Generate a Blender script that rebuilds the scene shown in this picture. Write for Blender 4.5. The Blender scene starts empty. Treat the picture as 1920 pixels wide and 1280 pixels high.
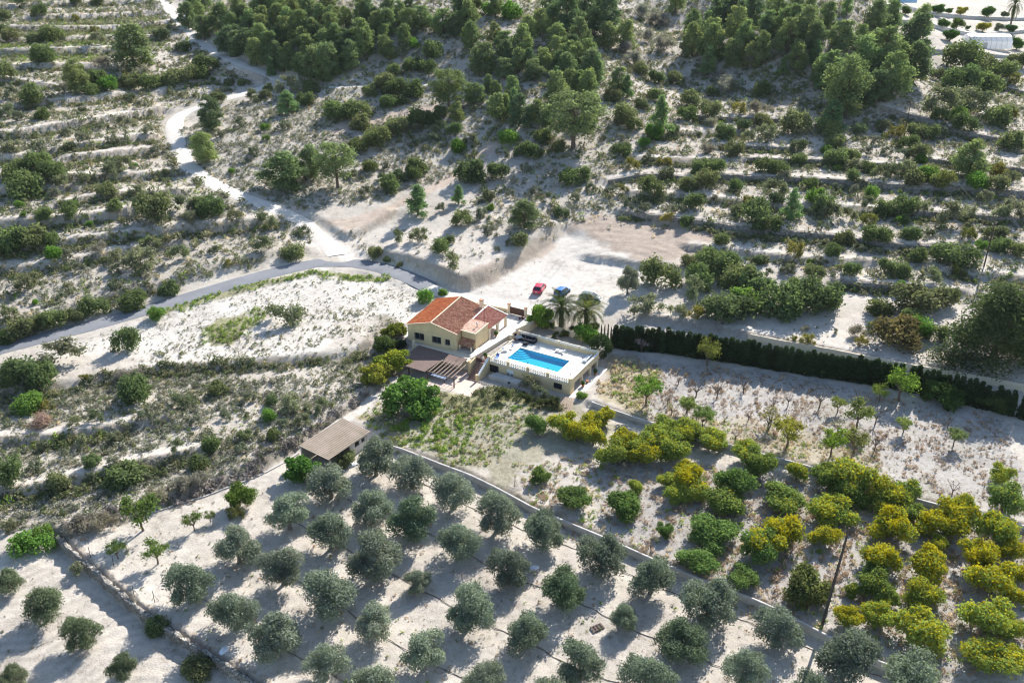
import bpy, bmesh, math, random
import numpy as np
from mathutils import Vector, Matrix

scene = bpy.context.scene
scene.render.engine = 'CYCLES'
COL = scene.collection
R = math.radians
rnd = random.Random(7)
rng = np.random.default_rng(7)

# ------------------------------------------------------------------ camera, sky, sun, exposure
CAM_H, PITCH, FPX = 85.0, R(27.4), 1740.0
cam = bpy.data.cameras.new('camera')
cam.sensor_width = 36.0
cam.lens = FPX / 1920 * 36.0
cam.clip_start, cam.clip_end = 1.0, 6000.0
camo = bpy.data.objects.new('camera', cam)
COL.objects.link(camo)
camo.location = (0, 0, CAM_H)
camo.rotation_euler = (math.pi / 2 - PITCH, 0, 0)
scene.camera = camo

SUN_AZ, SUN_EL = R(60), R(34)          # azimuth counted from +X towards +Y
world = bpy.data.worlds.new('World')
scene.world = world
world.use_nodes = True
wn = world.node_tree.nodes
sky = wn.new('ShaderNodeTexSky')
sky.sky_type = 'NISHITA'
sky.sun_disc = False
sky.sun_elevation = SUN_EL
sky.sun_rotation = math.pi / 2 - SUN_AZ
sky.altitude = 300
sky.air_density, sky.dust_density = 1.0, 0.6
wn['Background'].inputs['Strength'].default_value = 0.12
world.node_tree.links.new(sky.outputs[0], wn['Background'].inputs['Color'])
sun = bpy.data.lights.new('sun', 'SUN')
sun.energy = 4.8
sun.angle = R(0.53)
sun.color = (1.0, 0.965, 0.925)
suno = bpy.data.objects.new('sun', sun)
COL.objects.link(suno)
sdir = Vector((math.cos(SUN_AZ) * math.cos(SUN_EL), math.sin(SUN_AZ) * math.cos(SUN_EL), math.sin(SUN_EL)))
suno.rotation_euler = sdir.to_track_quat('Z', 'Y').to_euler()
suno.location = (100, 200, 200)
vs = scene.view_settings
vs.view_transform, vs.look, vs.gamma, vs.use_curve_mapping = 'Standard', 'None', 1.0, False
scene.cycles.pixel_filter_type = 'BLACKMAN_HARRIS'
scene.cycles.filter_width = 1.15
scene.cycles.use_denoising = True
vs.exposure = 0.98

# ------------------------------------------------------------------ numpy helpers
def rays(px, py):
    u = (np.asarray(px, float) - 960) / FPX
    v = (np.asarray(py, float) - 640) / FPX
    c, s = math.cos(PITCH), math.sin(PITCH)
    return u, c - v * s, -s - v * c

def at_z(px, py, z):
    dx, dy, dz = rays(px, py)
    t = (z - CAM_H) / dz
    return np.stack([dx * t, dy * t, np.broadcast_to(np.asarray(z, float), np.shape(dx * t))], -1)

def project(P):
    P = np.asarray(P, float)
    c, s = math.cos(PITCH), math.sin(PITCH)
    z = P[..., 2] - CAM_H
    Z = P[..., 1] * c - z * s
    Y = P[..., 1] * s + z * c
    return 960 + FPX * P[..., 0] / Z, 640 - FPX * Y / Z, Z

def vnoise(x, y, seed=0):
    xi, yi = np.floor(x).astype(np.int64), np.floor(y).astype(np.int64)
    fx, fy = x - xi, y - yi
    fx, fy = fx * fx * (3 - 2 * fx), fy * fy * (3 - 2 * fy)
    def h(a, b):
        n = (a * 374761393 + b * 668265263 + seed * 974634777) & 0x7fffffff
        n = ((n ^ (n >> 13)) * 1274126177) & 0x7fffffff
        return ((n ^ (n >> 16)) & 0xffff) / 65535.0
    a = h(xi, yi); b = h(xi + 1, yi); c = h(xi, yi + 1); d = h(xi + 1, yi + 1)
    return (a * (1 - fx) + b * fx) * (1 - fy) + (c * (1 - fx) + d * fx) * fy

def fbm(x, y, scale, octv=4, seed=0):
    s, a, t = 0, 1.0, 0
    x, y = x / scale, y / scale
    for k in range(octv):
        s = s + a * vnoise(x, y, seed + k * 17); t += a
        a *= .5; x = x * 2.03 + 11.3; y = y * 2.03 + 5.7
    return s / t

def smooth(e0, e1, x):
    t = np.clip((x - e0) / (e1 - e0), 0, 1)
    return t * t * (3 - 2 * t)

def near_poly(x, y, P):
    """distance, signed side (+ = left of the direction of travel), index+fraction along polyline P"""
    best = np.full(x.shape, 1e9); side = np.zeros(x.shape); par = np.zeros(x.shape); over = np.zeros(x.shape)
    n = len(P) - 1
    for k in range(n):
        ax, ay = P[k][:2]; bx, by = P[k + 1][:2]
        dx, dy = bx - ax, by - ay
        L2 = dx * dx + dy * dy + 1e-9
        tr = ((x - ax) * dx + (y - ay) * dy) / L2
        t = np.clip(tr, 0, 1)
        d = np.hypot(x - ax - t * dx, y - ay - t * dy)
        cr = (dx * (y - ay) - dy * (x - ax))
        m = d < best
        best = np.where(m, d, best); side = np.where(m, np.sign(cr), side); par = np.where(m, k + t, par)
        ov = np.zeros(x.shape)
        if k == 0: ov = np.maximum(ov, -tr * math.sqrt(L2))
        if k == n - 1: ov = np.maximum(ov, (tr - 1) * math.sqrt(L2))
        over = np.where(m, ov, over)
    return best, side, par, over

def inside(x, y, P):
    r = np.zeros(x.shape, bool)
    n = len(P); j = n - 1
    for i in range(n):
        xi, yi = P[i][:2]; xj, yj = P[j][:2]
        c = ((yi > y) != (yj > y)) & (x < (xj - xi) * (y - yi) / (yj - yi + 1e-12) + xi)
        r ^= c; j = i
    return r

# ------------------------------------------------------------------ terrain heights
CTRL = """960 1270 -1.5;600 1000 -1.0;350 1080 -1.3;800 900 -.7;1400 1210 -1.0;1800 1295 -.6;1100 1100 -.9
50 1200 -2.4;300 1290 -2.4;60 1090 -2.0
900 820 .0;1100 900 0;1300 1000 0;1700 1180 -.1;1900 1100 .2;1200 850 .2
1250 740 .4;1500 800 .8;1850 880 1.1;1650 900 .8
1200 660 .8;1500 700 1.2;1850 775 1.6;1300 610 2.4;1550 640 2.8;1850 700 3.2;1700 600 4.2;1450 580 3.4
960 575 2.3;1050 545 3;1000 530 3;1150 520 3.2;1150 570 2.6;1060 625 1.4;1100 640 .9
800 470 5.2;870 490 5.0;800 540 2.7;700 497 3.4;620 487 3.7;450 530 3.3;250 590 2.6;50 645 2
600 560 2.3;450 610 1.7;700 570 2.2;300 640 1.2;720 640 1.4;650 620 1.7
300 800 .5;100 900 -.3;500 750 .8;600 720 1.0;50 800 .3;250 900 -.1;660 700 .9;-100 900 -.3;-200 700 1
300 500 5.5;100 550 4;500 470 5.2;450 440 6.4;100 470 7.5;300 400 10;100 300 15;300 250 16;100 150 22;250 80 26;50 20 30
610 450 4.3;700 390 6.8;850 310 10;480 270 15;430 360 11;420 350 10;330 270 13.5;310 215 15.5;420 180 18;520 150 20;430 110 22;370 80 24;320 20 28
800 420 6.5;950 380 8.6;1000 430 6.8;1190 440 6.2;1100 330 11;1300 470 6.0;1300 400 8.6;1300 300 12.5;1500 350 11;1700 400 9.5;1850 450 8.2;1600 500 6.3;1400 520 4.8
1850 330 12;1500 250 14.5;1700 250 13.5;1850 200 15;1850 80 17;1850 10 19;1700 130 18
1500 150 22;1450 60 33;1600 80 30;1620 150 23;1560 0 38;1500 210 17;1350 60 26;1300 150 18.5;1250 60 24
1050 100 28;1020 200 20;1050 250 15.5;950 60 33;800 60 33;700 100 28;850 160 21.5;780 210 17.5;620 60 32;500 90 27.5;450 40 30;650 170 20.5;930 290 12.5;1150 30 31
600 -60 43;1000 -60 42;1500 -60 46;1850 -60 22;100 -60 39;1200 -60 40;2050 -60 22;2100 100 18;2100 300 13;2100 600 5;2100 900 1.5;-200 300 14;-200 60 26"""
_c = np.array([[float(v) for v in l.split()] for r in CTRL.split('\n') for l in r.split(';')])
_w = at_z(_c[:, 0], _c[:, 1], _c[:, 2])
_far = np.array([[-400, 900, 70], [0, 900, 85], [400, 900, 60], [0, 40, -3], [-120, 40, -4], [120, 40, -2], [-330, 400, 25], [360, 400, 19], [-250, 200, 6], [280, 200, 4], [450, 650, 30], [-450, 600, 45]], float)
_w = np.vstack([_w, _far])
def tps_fit(P, lam):
    S = 100.0
    A = P[:, :2] / S
    n = len(P)
    r = np.hypot(A[:, None, 0] - A[None, :, 0], A[:, None, 1] - A[None, :, 1])
    K = np.where(r > 0, r * r * np.log(r + 1e-12), 0) + lam * np.eye(n)
    Q = np.c_[np.ones(n), A]
    M = np.block([[K, Q], [Q.T, np.zeros((3, 3))]])
    sol = np.linalg.solve(M, np.r_[P[:, 2], 0, 0, 0])
    def ev(x, y):
        x = x / S; y = y / S
        z = sol[n] + sol[n + 1] * x + sol[n + 2] * y
        for k in range(n):
            rr = (x - A[k, 0]) ** 2 + (y - A[k, 1]) ** 2
            z = z + sol[k] * .5 * rr * np.log(rr + 1e-12)
        return z
    return ev
_tps = tps_fit(_w, 0.004)
GS = 0.75
GX = np.arange(-360, 360.1, GS); GY = np.arange(30, 780.1, GS)
cx = np.arange(-366, 366.1, 3.0); cy = np.arange(24, 787, 3.0)
_cz = _tps(*np.meshgrid(cx, cy))
def up(cz, X, Y):
    fx = (X - cx[0]) / 3.0; fy = (Y - cy[0]) / 3.0
    ix = np.clip(fx.astype(int), 0, len(cx) - 2); iy = np.clip(fy.astype(int), 0, len(cy) - 2)
    fx = fx - ix; fy = fy - iy
    return (cz[iy, ix] * (1 - fx) + cz[iy, ix + 1] * fx) * (1 - fy) + (cz[iy + 1, ix] * (1 - fx) + cz[iy + 1, ix + 1] * fx) * fy
XX, YY = np.meshgrid(GX, GY)
HG = up(_cz, XX, YY)

def height(x, y):
    x = np.asarray(x, float); y = np.asarray(y, float)
    fx = np.clip((x - GX[0]) / GS, 0, len(GX) - 1.001); fy = np.clip((y - GY[0]) / GS, 0, len(GY) - 1.001)
    ix = fx.astype(int); iy = fy.astype(int); fx = fx - ix; fy = fy - iy
    return (HG[iy, ix] * (1 - fx) + HG[iy, ix + 1] * fx) * (1 - fy) + (HG[iy + 1, ix] * (1 - fx) + HG[iy + 1, ix + 1] * fx) * fy

def at(px, py, h=0.0):
    """where the sight line through a pixel of the 1920x1280 photograph comes within h of the ground"""
    px = np.atleast_1d(np.asarray(px, float)); py = np.atleast_1d(np.asarray(py, float))
    h = np.broadcast_to(np.asarray(h, float), px.shape)
    dx, dy, dz = rays(px, py)
    ex, ez = dx / dy, dz / dy
    ys = np.arange(50, 775, 0.75)[None]
    f = CAM_H + ez[:, None] * ys - height(ex[:, None] * ys, np.broadcast_to(ys, (len(ex), ys.shape[1]))) - h[:, None]
    k = np.argmax(f <= 0, axis=1); k = np.where((f <= 0).any(1), k, ys.shape[1] - 1)
    hi = ys[0][k]; lo = hi - .75
    for _ in range(12):
        mid = (lo + hi) / 2
        f = CAM_H + ez * mid - height(ex * mid, mid) - h
        hi = np.where(f <= 0, mid, hi); lo = np.where(f > 0, mid, lo)
    return np.stack([ex * hi, hi, CAM_H + ez * hi - h], -1)

def box_ix(P, pad):
    P = np.asarray(P)
    i0 = np.searchsorted(GX, P[:, 0].min() - pad); i1 = np.searchsorted(GX, P[:, 0].max() + pad)
    j0 = np.searchsorted(GY, P[:, 1].min() - pad); j1 = np.searchsorted(GY, P[:, 1].max() + pad)
    return slice(j0, j1), slice(i0, i1)

def terrace(P, d, L=9.0, rise=0.5, fade=4.0):
    """raise the ground on the far (uphill) side of P by d/2 and drop it by d/2 on the near side, dying away over L"""
    s = box_ix(P, L * 3)
    x, y = XX[s], YY[s]
    dist, side, par, over = near_poly(x, y, P)
    if P[-1][0] < P[0][0]: side = -side
    sd = dist * side
    prof = np.clip(sd / rise, -1, 1) * np.exp(-np.maximum(dist - rise, 0) / L) * .5
    prof = prof * (1 - smooth(0, fade, over))
    HG[s] += d * prof

def carve(P, hw, blend, lower=0.0):
    s = box_ix(P, hw + blend + 1)
    x, y = XX[s], YY[s]
    dist, side, par, over = near_poly(x, y, P)
    zz = np.interp(par, np.arange(len(P)), P[:, 2])
    w = 1 - smooth(hw, hw + blend, dist)
    HG[s] = HG[s] * (1 - w) + (zz - lower) * w

def resample(P, step):
    P = np.asarray(P, float)
    # Catmull-Rom through the points, then even steps
    Q = np.vstack([2 * P[0] - P[1], P, 2 * P[-1] - P[-2]])
    out = []
    for k in range(1, len(Q) - 2):
        for t in np.linspace(0, 1, 12, endpoint=False):
            a, b, c, d = Q[k - 1], Q[k], Q[k + 1], Q[k + 2]
            out.append(.5 * (2 * b + (c - a) * t + (2 * a - 5 * b + 4 * c - d) * t * t + (3 * b - a - 3 * c + d) * t ** 3))
    out.append(P[-1]); out = np.array(out)
    s = np.r_[0, np.cumsum(np.hypot(*np.diff(out[:, :2], axis=0).T))]
    n = max(2, int(s[-1] / step) + 1)
    ss = np.linspace(0, s[-1], n)
    return np.stack([np.interp(ss, s, out[:, k]) for k in range(3)], -1)

def pts(txt, h=0.0):
    a = np.array([[float(v) for v in p.split(',')] for p in txt.split()])
    return at(a[:, 0], a[:, 1], h)

# the frame of the pool block and of the house (measured in the photograph)
O0 = np.array([-4.58, 151.73])
UA = R(-30)
Uv = np.array([math.cos(UA), math.sin(UA)]); Vv = np.array([-math.sin(UA), math.cos(UA)])
def uv(u, v, z=0.0): return np.array([*(O0 + Uv * u + Vv * v), z])
HA = R(-23.5)
HO = O0 + Uv * -18.1 + Vv * 0.1

# terraces, banks and retaining walls: polylines in the photograph
TERR = {
 'wall_olive': ("738,838 893,900 1000,955 1130,1010 1290,1080 1420,1130 1530,1185 1640,1240 1760,1290", 1.1, 6, .3),
 'wall_lemon': ("1110,757 1205,790 1370,838 1530,882 1700,935 1900,985 1990,1010", 1.0, 6, .3),
 'wall_dry': ("112,1005 150,1045 200,1090 270,1150 330,1190 420,1245 470,1278 540,1320", 1.3, 7, .3),
 'bank_ditch': ("100,1000 200,975 300,940 420,895 520,855 600,790 690,735", 1.0, 6, .9),
 'wall_hedge': ("1215,598 1330,618 1420,636 1560,662 1700,688 1900,725 2000,745", 1.5, 6, .4),
 'bank_road': ("700,490 760,503 800,521 850,533 900,522 950,496 1000,462 1050,430", 2.4, 8, 1.6),
 'bank_left': ("-300,715 0,622 100,592 200,560 300,533 400,507 500,481 560,466", 1.4, 7, 1.2),
 'bank_plough': ("578,424 620,442 665,440 735,402", 1.5, 6, .9),
 'bank_plot': ("1103,482 1150,488 1207,499 1260,502", 1.2, 7, .7),
 'bank_mid': ("-20,742 127,722 287,697 450,685 633,667 690,650", 1.2, 8, 1.0),
 't1': ("1345,273 1420,280 1490,284", 1.2, 9, .3),
 't2': ("1340,333 1470,338 1600,345 1680,352 1800,357 1930,367", 1.5, 9, .3),
 't3': ("1650,205 1720,225 1800,250 1870,266", 1.6, 9, .3),
 't4': ("1140,342 1210,331 1290,336", .9, 8, .4),
 't5': ("1165,398 1240,410 1400,432 1560,447 1690,464 1760,468", 1.2, 9, .3),
 't7': ("1573,530 1640,536 1720,545 1800,548", 1.3, 8, .3),
 't9': ("1300,223 1400,226 1467,228", 1.0, 8, .3),
 'l16': ("345,345 420,395 500,440" , .0, 8, .5), 'l17': ("-320,92 -10,78 90,76 200,72 330,70", 1.5, 7, .45), 'l18': ("-320,164 -10,150 60,160 130,163 260,150", 1.3, 8, .45), 'l19': ("-320,314 -10,300 60,292 140,280 300,258", 1.4, 8, .45), 'l20': ("110,385 220,368 330,360", 1.3, 8, .45),
 'l21': ("300,175 380,150 440,150", 1.2, 7, .45), 'l22': ("-320,519 -10,505 100,495 220,470 330,455", 1.1, 8, .45),
 't11': ("1490,180 1560,188 1620,195", .0, 8, .4), 't12': ("1180,300 1290,305 1340,303", 1.0, 8, .3), 't13': ("1400,300 1520,305 1640,312 1740,320", 1.2, 8, .3), 't14': ("1180,365 1330,375 1480,388 1650,395", 1.1, 8, .3), 't15': ("1700,400 1800,405 1930,415", 1.2, 8, .3), 't16': ("1290,462 1420,478 1540,490 1640,495", 1.0, 8, .3), 't17': ("1760,510 1860,520 1960,530", 1.1, 8, .3), 't18': ("1210,255 1330,250 1400,255", 1.0, 8, .3), 't19': ("1720,300 1820,312 1930,325", 1.2, 8, .3),
 't10': ("1885,166 1930,178 1990,190", 1.2, 8, .3),
 'l1': ("60,35 160,32 290,25", 1.9, 8, .45), 'l2': ("-320,68 -10,54 110,55 210,53 330,40", 1.9, 8, .45),
 'l3': ("-320,113 -10,99 110,98 215,95 260,96", 2.0, 8, .45), 'l4': ("25,128 117,125 200,128", 1.6, 8, .45),
 'l5': ("40,200 140,190 230,178", 1.6, 8, .45), 'l6': ("-320,272 -10,258 70,246 150,233 300,208", 2.0, 9, .45),
 'l7': ("125,298 200,290 290,281", 1.6, 8, .45), 'l8': ("60,342 180,336 310,328", 1.6, 8, .45),
 'l9': ("-320,438 -10,424 70,418 160,412 260,396", 1.9, 8, .45), 'l10': ("-320,29 -10,15 120,8 290,0", 1.6, 8, .45),
 'l11': ("-320,484 -10,470 120,455 280,440 420,425 520,415", 1.4, 8, .45), 'l12': ("-320,374 -10,360 60,355 140,352", 1.4, 8, .45),
 'l13': ("340,135 430,140 480,150", 1.4, 8, .45), 'l14': ("-320,844 -10,830 120,820 300,790", 1.1, 8, .45), 'l15': ("-320,939 -10,925 120,905 270,870 380,850", 1.2, 8, .45),
 'r1': ("1640,20 1760,28 1930,36", 1.4, 7, .3), 'r2': ("1640,48 1760,52 1930,58", 1.2, 7, .3), 'r3': ("1660,95 1800,98 1930,108", 1.0, 7, .3),
}
TP = {k: resample(pts(v[0]), 2.0) for k, v in TERR.items()}
for k, v in TERR.items(): terrace(TP[k], v[1] * (1.25 if k[0] in 'lt' else 1), v[2], v[3])

def band(Q, w, off=0.0):
    Q = Q[::3] if len(Q) > 12 else Q
    if Q[-1][0] < Q[0][0]: Q = Q[::-1]
    d = np.gradient(Q[:, :2], axis=0); d /= np.hypot(d[:, 0], d[:, 1])[:, None]; n = np.stack([-d[:, 1], d[:, 0]], -1)
    return np.vstack([Q[:, :2] + n * (off + w), (Q[:, :2] + n * (off - w))[::-1]])
# roads and tracks
ROADS = {
 'road': (resample(pts("-420,790 -200,722 -60,676 0,654 100,628 200,602 300,573 400,543 470,522 540,504 590,494 630,491 680,495 730,506 775,523 805,538"), 1.5), 2.35),
 'driveway': (resample(pts("800,536 850,556 905,565 950,572 985,580"), 1.5), 2.1),
 'dirt_track': (resample(pts("632,479 620,462 598,442 560,412 500,385 440,362 390,338 355,310 335,275 325,240 340,215 400,192 455,177 500,163 522,150 495,135 450,118 405,98 375,80 350,55 325,28 300,-5 280,-40"), 2.0), 2.3),
 'far_path': (resample(pts("520,150 580,160 640,164 700,160 770,158 810,160"), 2.0), 1.2),
}
for k, (P, w) in ROADS.items():
    for _ in range(3): P[1:-1, 2] = (P[:-2, 2] + P[1:-1, 2] * 2 + P[2:, 2]) / 4
    carve(P, w + .4, 2.5, 0.06)
# level ground under the house, the pool block and the yard
def flatten(poly, z, blend):
    P = np.array(poly); s = box_ix(P, blend + 1)
    x, y = XX[s], YY[s]
    d, _, _, _ = near_poly(x, y, np.vstack([P, P[:1]]))
    d = np.where(inside(x, y, P), 0, d)
    w = 1 - smooth(0, blend, d)
    HG[s] = HG[s] * (1 - w) + z * w
def furrow(poly, wave, amp, centre=None, ang=0.0):
    P = pts(poly)[:, :2]; s = box_ix(P, 2)
    x, y = XX[s], YY[s]; d, _, _, _ = near_poly(x, y, np.vstack([P, P[:1]])); d = np.where(inside(x, y, P), d, 0)
    q = np.hypot(x - centre[0], y - centre[1]) if centre is not None else x * math.cos(ang) + y * math.sin(ang)
    HG[s] += amp * np.sin(2 * math.pi * q / wave + 3 * fbm(x, y, 9, 2, 8)) * smooth(0, 3, d)
def uvpoly(*q): return [uv(*p)[:2] for p in q]
flatten(uvpoly((-20.5, .5), (-3, .5), (-1.2, 12), (-.4, 20.5), (-8, 20.8), (-21, 19.2)), 1.95, 3.0)
flatten(uvpoly((-.6, 13), (20, 13), (20, 19), (-.2, 19)), .9, 4.0)
flatten(uvpoly((-14, -10), (2.5, -10), (2.5, .3), (-14, .3)), -0.06, .9)
flatten(uvpoly((0, -4), (20, -4), (20, 12.2), (0, 12.2)), -0.05, .9)
flatten(uvpoly((-12, -41), (-3, -41), (-2, -29), (-11, -29)), -.75, 3.0)
HG += (fbm(XX, YY, 6.0, 3, 3) - .5) * .35 * smooth(1.5, 6, np.minimum(near_poly(XX, YY, ROADS['road'][0][::6])[0], near_poly(XX, YY, ROADS['dirt_track'][0][::6])[0])) * (1 - smooth(22, 10, np.hypot(XX - 2, YY - 156)))

furrow("-150,1080 60,1060 230,1150 330,1210 440,1275 460,1330 -150,1330", 2.3, .06, at(250, 1330)[0])
furrow("1045,432 1120,402 1260,412 1340,447 1300,478 1200,490 1060,470", 3.0, .06, at(1150, 520)[0])
furrow("610,422 700,397 780,362 860,322 900,300 880,325 800,365 740,400 660,436", 3.0, .10, None, 2.1)
# ------------------------------------------------------------------ mesh builder and tagging
class MB:
    def __init__(self): self.v = []; self.f = []
    def add(self, vs, fs):
        b = len(self.v); self.v += [tuple(map(float, p)) for p in vs]; self.f += [tuple(b + i for i in f) for f in fs]; return self
    def hexa(self, p):          # 8 points: 4 bottom (ccw), 4 top
        return self.add(p, [(3, 2, 1, 0), (4, 5, 6, 7), (0, 1, 5, 4), (1, 2, 6, 5), (2, 3, 7, 6), (3, 0, 4, 7)])
    def box(self, x0, y0, z0, x1, y1, z1):
        return self.hexa([(x0, y0, z0), (x1, y0, z0), (x1, y1, z0), (x0, y1, z0), (x0, y0, z1), (x1, y0, z1), (x1, y1, z1), (x0, y1, z1)])
    def beam(self, a, b, w, h):  # a bar from a to b, w wide, h high, its top centre line on a-b
        a, b = Vector(a), Vector(b); d = (b - a).normalized()
        s = d.cross(Vector((0, 0, 1))); s = s.normalized() if s.length > 1e-4 else Vector((1, 0, 0)); n = s.cross(d)
        s = s * (w / 2); n = n * h
        return self.hexa([a - s - n, b - s - n, b + s - n, a + s - n, a - s, b - s, b + s, a + s])
    def prism(self, poly, z0, z1):
        n = len(poly)
        z0 = [z0] * n if np.isscalar(z0) else z0; z1 = [z1] * n if np.isscalar(z1) else z1
        vs = [(p[0], p[1], z0[i]) for i, p in enumerate(poly)] + [(p[0], p[1], z1[i]) for i, p in enumerate(poly)]
        return self.add(vs, [tuple(range(n - 1, -1, -1)), tuple(range(n, 2 * n))] + [(i, (i + 1) % n, n + (i + 1) % n, n + i) for i in range(n)])
    def tube(self, path, rad, seg=7, cap=True):
        path = [Vector(p) for p in path]; n = len(path)
        rad = [rad] * n if np.isscalar(rad) else rad
        vs = []; up_ = Vector((0.31, 0.17, 0.93)).normalized()
        for i, p in enumerate(path):
            d = (path[min(i + 1, n - 1)] - path[max(i - 1, 0)]).normalized()
            r = up_ if abs(d.dot(up_)) < .95 else Vector((1, 0, 0))
            a = d.cross(r).normalized(); b = d.cross(a)
            vs += [p + (a * math.cos(2 * math.pi * k / seg) + b * math.sin(2 * math.pi * k / seg)) * rad[i] for k in range(seg)]
        fs = [(i * seg + k, i * seg + (k + 1) % seg, (i + 1) * seg + (k + 1) % seg, (i + 1) * seg + k) for i in range(n - 1) for k in range(seg)]
        if cap: fs += [tuple(range(seg - 1, -1, -1)), tuple(range((n - 1) * seg, n * seg))]
        return self.add(vs, fs)
    def lathe(self, prof, seg=14, c=(0, 0, 0)):
        vs = [(c[0] + r * math.cos(2 * math.pi * k / seg), c[1] + r * math.sin(2 * math.pi * k / seg), c[2] + z) for r, z in prof for k in range(seg)]
        n = len(prof)
        fs = [(i * seg + k, i * seg + (k + 1) % seg, (i + 1) * seg + (k + 1) % seg, (i + 1) * seg + k) for i in range(n - 1) for k in range(seg)]
        return self.add(vs, fs + [tuple(range(seg - 1, -1, -1)), tuple(range((n - 1) * seg, n * seg))])
    def mesh(self, name, mat, smooth_=False):
        me = bpy.data.meshes.new(name)
        me.from_pydata(self.v, [], self.f); me.update()
        bm = bmesh.new(); bm.from_mesh(me); bmesh.ops.recalc_face_normals(bm, faces=bm.faces); bm.to_mesh(me); bm.free()
        if mat: me.materials.append(mat)
        if smooth_: me.polygons.foreach_set('use_smooth', [True] * len(me.polygons))
        return me
    def build(self, name, mat, parent=None, loc=None, rz=None, smooth_=False, bevel=0):
        o = bpy.data.objects.new(name, self.mesh(name, mat, smooth_))
        COL.objects.link(o)
        if parent: o.parent = parent
        if loc is not None: o.location = loc
        if rz is not None: o.rotation_euler = (0, 0, rz)
        if bevel:
            b = o.modifiers.new('bevel', 'BEVEL'); b.width = bevel; b.segments = 2; b.limit_method = 'ANGLE'
        return o

def tag(o, label=None, cat=None, group=None, kind=None):
    if label: o['label'] = label
    if cat: o['category'] = cat
    if group: o['group'] = group
    if kind: o['kind'] = kind
    return o

def empty(name, loc, rz=0, label=None, cat=None, group=None):
    o = bpy.data.objects.new(name, None); COL.objects.link(o)
    o.empty_display_size = .5
    o.location = loc; o.rotation_euler = (0, 0, rz)
    return tag(o, label, cat, group)

def fast_mesh(name, V, F, mat, attr=None):
    """quads from numpy arrays; attr = dict of per-vertex float arrays or (n,4) colours"""
    me = bpy.data.meshes.new(name)
    nv, nf = len(V), len(F); k = F.shape[1]
    me.vertices.add(nv); me.vertices.foreach_set('co', np.ascontiguousarray(V, np.float32).ravel())
    me.loops.add(nf * k); me.loops.foreach_set('vertex_index', np.ascontiguousarray(F, np.int32).ravel())
    me.polygons.add(nf)
    me.polygons.foreach_set('loop_start', np.arange(0, nf * k, k, dtype=np.int32))
    me.update(calc_edges=True)
    for n, a in (attr or {}).items():
        if a.ndim == 1:
            at_ = me.attributes.new(n, 'FLOAT', 'POINT'); at_.data.foreach_set('value', a.astype(np.float32))
        else:
            at_ = me.attributes.new(n, 'FLOAT_COLOR', 'POINT'); at_.data.foreach_set('color', a.astype(np.float32).ravel())
    if mat: me.materials.append(mat)
    return me

# ------------------------------------------------------------------ materials
class NT:
    def __init__(self, name):
        self.m = bpy.data.materials.new(name); self.m.use_nodes = True
        self.t = self.m.node_tree; self.n = self.t.nodes; self.b = self.n['Principled BSDF']; self.out = self.n['Material Output']
    def new(self, typ, **kw):
        x = self.n.new(typ)
        for k, v in kw.items(): setattr(x, k, v)
        return x
    def link(self, a, b): self.t.links.new(a, b)
    def setin(self, node, **kw):
        for k, v in kw.items():
            s = node.inputs[k.replace('_', ' ')] if not k.isdigit() else node.inputs[int(k)]
            if hasattr(v, 'is_output') or isinstance(v, bpy.types.NodeSocket): self.link(v, s)
            else: s.default_value = v
        return node
    def noise(self, scale, detail=4, rough=.6, vec=None, dim='3D'):
        x = self.new('ShaderNodeTexNoise'); x.inputs['Scale'].default_value = scale; x.inputs['Detail'].default_value = detail; x.inputs['Roughness'].default_value = rough
        if vec is not None: self.link(vec, x.inputs['Vector'])
        return x.outputs['Fac']
    def ramp(self, fac, *stops):
        x = self.new('ShaderNodeValToRGB'); e = x.color_ramp.elements
        while len(e) < len(stops): e.new(.5)
        for i, (p, c) in enumerate(stops): e[i].position = p; e[i].color = (*c, 1) if len(c) == 3 else c
        self.link(fac, x.inputs['Fac']); return x.outputs['Color']
    def mix(self, fac, a, b, blend='MIX'):
        x = self.new('ShaderNodeMix', data_type='RGBA', blend_type=blend)
        for s, v in ((x.inputs['Factor'], fac), (x.inputs['A'], a), (x.inputs['B'], b)) if False else ((x.inputs[0], fac), (x.inputs[6], a), (x.inputs[7], b)):
            if isinstance(v, bpy.types.NodeSocket): self.link(v, s)
            elif isinstance(v, (tuple, list)): s.default_value = (*v, 1) if len(v) == 3 else v
            else: s.default_value = v
        return x.outputs[2]
    def math(self, op, a, b=0.0, c=None, clamp=False):
        x = self.new('ShaderNodeMath', operation=op, use_clamp=clamp)
        for i, v in enumerate((a, b) if c is None else (a, b, c)):
            if isinstance(v, bpy.types.NodeSocket): self.link(v, x.inputs[i])
            else: x.inputs[i].default_value = v
        return x.outputs[0]
    def coord(self, which='Object'):
        return self.new('ShaderNodeTexCoord').outputs[which]
    def geo(self): return self.new('ShaderNodeNewGeometry').outputs['Position']
    def bump(self, h, strength=.4, dist=.1):
        x = self.new('ShaderNodeBump'); x.inputs['Strength'].default_value = strength; x.inputs['Distance'].default_value = dist
        self.link(h, x.inputs['Height']); self.link(x.outputs['Normal'], self.b.inputs['Normal'])
    def col(self, c):
        if isinstance(c, bpy.types.NodeSocket): self.link(c, self.b.inputs['Base Color'])
        else: self.b.inputs['Base Color'].default_value = (*c, 1)
    def rough(self, r): self.b.inputs['Roughness'].default_value = r

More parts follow.
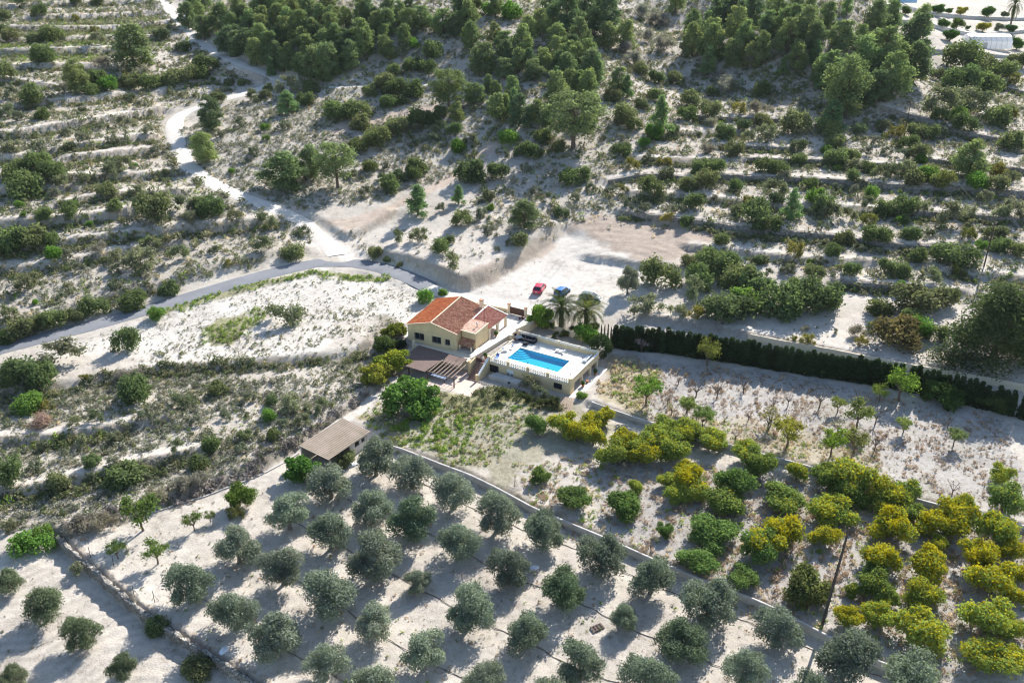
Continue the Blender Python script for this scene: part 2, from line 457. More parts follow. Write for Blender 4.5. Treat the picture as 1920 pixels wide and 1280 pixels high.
def mat_plain(name, c, rough=.7, var=.12, scale=3.0, metal=0, bump=.15, spec=.3):
    m = NT(name)
    n1 = m.noise(scale, 6, .65, m.coord()); n2 = m.noise(scale * 9, 3, .6, m.coord())
    f = m.math('ADD', m.math('MULTIPLY', n1, .65), m.math('MULTIPLY', n2, .35))
    lo = tuple(x * (1 - 2 * var) for x in c); hi = tuple(min(1, x * (1 + 1.4 * var)) for x in c)
    m.col(m.ramp(f, (.3, lo), (.7, hi))); m.rough(rough)
    m.b.inputs['Metallic'].default_value = metal; m.b.inputs['Specular IOR Level'].default_value = spec
    if bump: m.bump(n2, bump, .03)
    return m.m

def mat_leaf(name, second=(.42, .34, .015), trans=.35, gloss=.0, back=1.15):
    """leaf colour = object colour x per-leaf tint, turning to the second colour where a leaf's age attribute passes 1 - alpha"""
    m = NT(name)
    info = m.new('ShaderNodeObjectInfo')
    tint = m.new('ShaderNodeAttribute', attribute_name='tint').outputs['Fac']
    age = m.new('ShaderNodeAttribute', attribute_name='age').outputs['Fac']
    k = m.math('MULTIPLY_ADD', tint, .9, .55)
    kk = m.new('ShaderNodeCombineColor'); [m.link(k, kk.inputs[i]) for i in range(3)]
    c = m.mix(1.0, info.outputs['Color'], kk.outputs[0], 'MULTIPLY')
    th = m.math('SUBTRACT', 1.0, info.outputs['Alpha'])
    y = m.math('MULTIPLY', m.math('SUBTRACT', age, th), 5.0, clamp=True)
    sc = m.mix(1.0, second, kk.outputs[0], 'MULTIPLY')
    c = m.mix(y, c, sc)
    d = m.new('ShaderNodeBsdfDiffuse'); t = m.new('ShaderNodeBsdfTranslucent'); mx = m.new('ShaderNodeMixShader')
    m.link(c, d.inputs['Color'])
    tc = m.mix(1.0, c, (back, back * 1.08, back * .7), 'MULTIPLY'); m.link(tc, t.inputs['Color'])
    mx.inputs[0].default_value = trans
    m.link(d.outputs[0], mx.inputs[1]); m.link(t.outputs[0], mx.inputs[2])
    o = mx.outputs[0]
    if gloss:
        g = m.new('ShaderNodeBsdfGlossy'); g.inputs['Roughness'].default_value = .5; g.inputs['Color'].default_value = (.8, .85, .9, 1)
        m2 = m.new('ShaderNodeMixShader'); m2.inputs[0].default_value = gloss
        m.link(o, m2.inputs[1]); m.link(g.outputs[0], m2.inputs[2]); o = m2.outputs[0]
    m.link(o, m.out.inputs['Surface'])
    m.n.remove(m.b)
    return m.m

def mat_ground():
    m = NT('ground')
    g = m.new('ShaderNodeAttribute', attribute_name='gcol')
    c, weed = g.outputs['Color'], g.outputs['Alpha']
    p = m.geo()
    big = m.noise(.09, 5, .6, p); mid = m.noise(.7, 5, .65, p); fine = m.noise(4.5, 4, .7, p); grit = m.noise(14, 2, .6, p)
    f = m.math('ADD', m.math('MULTIPLY', big, .3), m.math('ADD', m.math('MULTIPLY', mid, .35), m.math('MULTIPLY', fine, .35)))
    v = m.ramp(f, (.34, (.42, .39, .36)), (.46, (.84, .82, .80)), (.56, (1.0, .99, .97)), (.68, (1.2, 1.19, 1.17)))
    c = m.mix(1.0, c, v, 'MULTIPLY')
    # low weeds and litter: small olive specks whose cover follows the alpha of the ground attribute
    w1 = m.math('ADD', m.math('MULTIPLY', m.noise(1.6, 5, .7, p), .6), m.math('MULTIPLY', fine, .4))
    th = m.math('SUBTRACT', .67, m.math('MULTIPLY', weed, .27))
    wf = m.math('MULTIPLY', m.math('SUBTRACT', w1, th), 9.0, clamp=True)
    wc = m.mix(m.noise(.5, 3, .6, p), (.135, .13, .08), (.28, .24, .16))
    c = m.mix(m.math('MULTIPLY', wf, .8), c, wc)
    st = m.new('ShaderNodeTexVoronoi'); st.inputs['Scale'].default_value = 1.7; m.link(p, st.inputs['Vector'])
    sf = m.math('MULTIPLY', m.math('SUBTRACT', .17, st.outputs['Distance']), 14, clamp=True)
    c = m.mix(m.math('MULTIPLY', sf, .55), c, m.mix(m.noise(.8, 2, .5, p), (.30, .27, .23), (.66, .63, .58)))
    m.col(c); m.rough(.95); m.b.inputs['Specular IOR Level'].default_value = .1
    h = m.math('ADD', m.math('MULTIPLY', fine, .7), m.math('ADD', m.math('MULTIPLY', grit, .3), m.math('MULTIPLY', mid, .9)))
    m.bump(h, .55, .28)
    return m.m

# ------------------------------------------------------------------ the ground sheet
def zone(txt): return pts(txt)[:, :2]
SOIL = np.array([.55, .50, .432]); SCRUB = np.array([.49, .445, .38]); WHITE = np.array([.63, .585, .52]); BROWN = np.array([.45, .37, .30])
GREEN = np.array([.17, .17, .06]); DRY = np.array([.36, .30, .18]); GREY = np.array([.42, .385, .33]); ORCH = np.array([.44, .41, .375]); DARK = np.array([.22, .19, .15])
LIME = np.array([.30, .30, .13])
# (polygon in the photograph, colour, weediness, strength, edge metres)
ZONES = [
 ("-700,1000 100,1000 400,910 690,740 660,660 300,690 0,730 -700,840", SCRUB, .62, 1, 2),
 ("-700,760 0,640 300,555 560,470 600,440 300,130 200,-40 -700,-40", SCRUB, .62, 1, 3),
 ("1060,430 1350,455 2500,640 2500,-40 1640,-20 1100,-40 560,-60 560,150 520,200 880,330", SCRUB, .50, 1, 3),
 ("330,240 420,190 520,170 640,180 880,230 900,330 700,380 560,400 440,360 350,290", SCRUB, .45, 1, 3),
 ("900,160 1130,20 1160,-40 600,-60 420,60 560,140 700,150", SCRUB * .92, .5, .8, 3),
 ("1240,-40 1640,-40 1680,120 1560,220 1500,215 1400,160", SCRUB * .85, .6, .9, 3),
 ("1040,430 1120,400 1260,410 1345,445 1310,480 1200,497 1060,470", BROWN, .12, 1, 1),
 ("600,420 700,395 780,360 860,320 930,260 945,270 880,325 800,365 740,400 660,438", BROWN * 1.1, .15, 1, 1),
 ("610,245 640,225 740,210 830,190 820,205 700,235 630,252", BROWN * 1.1, .15, 1, 1),
 ("560,430 600,440 740,420 900,440 940,480 860,520 760,500 640,485", SOIL * 1.05, .3, 1, 2),
 ("850,540 960,470 1060,430 1200,490 1260,505 1220,560 1150,600 990,585 900,560", WHITE, .25, 1, 1.5),
 ("860,515 960,480 1050,430 1040,470 950,515 900,540", BROWN * 1.08, .2, .9, 1),
 ("1390,625 1560,590 1640,600 1700,650 1890,700 1920,660 2000,680 2000,740 1700,685 1420,638", SOIL, .2, 1, 1.5),
 ("1120,575 1240,585 1420,630 1560,660 1900,722 1900,712 1560,650 1420,618 1250,590", WHITE, .1, 1, .8),
 ("130,650 300,590 480,530 600,500 700,520 800,545 780,570 755,640 680,660 450,680 290,690 200,660", WHITE, .5, 1, 1.5),
 ("380,615 490,575 500,590 440,640 390,650", LIME, .8, .85, 1.2),
 ("460,590 500,575 520,585 480,610", GREY, .1, .9, .5),
 ("590,520 730,525 720,516 600,508", LIME, .7, .8, .6),
 ("280,595 500,535 600,512 600,505 480,527 290,580", LIME, .7, .75, .6),
 ("640,600 700,590 750,610 700,660 600,660", SOIL, .6, .8, 1.5),
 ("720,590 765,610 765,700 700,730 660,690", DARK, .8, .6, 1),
 ("690,780 740,740 880,760 960,730 1080,760 1180,800 1110,830 1000,960 900,890 740,835", np.array([.37, .345, .26]), .7, 1, 1.5),
 ("800,745 880,790 960,760 1040,770 1030,745 930,720 880,740 820,735", GREEN * 1.3, .7, .8, 1.2),
 ("660,770 720,770 760,800 740,830 690,800", DRY, .8, .8, 1),
 ("1130,1040 1000,955 960,880 1100,850 1400,880 1550,900 1950,1000 1990,1290 1760,1280 1530,1180", ORCH * .9, .55, .9, 1.5),
 ("960,880 1090,850 1160,1000 1060,980", SOIL, .55, .8, 1.5),
 ("1120,740 1150,660 1450,700 1880,780 1940,900 1920,980 1700,930 1370,835 1200,790", ORCH, .6, 1, 1.2),
 ("1110,745 1150,660 1230,690 1210,790", DRY * 1.1, .8, .75, 1.2),
 ("1200,770 1400,790 1660,850 1660,920 1370,840", DRY * 1.15, .7, .5, 2),
 ("110,1000 400,910 620,850 740,835 1000,960 1530,1185 1800,1300 480,1300 270,1150", SOIL * 1.02, .42, 1, 1),
 ("-200,1050 100,1040 270,1160 470,1300 480,1400 -200,1400", SOIL * 1.05, .32, 1, 1),
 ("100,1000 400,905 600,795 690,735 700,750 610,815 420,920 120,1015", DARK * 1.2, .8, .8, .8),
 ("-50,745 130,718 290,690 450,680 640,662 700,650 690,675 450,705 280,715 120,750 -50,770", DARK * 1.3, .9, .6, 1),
 ("585,425 640,452 700,480 690,492 640,490 600,470 575,440", WHITE, .1, 1, .8),
 ("640,792 655,778 700,732 716,735 690,768 660,792", WHITE, .05, 1, .5),
 ("0,20 330,20 380,90 200,120 0,130", SOIL * .95, .5, .7, 3),
 ("1640,-10 2000,-10 2000,100 1800,110 1660,60", SOIL * .9, .25, .9, 2),
 ("0,100 200,90 200,120 0,125", LIME * 1.4, .5, .6, 2),
]
def ground_colours(x, y):
    C = np.tile(np.r_[SOIL * .95, .35], (len(x), 1))
    jx = (fbm(x, y, 4.0, 3, 41) - .5); jy = (fbm(x, y, 4.0, 3, 42) - .5)
    strips = [(band(Q, 1.3, 1.7), SOIL * 1.12, .15, .85, .6) for k, Q in TP.items() if k[0] in 'ltr' and TERR[k][1] > 0]
    for ln in ("985,584 1020,562 1090,538 1180,522", "1000,572 1005,548 1030,515 1060,480", "1010,570 1060,556 1110,560", "960,574 900,566 850,557 800,537"):
        for o_ in (-.8, .8): strips.append((band(resample(pts(ln), 1.0), .2, o_), np.array([.42, .385, .335]), .1, .55, .25))
    for txt, c, wd, st, e in ZONES + strips:
        P = zone(txt) if isinstance(txt, str) else txt
        m = (x > P[:, 0].min() - 6) & (x < P[:, 0].max() + 6) & (y > P[:, 1].min() - 6) & (y < P[:, 1].max() + 6)
        if not m.any(): continue
        xx = x[m] + jx[m] * e * 4; yy = y[m] + jy[m] * e * 4
        d, _, _, _ = near_poly(xx, yy, np.vstack([P, P[:1]]))
        d = np.where(inside(xx, yy, P), d, -d)
        w = smooth(-e * .6, e * .6, d)[:, None] * st
        C[m] = C[m] * (1 - w) + np.r_[c, wd] * w
    # harrow marks: wavering darker arcs across the two worked plots
    for txt, cc, wv, k in (("-150,1070 60,1050 230,1140 330,1205 450,1280 400,1400 -150,1400", at(250, 1330)[0], 1.5, .16), ("1045,432 1120,402 1260,412 1340,447 1300,478 1200,490 1060,470", at(1150, 560)[0], 2.6, .10)):
        P = zone(txt); m = inside(x, y, P); xx, yy = x[m], y[m]
        C[m, :3] *= (1 - k * (.5 + .5 * np.sin(2 * math.pi * np.hypot(xx - cc[0], yy - cc[1]) / wv + 4 * fbm(xx, yy, 8, 2, 4))) * fbm(xx, yy, 5, 2, 6) * 2)[:, None]
    # bare patches and thicker patches
    n = fbm(x, y, 9.0, 4, 5)
    C[:, 3] = np.clip(C[:, 3] * (.45 + 1.1 * n), 0, 1)
    C[:, :3] *= (0.93 + .14 * fbm(x, y, 25.0, 3, 9))[:, None]
    return C

sx = np.concatenate([np.linspace(-3, -.7, 50, endpoint=False), np.linspace(-.7, .7, 720), np.linspace(.7, 3, 51)[1:]])
ry = [18.0, 30, 40, 50, 60]
while ry[-1] < 780: ry.append(ry[-1] * 1.0044)
while ry[-1] < 3500: ry.append(ry[-1] * 1.06)
ry = np.array(ry)
gx, gy = np.meshgrid(sx, ry); gx = gx * gy
gz = height(gx, gy)
nr, nc = gx.shape
# clods, ruts and small scours (real relief)
amp = (1 - smooth(300, 600, gy)) * np.where(np.abs(gx / gy) < .75, 1, 0)
gz = gz + amp * (fbm(gx, gy, 1.3, 3, 77) - .5) * .16 * smooth(1.2, 3.0, np.minimum(near_poly(gx, gy, ROADS['road'][0][::6])[0], near_poly(gx, gy, ROADS['dirt_track'][0][::6])[0])) * (1 - smooth(26, 18, np.hypot(gx - 2, gy - 156)))
_gy, _gx = np.gradient(HG, GS); _sl = np.hypot(_gx, _gy); _si = _sl[np.clip(((gy - GY[0]) / GS).astype(int), 0, len(GY) - 1), np.clip(((gx - GX[0]) / GS).astype(int), 0, len(GX) - 1)]
steep = smooth(.35, 1.0, _si) * amp * (1 - smooth(26, 18, np.hypot(gx - 2, gy - 156)))
gz = gz + steep * (fbm(gx, gy, 1.1, 3, 91) - .5) * .7
ii = (np.arange(nr - 1)[:, None] * nc + np.arange(nc - 1)[None]).ravel()
GF = np.stack([ii, ii + 1, ii + nc + 1, ii + nc], -1)
GC = ground_colours(gx.ravel(), gy.ravel())
_st = steep.ravel()[:, None] * .75; GC[:, :3] = GC[:, :3] * (1 - _st) + np.array([.40, .335, .26]) * _st; GC[:, 3] = np.maximum(GC[:, 3], .5 * _st[:, 0])
M_ground = mat_ground()
go = bpy.data.objects.new('ground', fast_mesh('ground', np.stack([gx.ravel(), gy.ravel(), gz.ravel()], -1), GF, M_ground, {'gcol': GC}))
go.data.polygons.foreach_set('use_smooth', [True] * len(go.data.polygons))
COL.objects.link(go); tag(go, kind='structure')

def m_asphalt():
    m = NT('asphalt'); p = m.geo()
    f = m.math('ADD', m.math('MULTIPLY', m.noise(.25, 4, .6, p), .6), m.math('MULTIPLY', m.noise(6, 3, .7, p), .4))
    m.col(m.ramp(f, (.3, (.165, .169, .178)), (.7, (.245, .249, .258)))); m.rough(.9); m.b.inputs['Specular IOR Level'].default_value = .12; m.bump(m.noise(20, 2, .6, p), .3, .02); return m.m
def m_dirt():
    m = NT('white_dirt'); p = m.geo()
    f = m.math('ADD', m.math('MULTIPLY', m.noise(.4, 5, .6, p), .5), m.math('MULTIPLY', m.noise(5, 4, .7, p), .5))
    m.col(m.ramp(f, (.3, (.50, .46, .40)), (.7, (.67, .62, .55)))); m.rough(.95); m.b.inputs['Specular IOR Level'].default_value = .08; m.bump(m.noise(7, 4, .7, p), .5, .12); return m.m
M_asphalt, M_dirt = m_asphalt(), m_dirt()
def ribbon(name, P, hw, mat, lift=.05, wob=.0, seed=0):
    n = len(P)
    d = np.gradient(P[:, :2], axis=0); d /= np.hypot(d[:, 0], d[:, 1])[:, None]; nn = np.stack([-d[:, 1], d[:, 0]], -1)
    cols = np.linspace(-1, 1, 7); V = []
    s = np.arange(n) * .6
    for k, c in enumerate(cols):
        w = hw * (1 + (wob * (fbm(s, s * 0 + 7 * (c > 0), 4, 3, seed) - .5) * 2 if abs(c) > .9 else 0))
        q = P[:, :2] + nn * np.reshape(c * w, (-1, 1))
        z = P[:, 2] + lift - (.10 if abs(c) > .99 else 0) + .03 * (1 - c * c)
        V.append(np.c_[q, z])
    V = np.stack(V, 1).reshape(-1, 3)
    i = (np.arange(n - 1)[:, None] * 7 + np.arange(6)[None]).ravel()
    o = bpy.data.objects.new(name, fast_mesh(name, V, np.stack([i, i + 1, i + 8, i + 7], -1), mat)); COL.objects.link(o)
    return tag(o, kind='structure')
ribbon('road', ROADS['road'][0], 2.55, M_asphalt, .06, .05, 1)
ribbon('driveway', ROADS['driveway'][0], 2.2, M_dirt, .045, .2, 2)
ribbon('dirt_track', ROADS['dirt_track'][0], 2.5, M_dirt, .05, .4, 3)
ribbon('path', ROADS['far_path'][0], 1.2, M_dirt, .05, .4, 4)
# ------------------------------------------------------------------ building materials
M_cream = mat_plain('cream_render', (.70, .54, .31), .85, .10, .7)
M_creamL = mat_plain('pale_render', (.75, .64, .46), .85, .07, 1.2)
M_white = mat_plain('white_paint', (.80, .79, .76), .6, .04)
M_paving = mat_plain('pale_paving', (.66, .61, .54), .7, .09, .8)
M_dark = mat_plain('dark_metal', (.03, .03, .035), .5, .1)
M_brown = mat_plain('brown_metal', (.10, .055, .04), .55, .12)
M_wood = mat_plain('weathered_timber', (.36, .27, .19), .8, .15, 6)
M_darkwood = mat_plain('dark_timber', (.10, .07, .055), .8, .15, 6)
M_conc = mat_plain('concrete', (.50, .47, .43), .9, .14, 1.0, bump=.3)
M_black = mat_plain('black_fabric', (.015, .017, .025), .8, .2)
M_rubber = mat_plain('rubber', (.02, .02, .02), .8, .1)
M_alu = mat_plain('grey_metal', (.45, .46, .48), .4, .06, metal=.7)
M_terra = mat_plain('terracotta', (.42, .17, .09), .8, .12)
M_plastic = mat_plain('white_plastic', (.82, .82, .82), .4, .03)
M_polewood = mat_plain('tarred_pole', (.075, .06, .05), .85, .2, 2)
def m_glass(name, c=(.02, .03, .04)):
    m = NT(name); m.col(c); m.rough(.06); m.b.inputs['Specular IOR Level'].default_value = .8; return m.m
M_glass = m_glass('window_glass')
def m_paint(name, c):
    m = NT(name); n = m.noise(2.5, 3, .5, m.coord())
    m.col(m.ramp(n, (.3, tuple(x * .93 for x in c)), (.7, tuple(min(1, x * 1.05) for x in c)))); m.rough(.28)
    m.b.inputs['Coat Weight'].default_value = .6; m.b.inputs['Coat Roughness'].default_value = .08; return m.m
def m_tiles(name, a, b, c, stain, rowdir=0):
    """clay roof tiles: colour varies tile by tile (cells of .3 x .42 m) with lichen stains"""
    m = NT(name); p = m.coord()
    sep = m.new('ShaderNodeSeparateXYZ'); m.link(p, sep.inputs[0])
    fl = lambda s, k: m.math('FLOOR', m.math('MULTIPLY', s, k))
    cm = m.new('ShaderNodeCombineXYZ'); m.link(fl(sep.outputs[1], 3.6), cm.inputs[0]); m.link(fl(sep.outputs[0], 2.4), cm.inputs[1])
    wn_ = m.new('ShaderNodeTexWhiteNoise'); m.link(cm.outputs[0], wn_.inputs['Vector'])
    big = m.noise(.55, 5, .65, p)
    f = m.math('ADD', m.math('MULTIPLY', wn_.outputs['Value'], .45), m.math('MULTIPLY', big, .55))
    col = m.ramp(f, (.25, a), (.5, b), (.75, c))
    st = m.math('MULTIPLY', m.math('SUBTRACT', m.noise(1.1, 6, .7, p), .55), 6, clamp=True)
    col = m.mix(m.math('MULTIPLY', st, stain[3]), col, stain[:3])
    # shadow gaps between courses are real dips; the pointing is paler
    m.col(col); m.rough(.85); m.b.inputs['Specular IOR Level'].default_value = .2
    fr = m.math('FRACT', m.math('MULTIPLY', sep.outputs[0], 2.4)); m.bump(m.math('ADD', fr, m.math('MULTIPLY', m.noise(9, 3, .6, p), .5)), .5, .05)
    return m.m
M_tile_new = m_tiles('orange_tiles', (.50, .125, .045), (.62, .17, .055), (.72, .26, .09), (.42, .22, .14, .5))
M_tile_old = m_tiles('brown_tiles', (.30, .13, .078), (.44, .20, .115), (.56, .31, .19), (.20, .16, .09, .6))
M_tile_red = m_tiles('red_tiles', (.36, .14, .088), (.48, .20, .128), (.58, .31, .23), (.22, .14, .11, .5))
M_tile_pale = m_tiles('pale_tiles', (.40, .22, .15), (.52, .33, .24), (.60, .42, .32), (.40, .34, .28, .5))

def wall(mb, A, B, z0, z1, t, openings=(), z1b=None):
    """wall standing on A-B (thickness t to the left of A->B), with rectangular openings (s0, s1, za, zb)"""
    A, B = np.array(A[:2], float), np.array(B[:2], float)
    L = np.hypot(*(B - A)); d = (B - A) / L; n = np.array([-d[1], d[0]]) * t
    z1b = z1 if z1b is None else z1b
    top = lambda s: z1 + (z1b - z1) * s / L
    def piece(s0, s1, za, zb0, zb1):
        if s1 - s0 < 1e-4: return
        p, q = A + d * s0, A + d * s1
        mb.hexa([(*p, za), (*q, za), (*(q + n), za), (*(p + n), za), (*p, zb0), (*q, zb1), (*(q + n), zb1), (*(p + n), zb0)])
    s = 0
    for (a, b, za, zb) in sorted(openings):
        piece(s, a, z0, top(s), top(a))
        if za > z0 + 1e-3: piece(a, b, z0, za, za)
        if zb < top(a) - 1e-3: piece(a, b, zb, top(a), top(b))
        s = b
    piece(s, L, z0, top(s), top(L))
    return A, d, n

def corrug(mb, e0, e1, r0, r1, wave=.28, amp=.045, rows=2, per=6):
    """corrugated sheet: waves across e0->e1 (eave) running up to r0->r1 (ridge)"""
    e0, e1, r0, r1 = [np.array(p, float) for p in (e0, e1, r0, r1)]
    n = max(2, int(np.linalg.norm(e1 - e0) / wave * per))
    nrm = np.cross(e1 - e0, r0 - e0); nrm /= np.linalg.norm(nrm)
    if nrm[2] < 0: nrm = -nrm
    V = []
    for j in range(rows + 1):
        t = j / rows
        for i in range(n + 1):
            s = i / n
            p = (e0 * (1 - s) + e1 * s) * (1 - t) + (r0 * (1 - s) + r1 * s) * t
            V.append(p + nrm * amp * (math.sin(2 * math.pi * i / per)))
    F = [(j * (n + 1) + i, j * (n + 1) + i + 1, (j + 1) * (n + 1) + i + 1, (j + 1) * (n + 1) + i) for j in range(rows) for i in range(n)]
    # underside
    b = len(V)
    V2 = [p - nrm * (amp + .04) for p in (e0, e1, r1, r0)]
    mb.add(V, F); mb.add(V2, [(0, 1, 2, 3)])
    return mb

# ------------------------------------------------------------------ pool house with the pool on its roof
BU, BV, DZ = 17.3, 11.9, 2.3
ph = empty('pool_house', (*O0, 0), UA, 'cream flat-roofed pool building with white balustrades below the terracotta-roofed house', 'building')
def P(name, mat, mb, par, **k): return mb.build(name, mat, par, **k)
m = MB()
wall(m, (0, 0), (BU, 0), -.3, 2.14, .3, [(.35, 2.4, .05, 1.75), (4.1, 5.6, .0, 1.75), (13.9, 15.6, .55, 1.75)])
wall(m, (0, BV), (0, .3), -.3, 2.14, .3)
wall(m, (BU - .3, BV), (.3, BV), -.3, 2.14, .3)
m.box(BU - 2.6, .3, -.3, BU - 2.3, BV - .3, 2.14)
m.box(BU - .3, .3, -.3, BU, 1.6, 2.14)
m.box(BU - .32, 1.6, 1.72, BU - .02, BV - .3, 2.14)
P('wall', M_cream, m, ph)
for v0 in (4.6, 8.2, BV - .8):
    P('porch_column', M_creamL, MB().box(BU - .38, v0, -.3, BU + .02, v0 + .42, 1.718), ph)
PX0, PX1, PY0, PY1 = 2.75, 13.35, 2.7, 7.6
m = MB()
for (a, b, c, d) in ((0, 0, BU, PY0), (0, PY1, BU, BV), (0, PY0, PX0, PY1), (PX1, PY0, BU, PY1)): m.box(a, b, 2.142, c, d, DZ)
P('deck', M_paving, m, ph)
m = MB()
w = .38
for (a, b, c, d) in ((PX0 - w, PY0 - w, PX1 + w, PY0), (PX0 - w, PY1, PX1 + w, PY1 + w), (PX0 - w, PY0, PX0, PY1), (PX1, PY0, PX1 + w, PY1)): m.box(a, b, DZ + .003, c, d, DZ + .045)
m.box(PX1 + 1.0, .6, DZ + .003, PX1 + 1.08, BV - .9, DZ + .02)
P('pool_coping', M_white, m, ph)
def m_pooltile():
    m = NT('pool_tile'); p = m.coord()
    b = m.new('ShaderNodeTexBrick'); b.offset = 0; b.inputs['Scale'].default_value = 4; b.inputs['Color1'].default_value = (.22, .64, .77, 1); b.inputs['Color2'].default_value = (.28, .71, .83, 1); b.inputs['Mortar'].default_value = (.6, .9, .95, 1); b.inputs['Mortar Size'].default_value = .02
    m.link(p, b.inputs['Vector'])
    m.col(b.outputs['Color']); m.rough(.4); return m.m
M_ptile = m_pooltile()
bz = 1.45
m = MB()
m.box(PX0 - .1, PY0 - .1, bz - .1, PX1 + .1, PY1 + .1, bz)
m.box(PX0 - .1, PY0 - .1, bz, PX0 - .002, PY1 + .1, 2.14); m.box(PX1 + .002, PY0 - .1, bz, PX1 + .1, PY1 + .1, 2.14)
m.box(PX0, PY0 - .1, bz, PX1, PY0 - .002, 2.14); m.box(PX0, PY1 + .002, bz, PX1, PY1 + .1, 2.14)
basin = P('pool_basin', M_ptile, m, ph)
for k, (rr, zt) in enumerate(((3.0, 1.6), (2.4, 1.75), (1.8, 1.9), (1.2, 2.05))):
    a = np.linspace(-math.pi / 2, 0, 14)
    poly = [(PX0 + .004, PY1 - .004)] + [(PX0 + .004 + rr * math.cos(t), PY1 - .004 + rr * math.sin(t)) for t in a]
    P('pool_step', M_ptile, MB().prism(poly, bz - .01 if k == 0 else (1.6, 1.75, 1.9)[k - 1] - .01, zt), ph)
def m_water():
    m = NT('pool_water'); p = m.coord()
    t = m.new('ShaderNodeBsdfTransparent'); t.inputs['Color'].default_value = (.27, .68, .80, 1)
    g = m.new('ShaderNodeBsdfGlossy'); g.inputs['Roughness'].default_value = .02
    f = m.new('ShaderNodeLayerWeight')
    bp = m.new('ShaderNodeBump'); bp.inputs['Strength'].default_value = .25; bp.inputs['Distance'].default_value = .06
    m.link(m.noise(2.2, 3, .5, p), bp.inputs['Height']); m.link(bp.outputs[0], g.inputs['Normal']); m.link(bp.outputs[0], f.inputs['Normal']); fr = m.math('MULTIPLY_ADD', m.math('POWER', f.outputs['Facing'], 5.0), .6, .02)
    x = m.new('ShaderNodeMixShader'); m.link(fr, x.inputs[0]); m.link(t.outputs[0], x.inputs[1]); m.link(g.outputs[0], x.inputs[2])
    m.link(x.outputs[0], m.out.inputs['Surface']); m.n.remove(m.b); return m.m
wm = bpy.data.meshes.new('pool_water'); wm.from_pydata([(PX0, PY0, 2.2), (PX1, PY0, 2.2), (PX1, PY1, 2.2), (PX0, PY1, 2.2)], [], [(0, 1, 2, 3)]); wm.materials.append(m_water())
wo = bpy.data.objects.new('pool_water', wm); COL.objects.link(wo); wo.parent = ph

M_cast = mat_plain('cast_balusters', (.70, .66, .57), .75, .08)
def balustrade(A, B, z0, z1, par, base=0.0):
    """white panel of cast balusters: rails with crossed bars between them"""
    A, B = np.array(A, float), np.array(B, float); L = np.hypot(*(B - A)); d = (B - A) / L
    m = MB()
    q = lambda s, z: (*(A + d * s), z)
    m.beam(q(0, z1), q(L, z1), .16, .09); m.beam(q(0, z0 + .08), q(L, z0 + .08), .14, .075)
    n = max(2, int(L / .42)); st = L / n
    for i in range(n):
        a, b = i * st, (i + 1) * st; zm0, zm1 = z0 + .08, z1 - .09
        m.beam(q(a + .03, zm0 + .04), q(b - .03, zm1), .07, .075); m.beam(q(a + .03, zm1), q(b - .03, zm0 + .04), .066, .075)
        m.beam(q(a, zm0), q(a + .001, zm1), .08, .06) if False else m.box(*(np.minimum(q(a - .04, 0)[:2], q(a + .04, 0)[:2]) - .02), zm0, *(np.maximum(q(a - .04, 0)[:2], q(a + .04, 0)[:2]) + .02), zm1)
    return P('balustrade', M_cast, m, par)
fu = [0.0, 4.15, 8.3, 12.4, BU - .42]
for u in fu: P('balustrade_pillar', M_cream, MB().box(u, -.02, DZ - .16, u + .42, .4, 3.2).box(u - .04, -.06, 3.2, u + .46, .44, 3.27), ph)
for a, b in zip(fu[:-1], fu[1:]): balustrade((a + .42, .16), (b, .16), DZ, 3.12, ph)
# rear parapet: solid below, balusters in the upper third, capped
m = MB(); m.box(0, BV - .28, DZ, BU, BV, 3.02); P('parapet', M_cream, m, ph)
bu = [0, 4.3, 8.6, 12.9, BU - .4]
for u in bu: P('balustrade_pillar', M_creamL, MB().box(u, BV - .34, 3.022, u + .4, BV + .02, 3.55), ph)
for a, b in zip(bu[:-1], bu[1:]): balustrade((a + .4, BV - .14), (b, BV - .14), 3.02, 3.52, ph)
m = MB(); m.box(BU - .26, .42, DZ, BU, BV - .3, 3.0); P('parapet', M_cream, m, ph)
P('parapet_cap', M_white, MB().box(BU - .33, .44, 3.003, BU + .06, BV - .36, 3.12), ph)
m = MB(); m.box(0, .44, DZ, .22, 9.4, 2.62); P('parapet', M_creamL, m, ph)
# doors and windows of the lower floor
P('store_dark_sheet', M_dark, MB().box(.35, .28, 0, 2.4, .36, 1.76), ph)  # flat dark sheet behind the opening, its colour standing in for unlit depth
d = P('double_door', M_white, MB().box(4.1, .1, 0.0, 4.84, .16, 1.74).box(4.86, .1, 0, 5.6, .16, 1.74), ph)
P('door_panel', M_alu, MB().box(4.22, .07, .35, 4.72, .098, .95).box(4.98, .07, .35, 5.48, .098, .95), d)
wd = P('window', M_dark, MB().box(13.9, .12, .55, 13.98, .2, 1.75).box(15.52, .12, .55, 15.6, .2, 1.75).box(13.98, .12, .55, 15.52, .2, .62).box(13.98, .12, 1.68, 15.52, .2, 1.75), ph)
P('pane', M_glass, MB().box(13.98, .15, .62, 15.52, .17, 1.68), wd)
m = MB()
for k in range(9): m.box(14.06 + k * .17, .03, .57, 14.09 + k * .17, .06, 1.73)
for z in (.8, 1.15, 1.5): m.box(13.95, .061, z, 15.55, .085, z + .03)
P('window_grille', M_dark, m, wd)
P('porch_floor', M_paving, MB().box(BU - 2.3, .3, -.1, BU + 1.7, BV + .2, .04), ph)
for v0 in (1.75, 5.1, 8.7):
    P('porch_opening_door', M_brown, MB().box(BU - 2.29, v0, .05, BU - 2.22, v0 + 1.6, 1.7), ph)
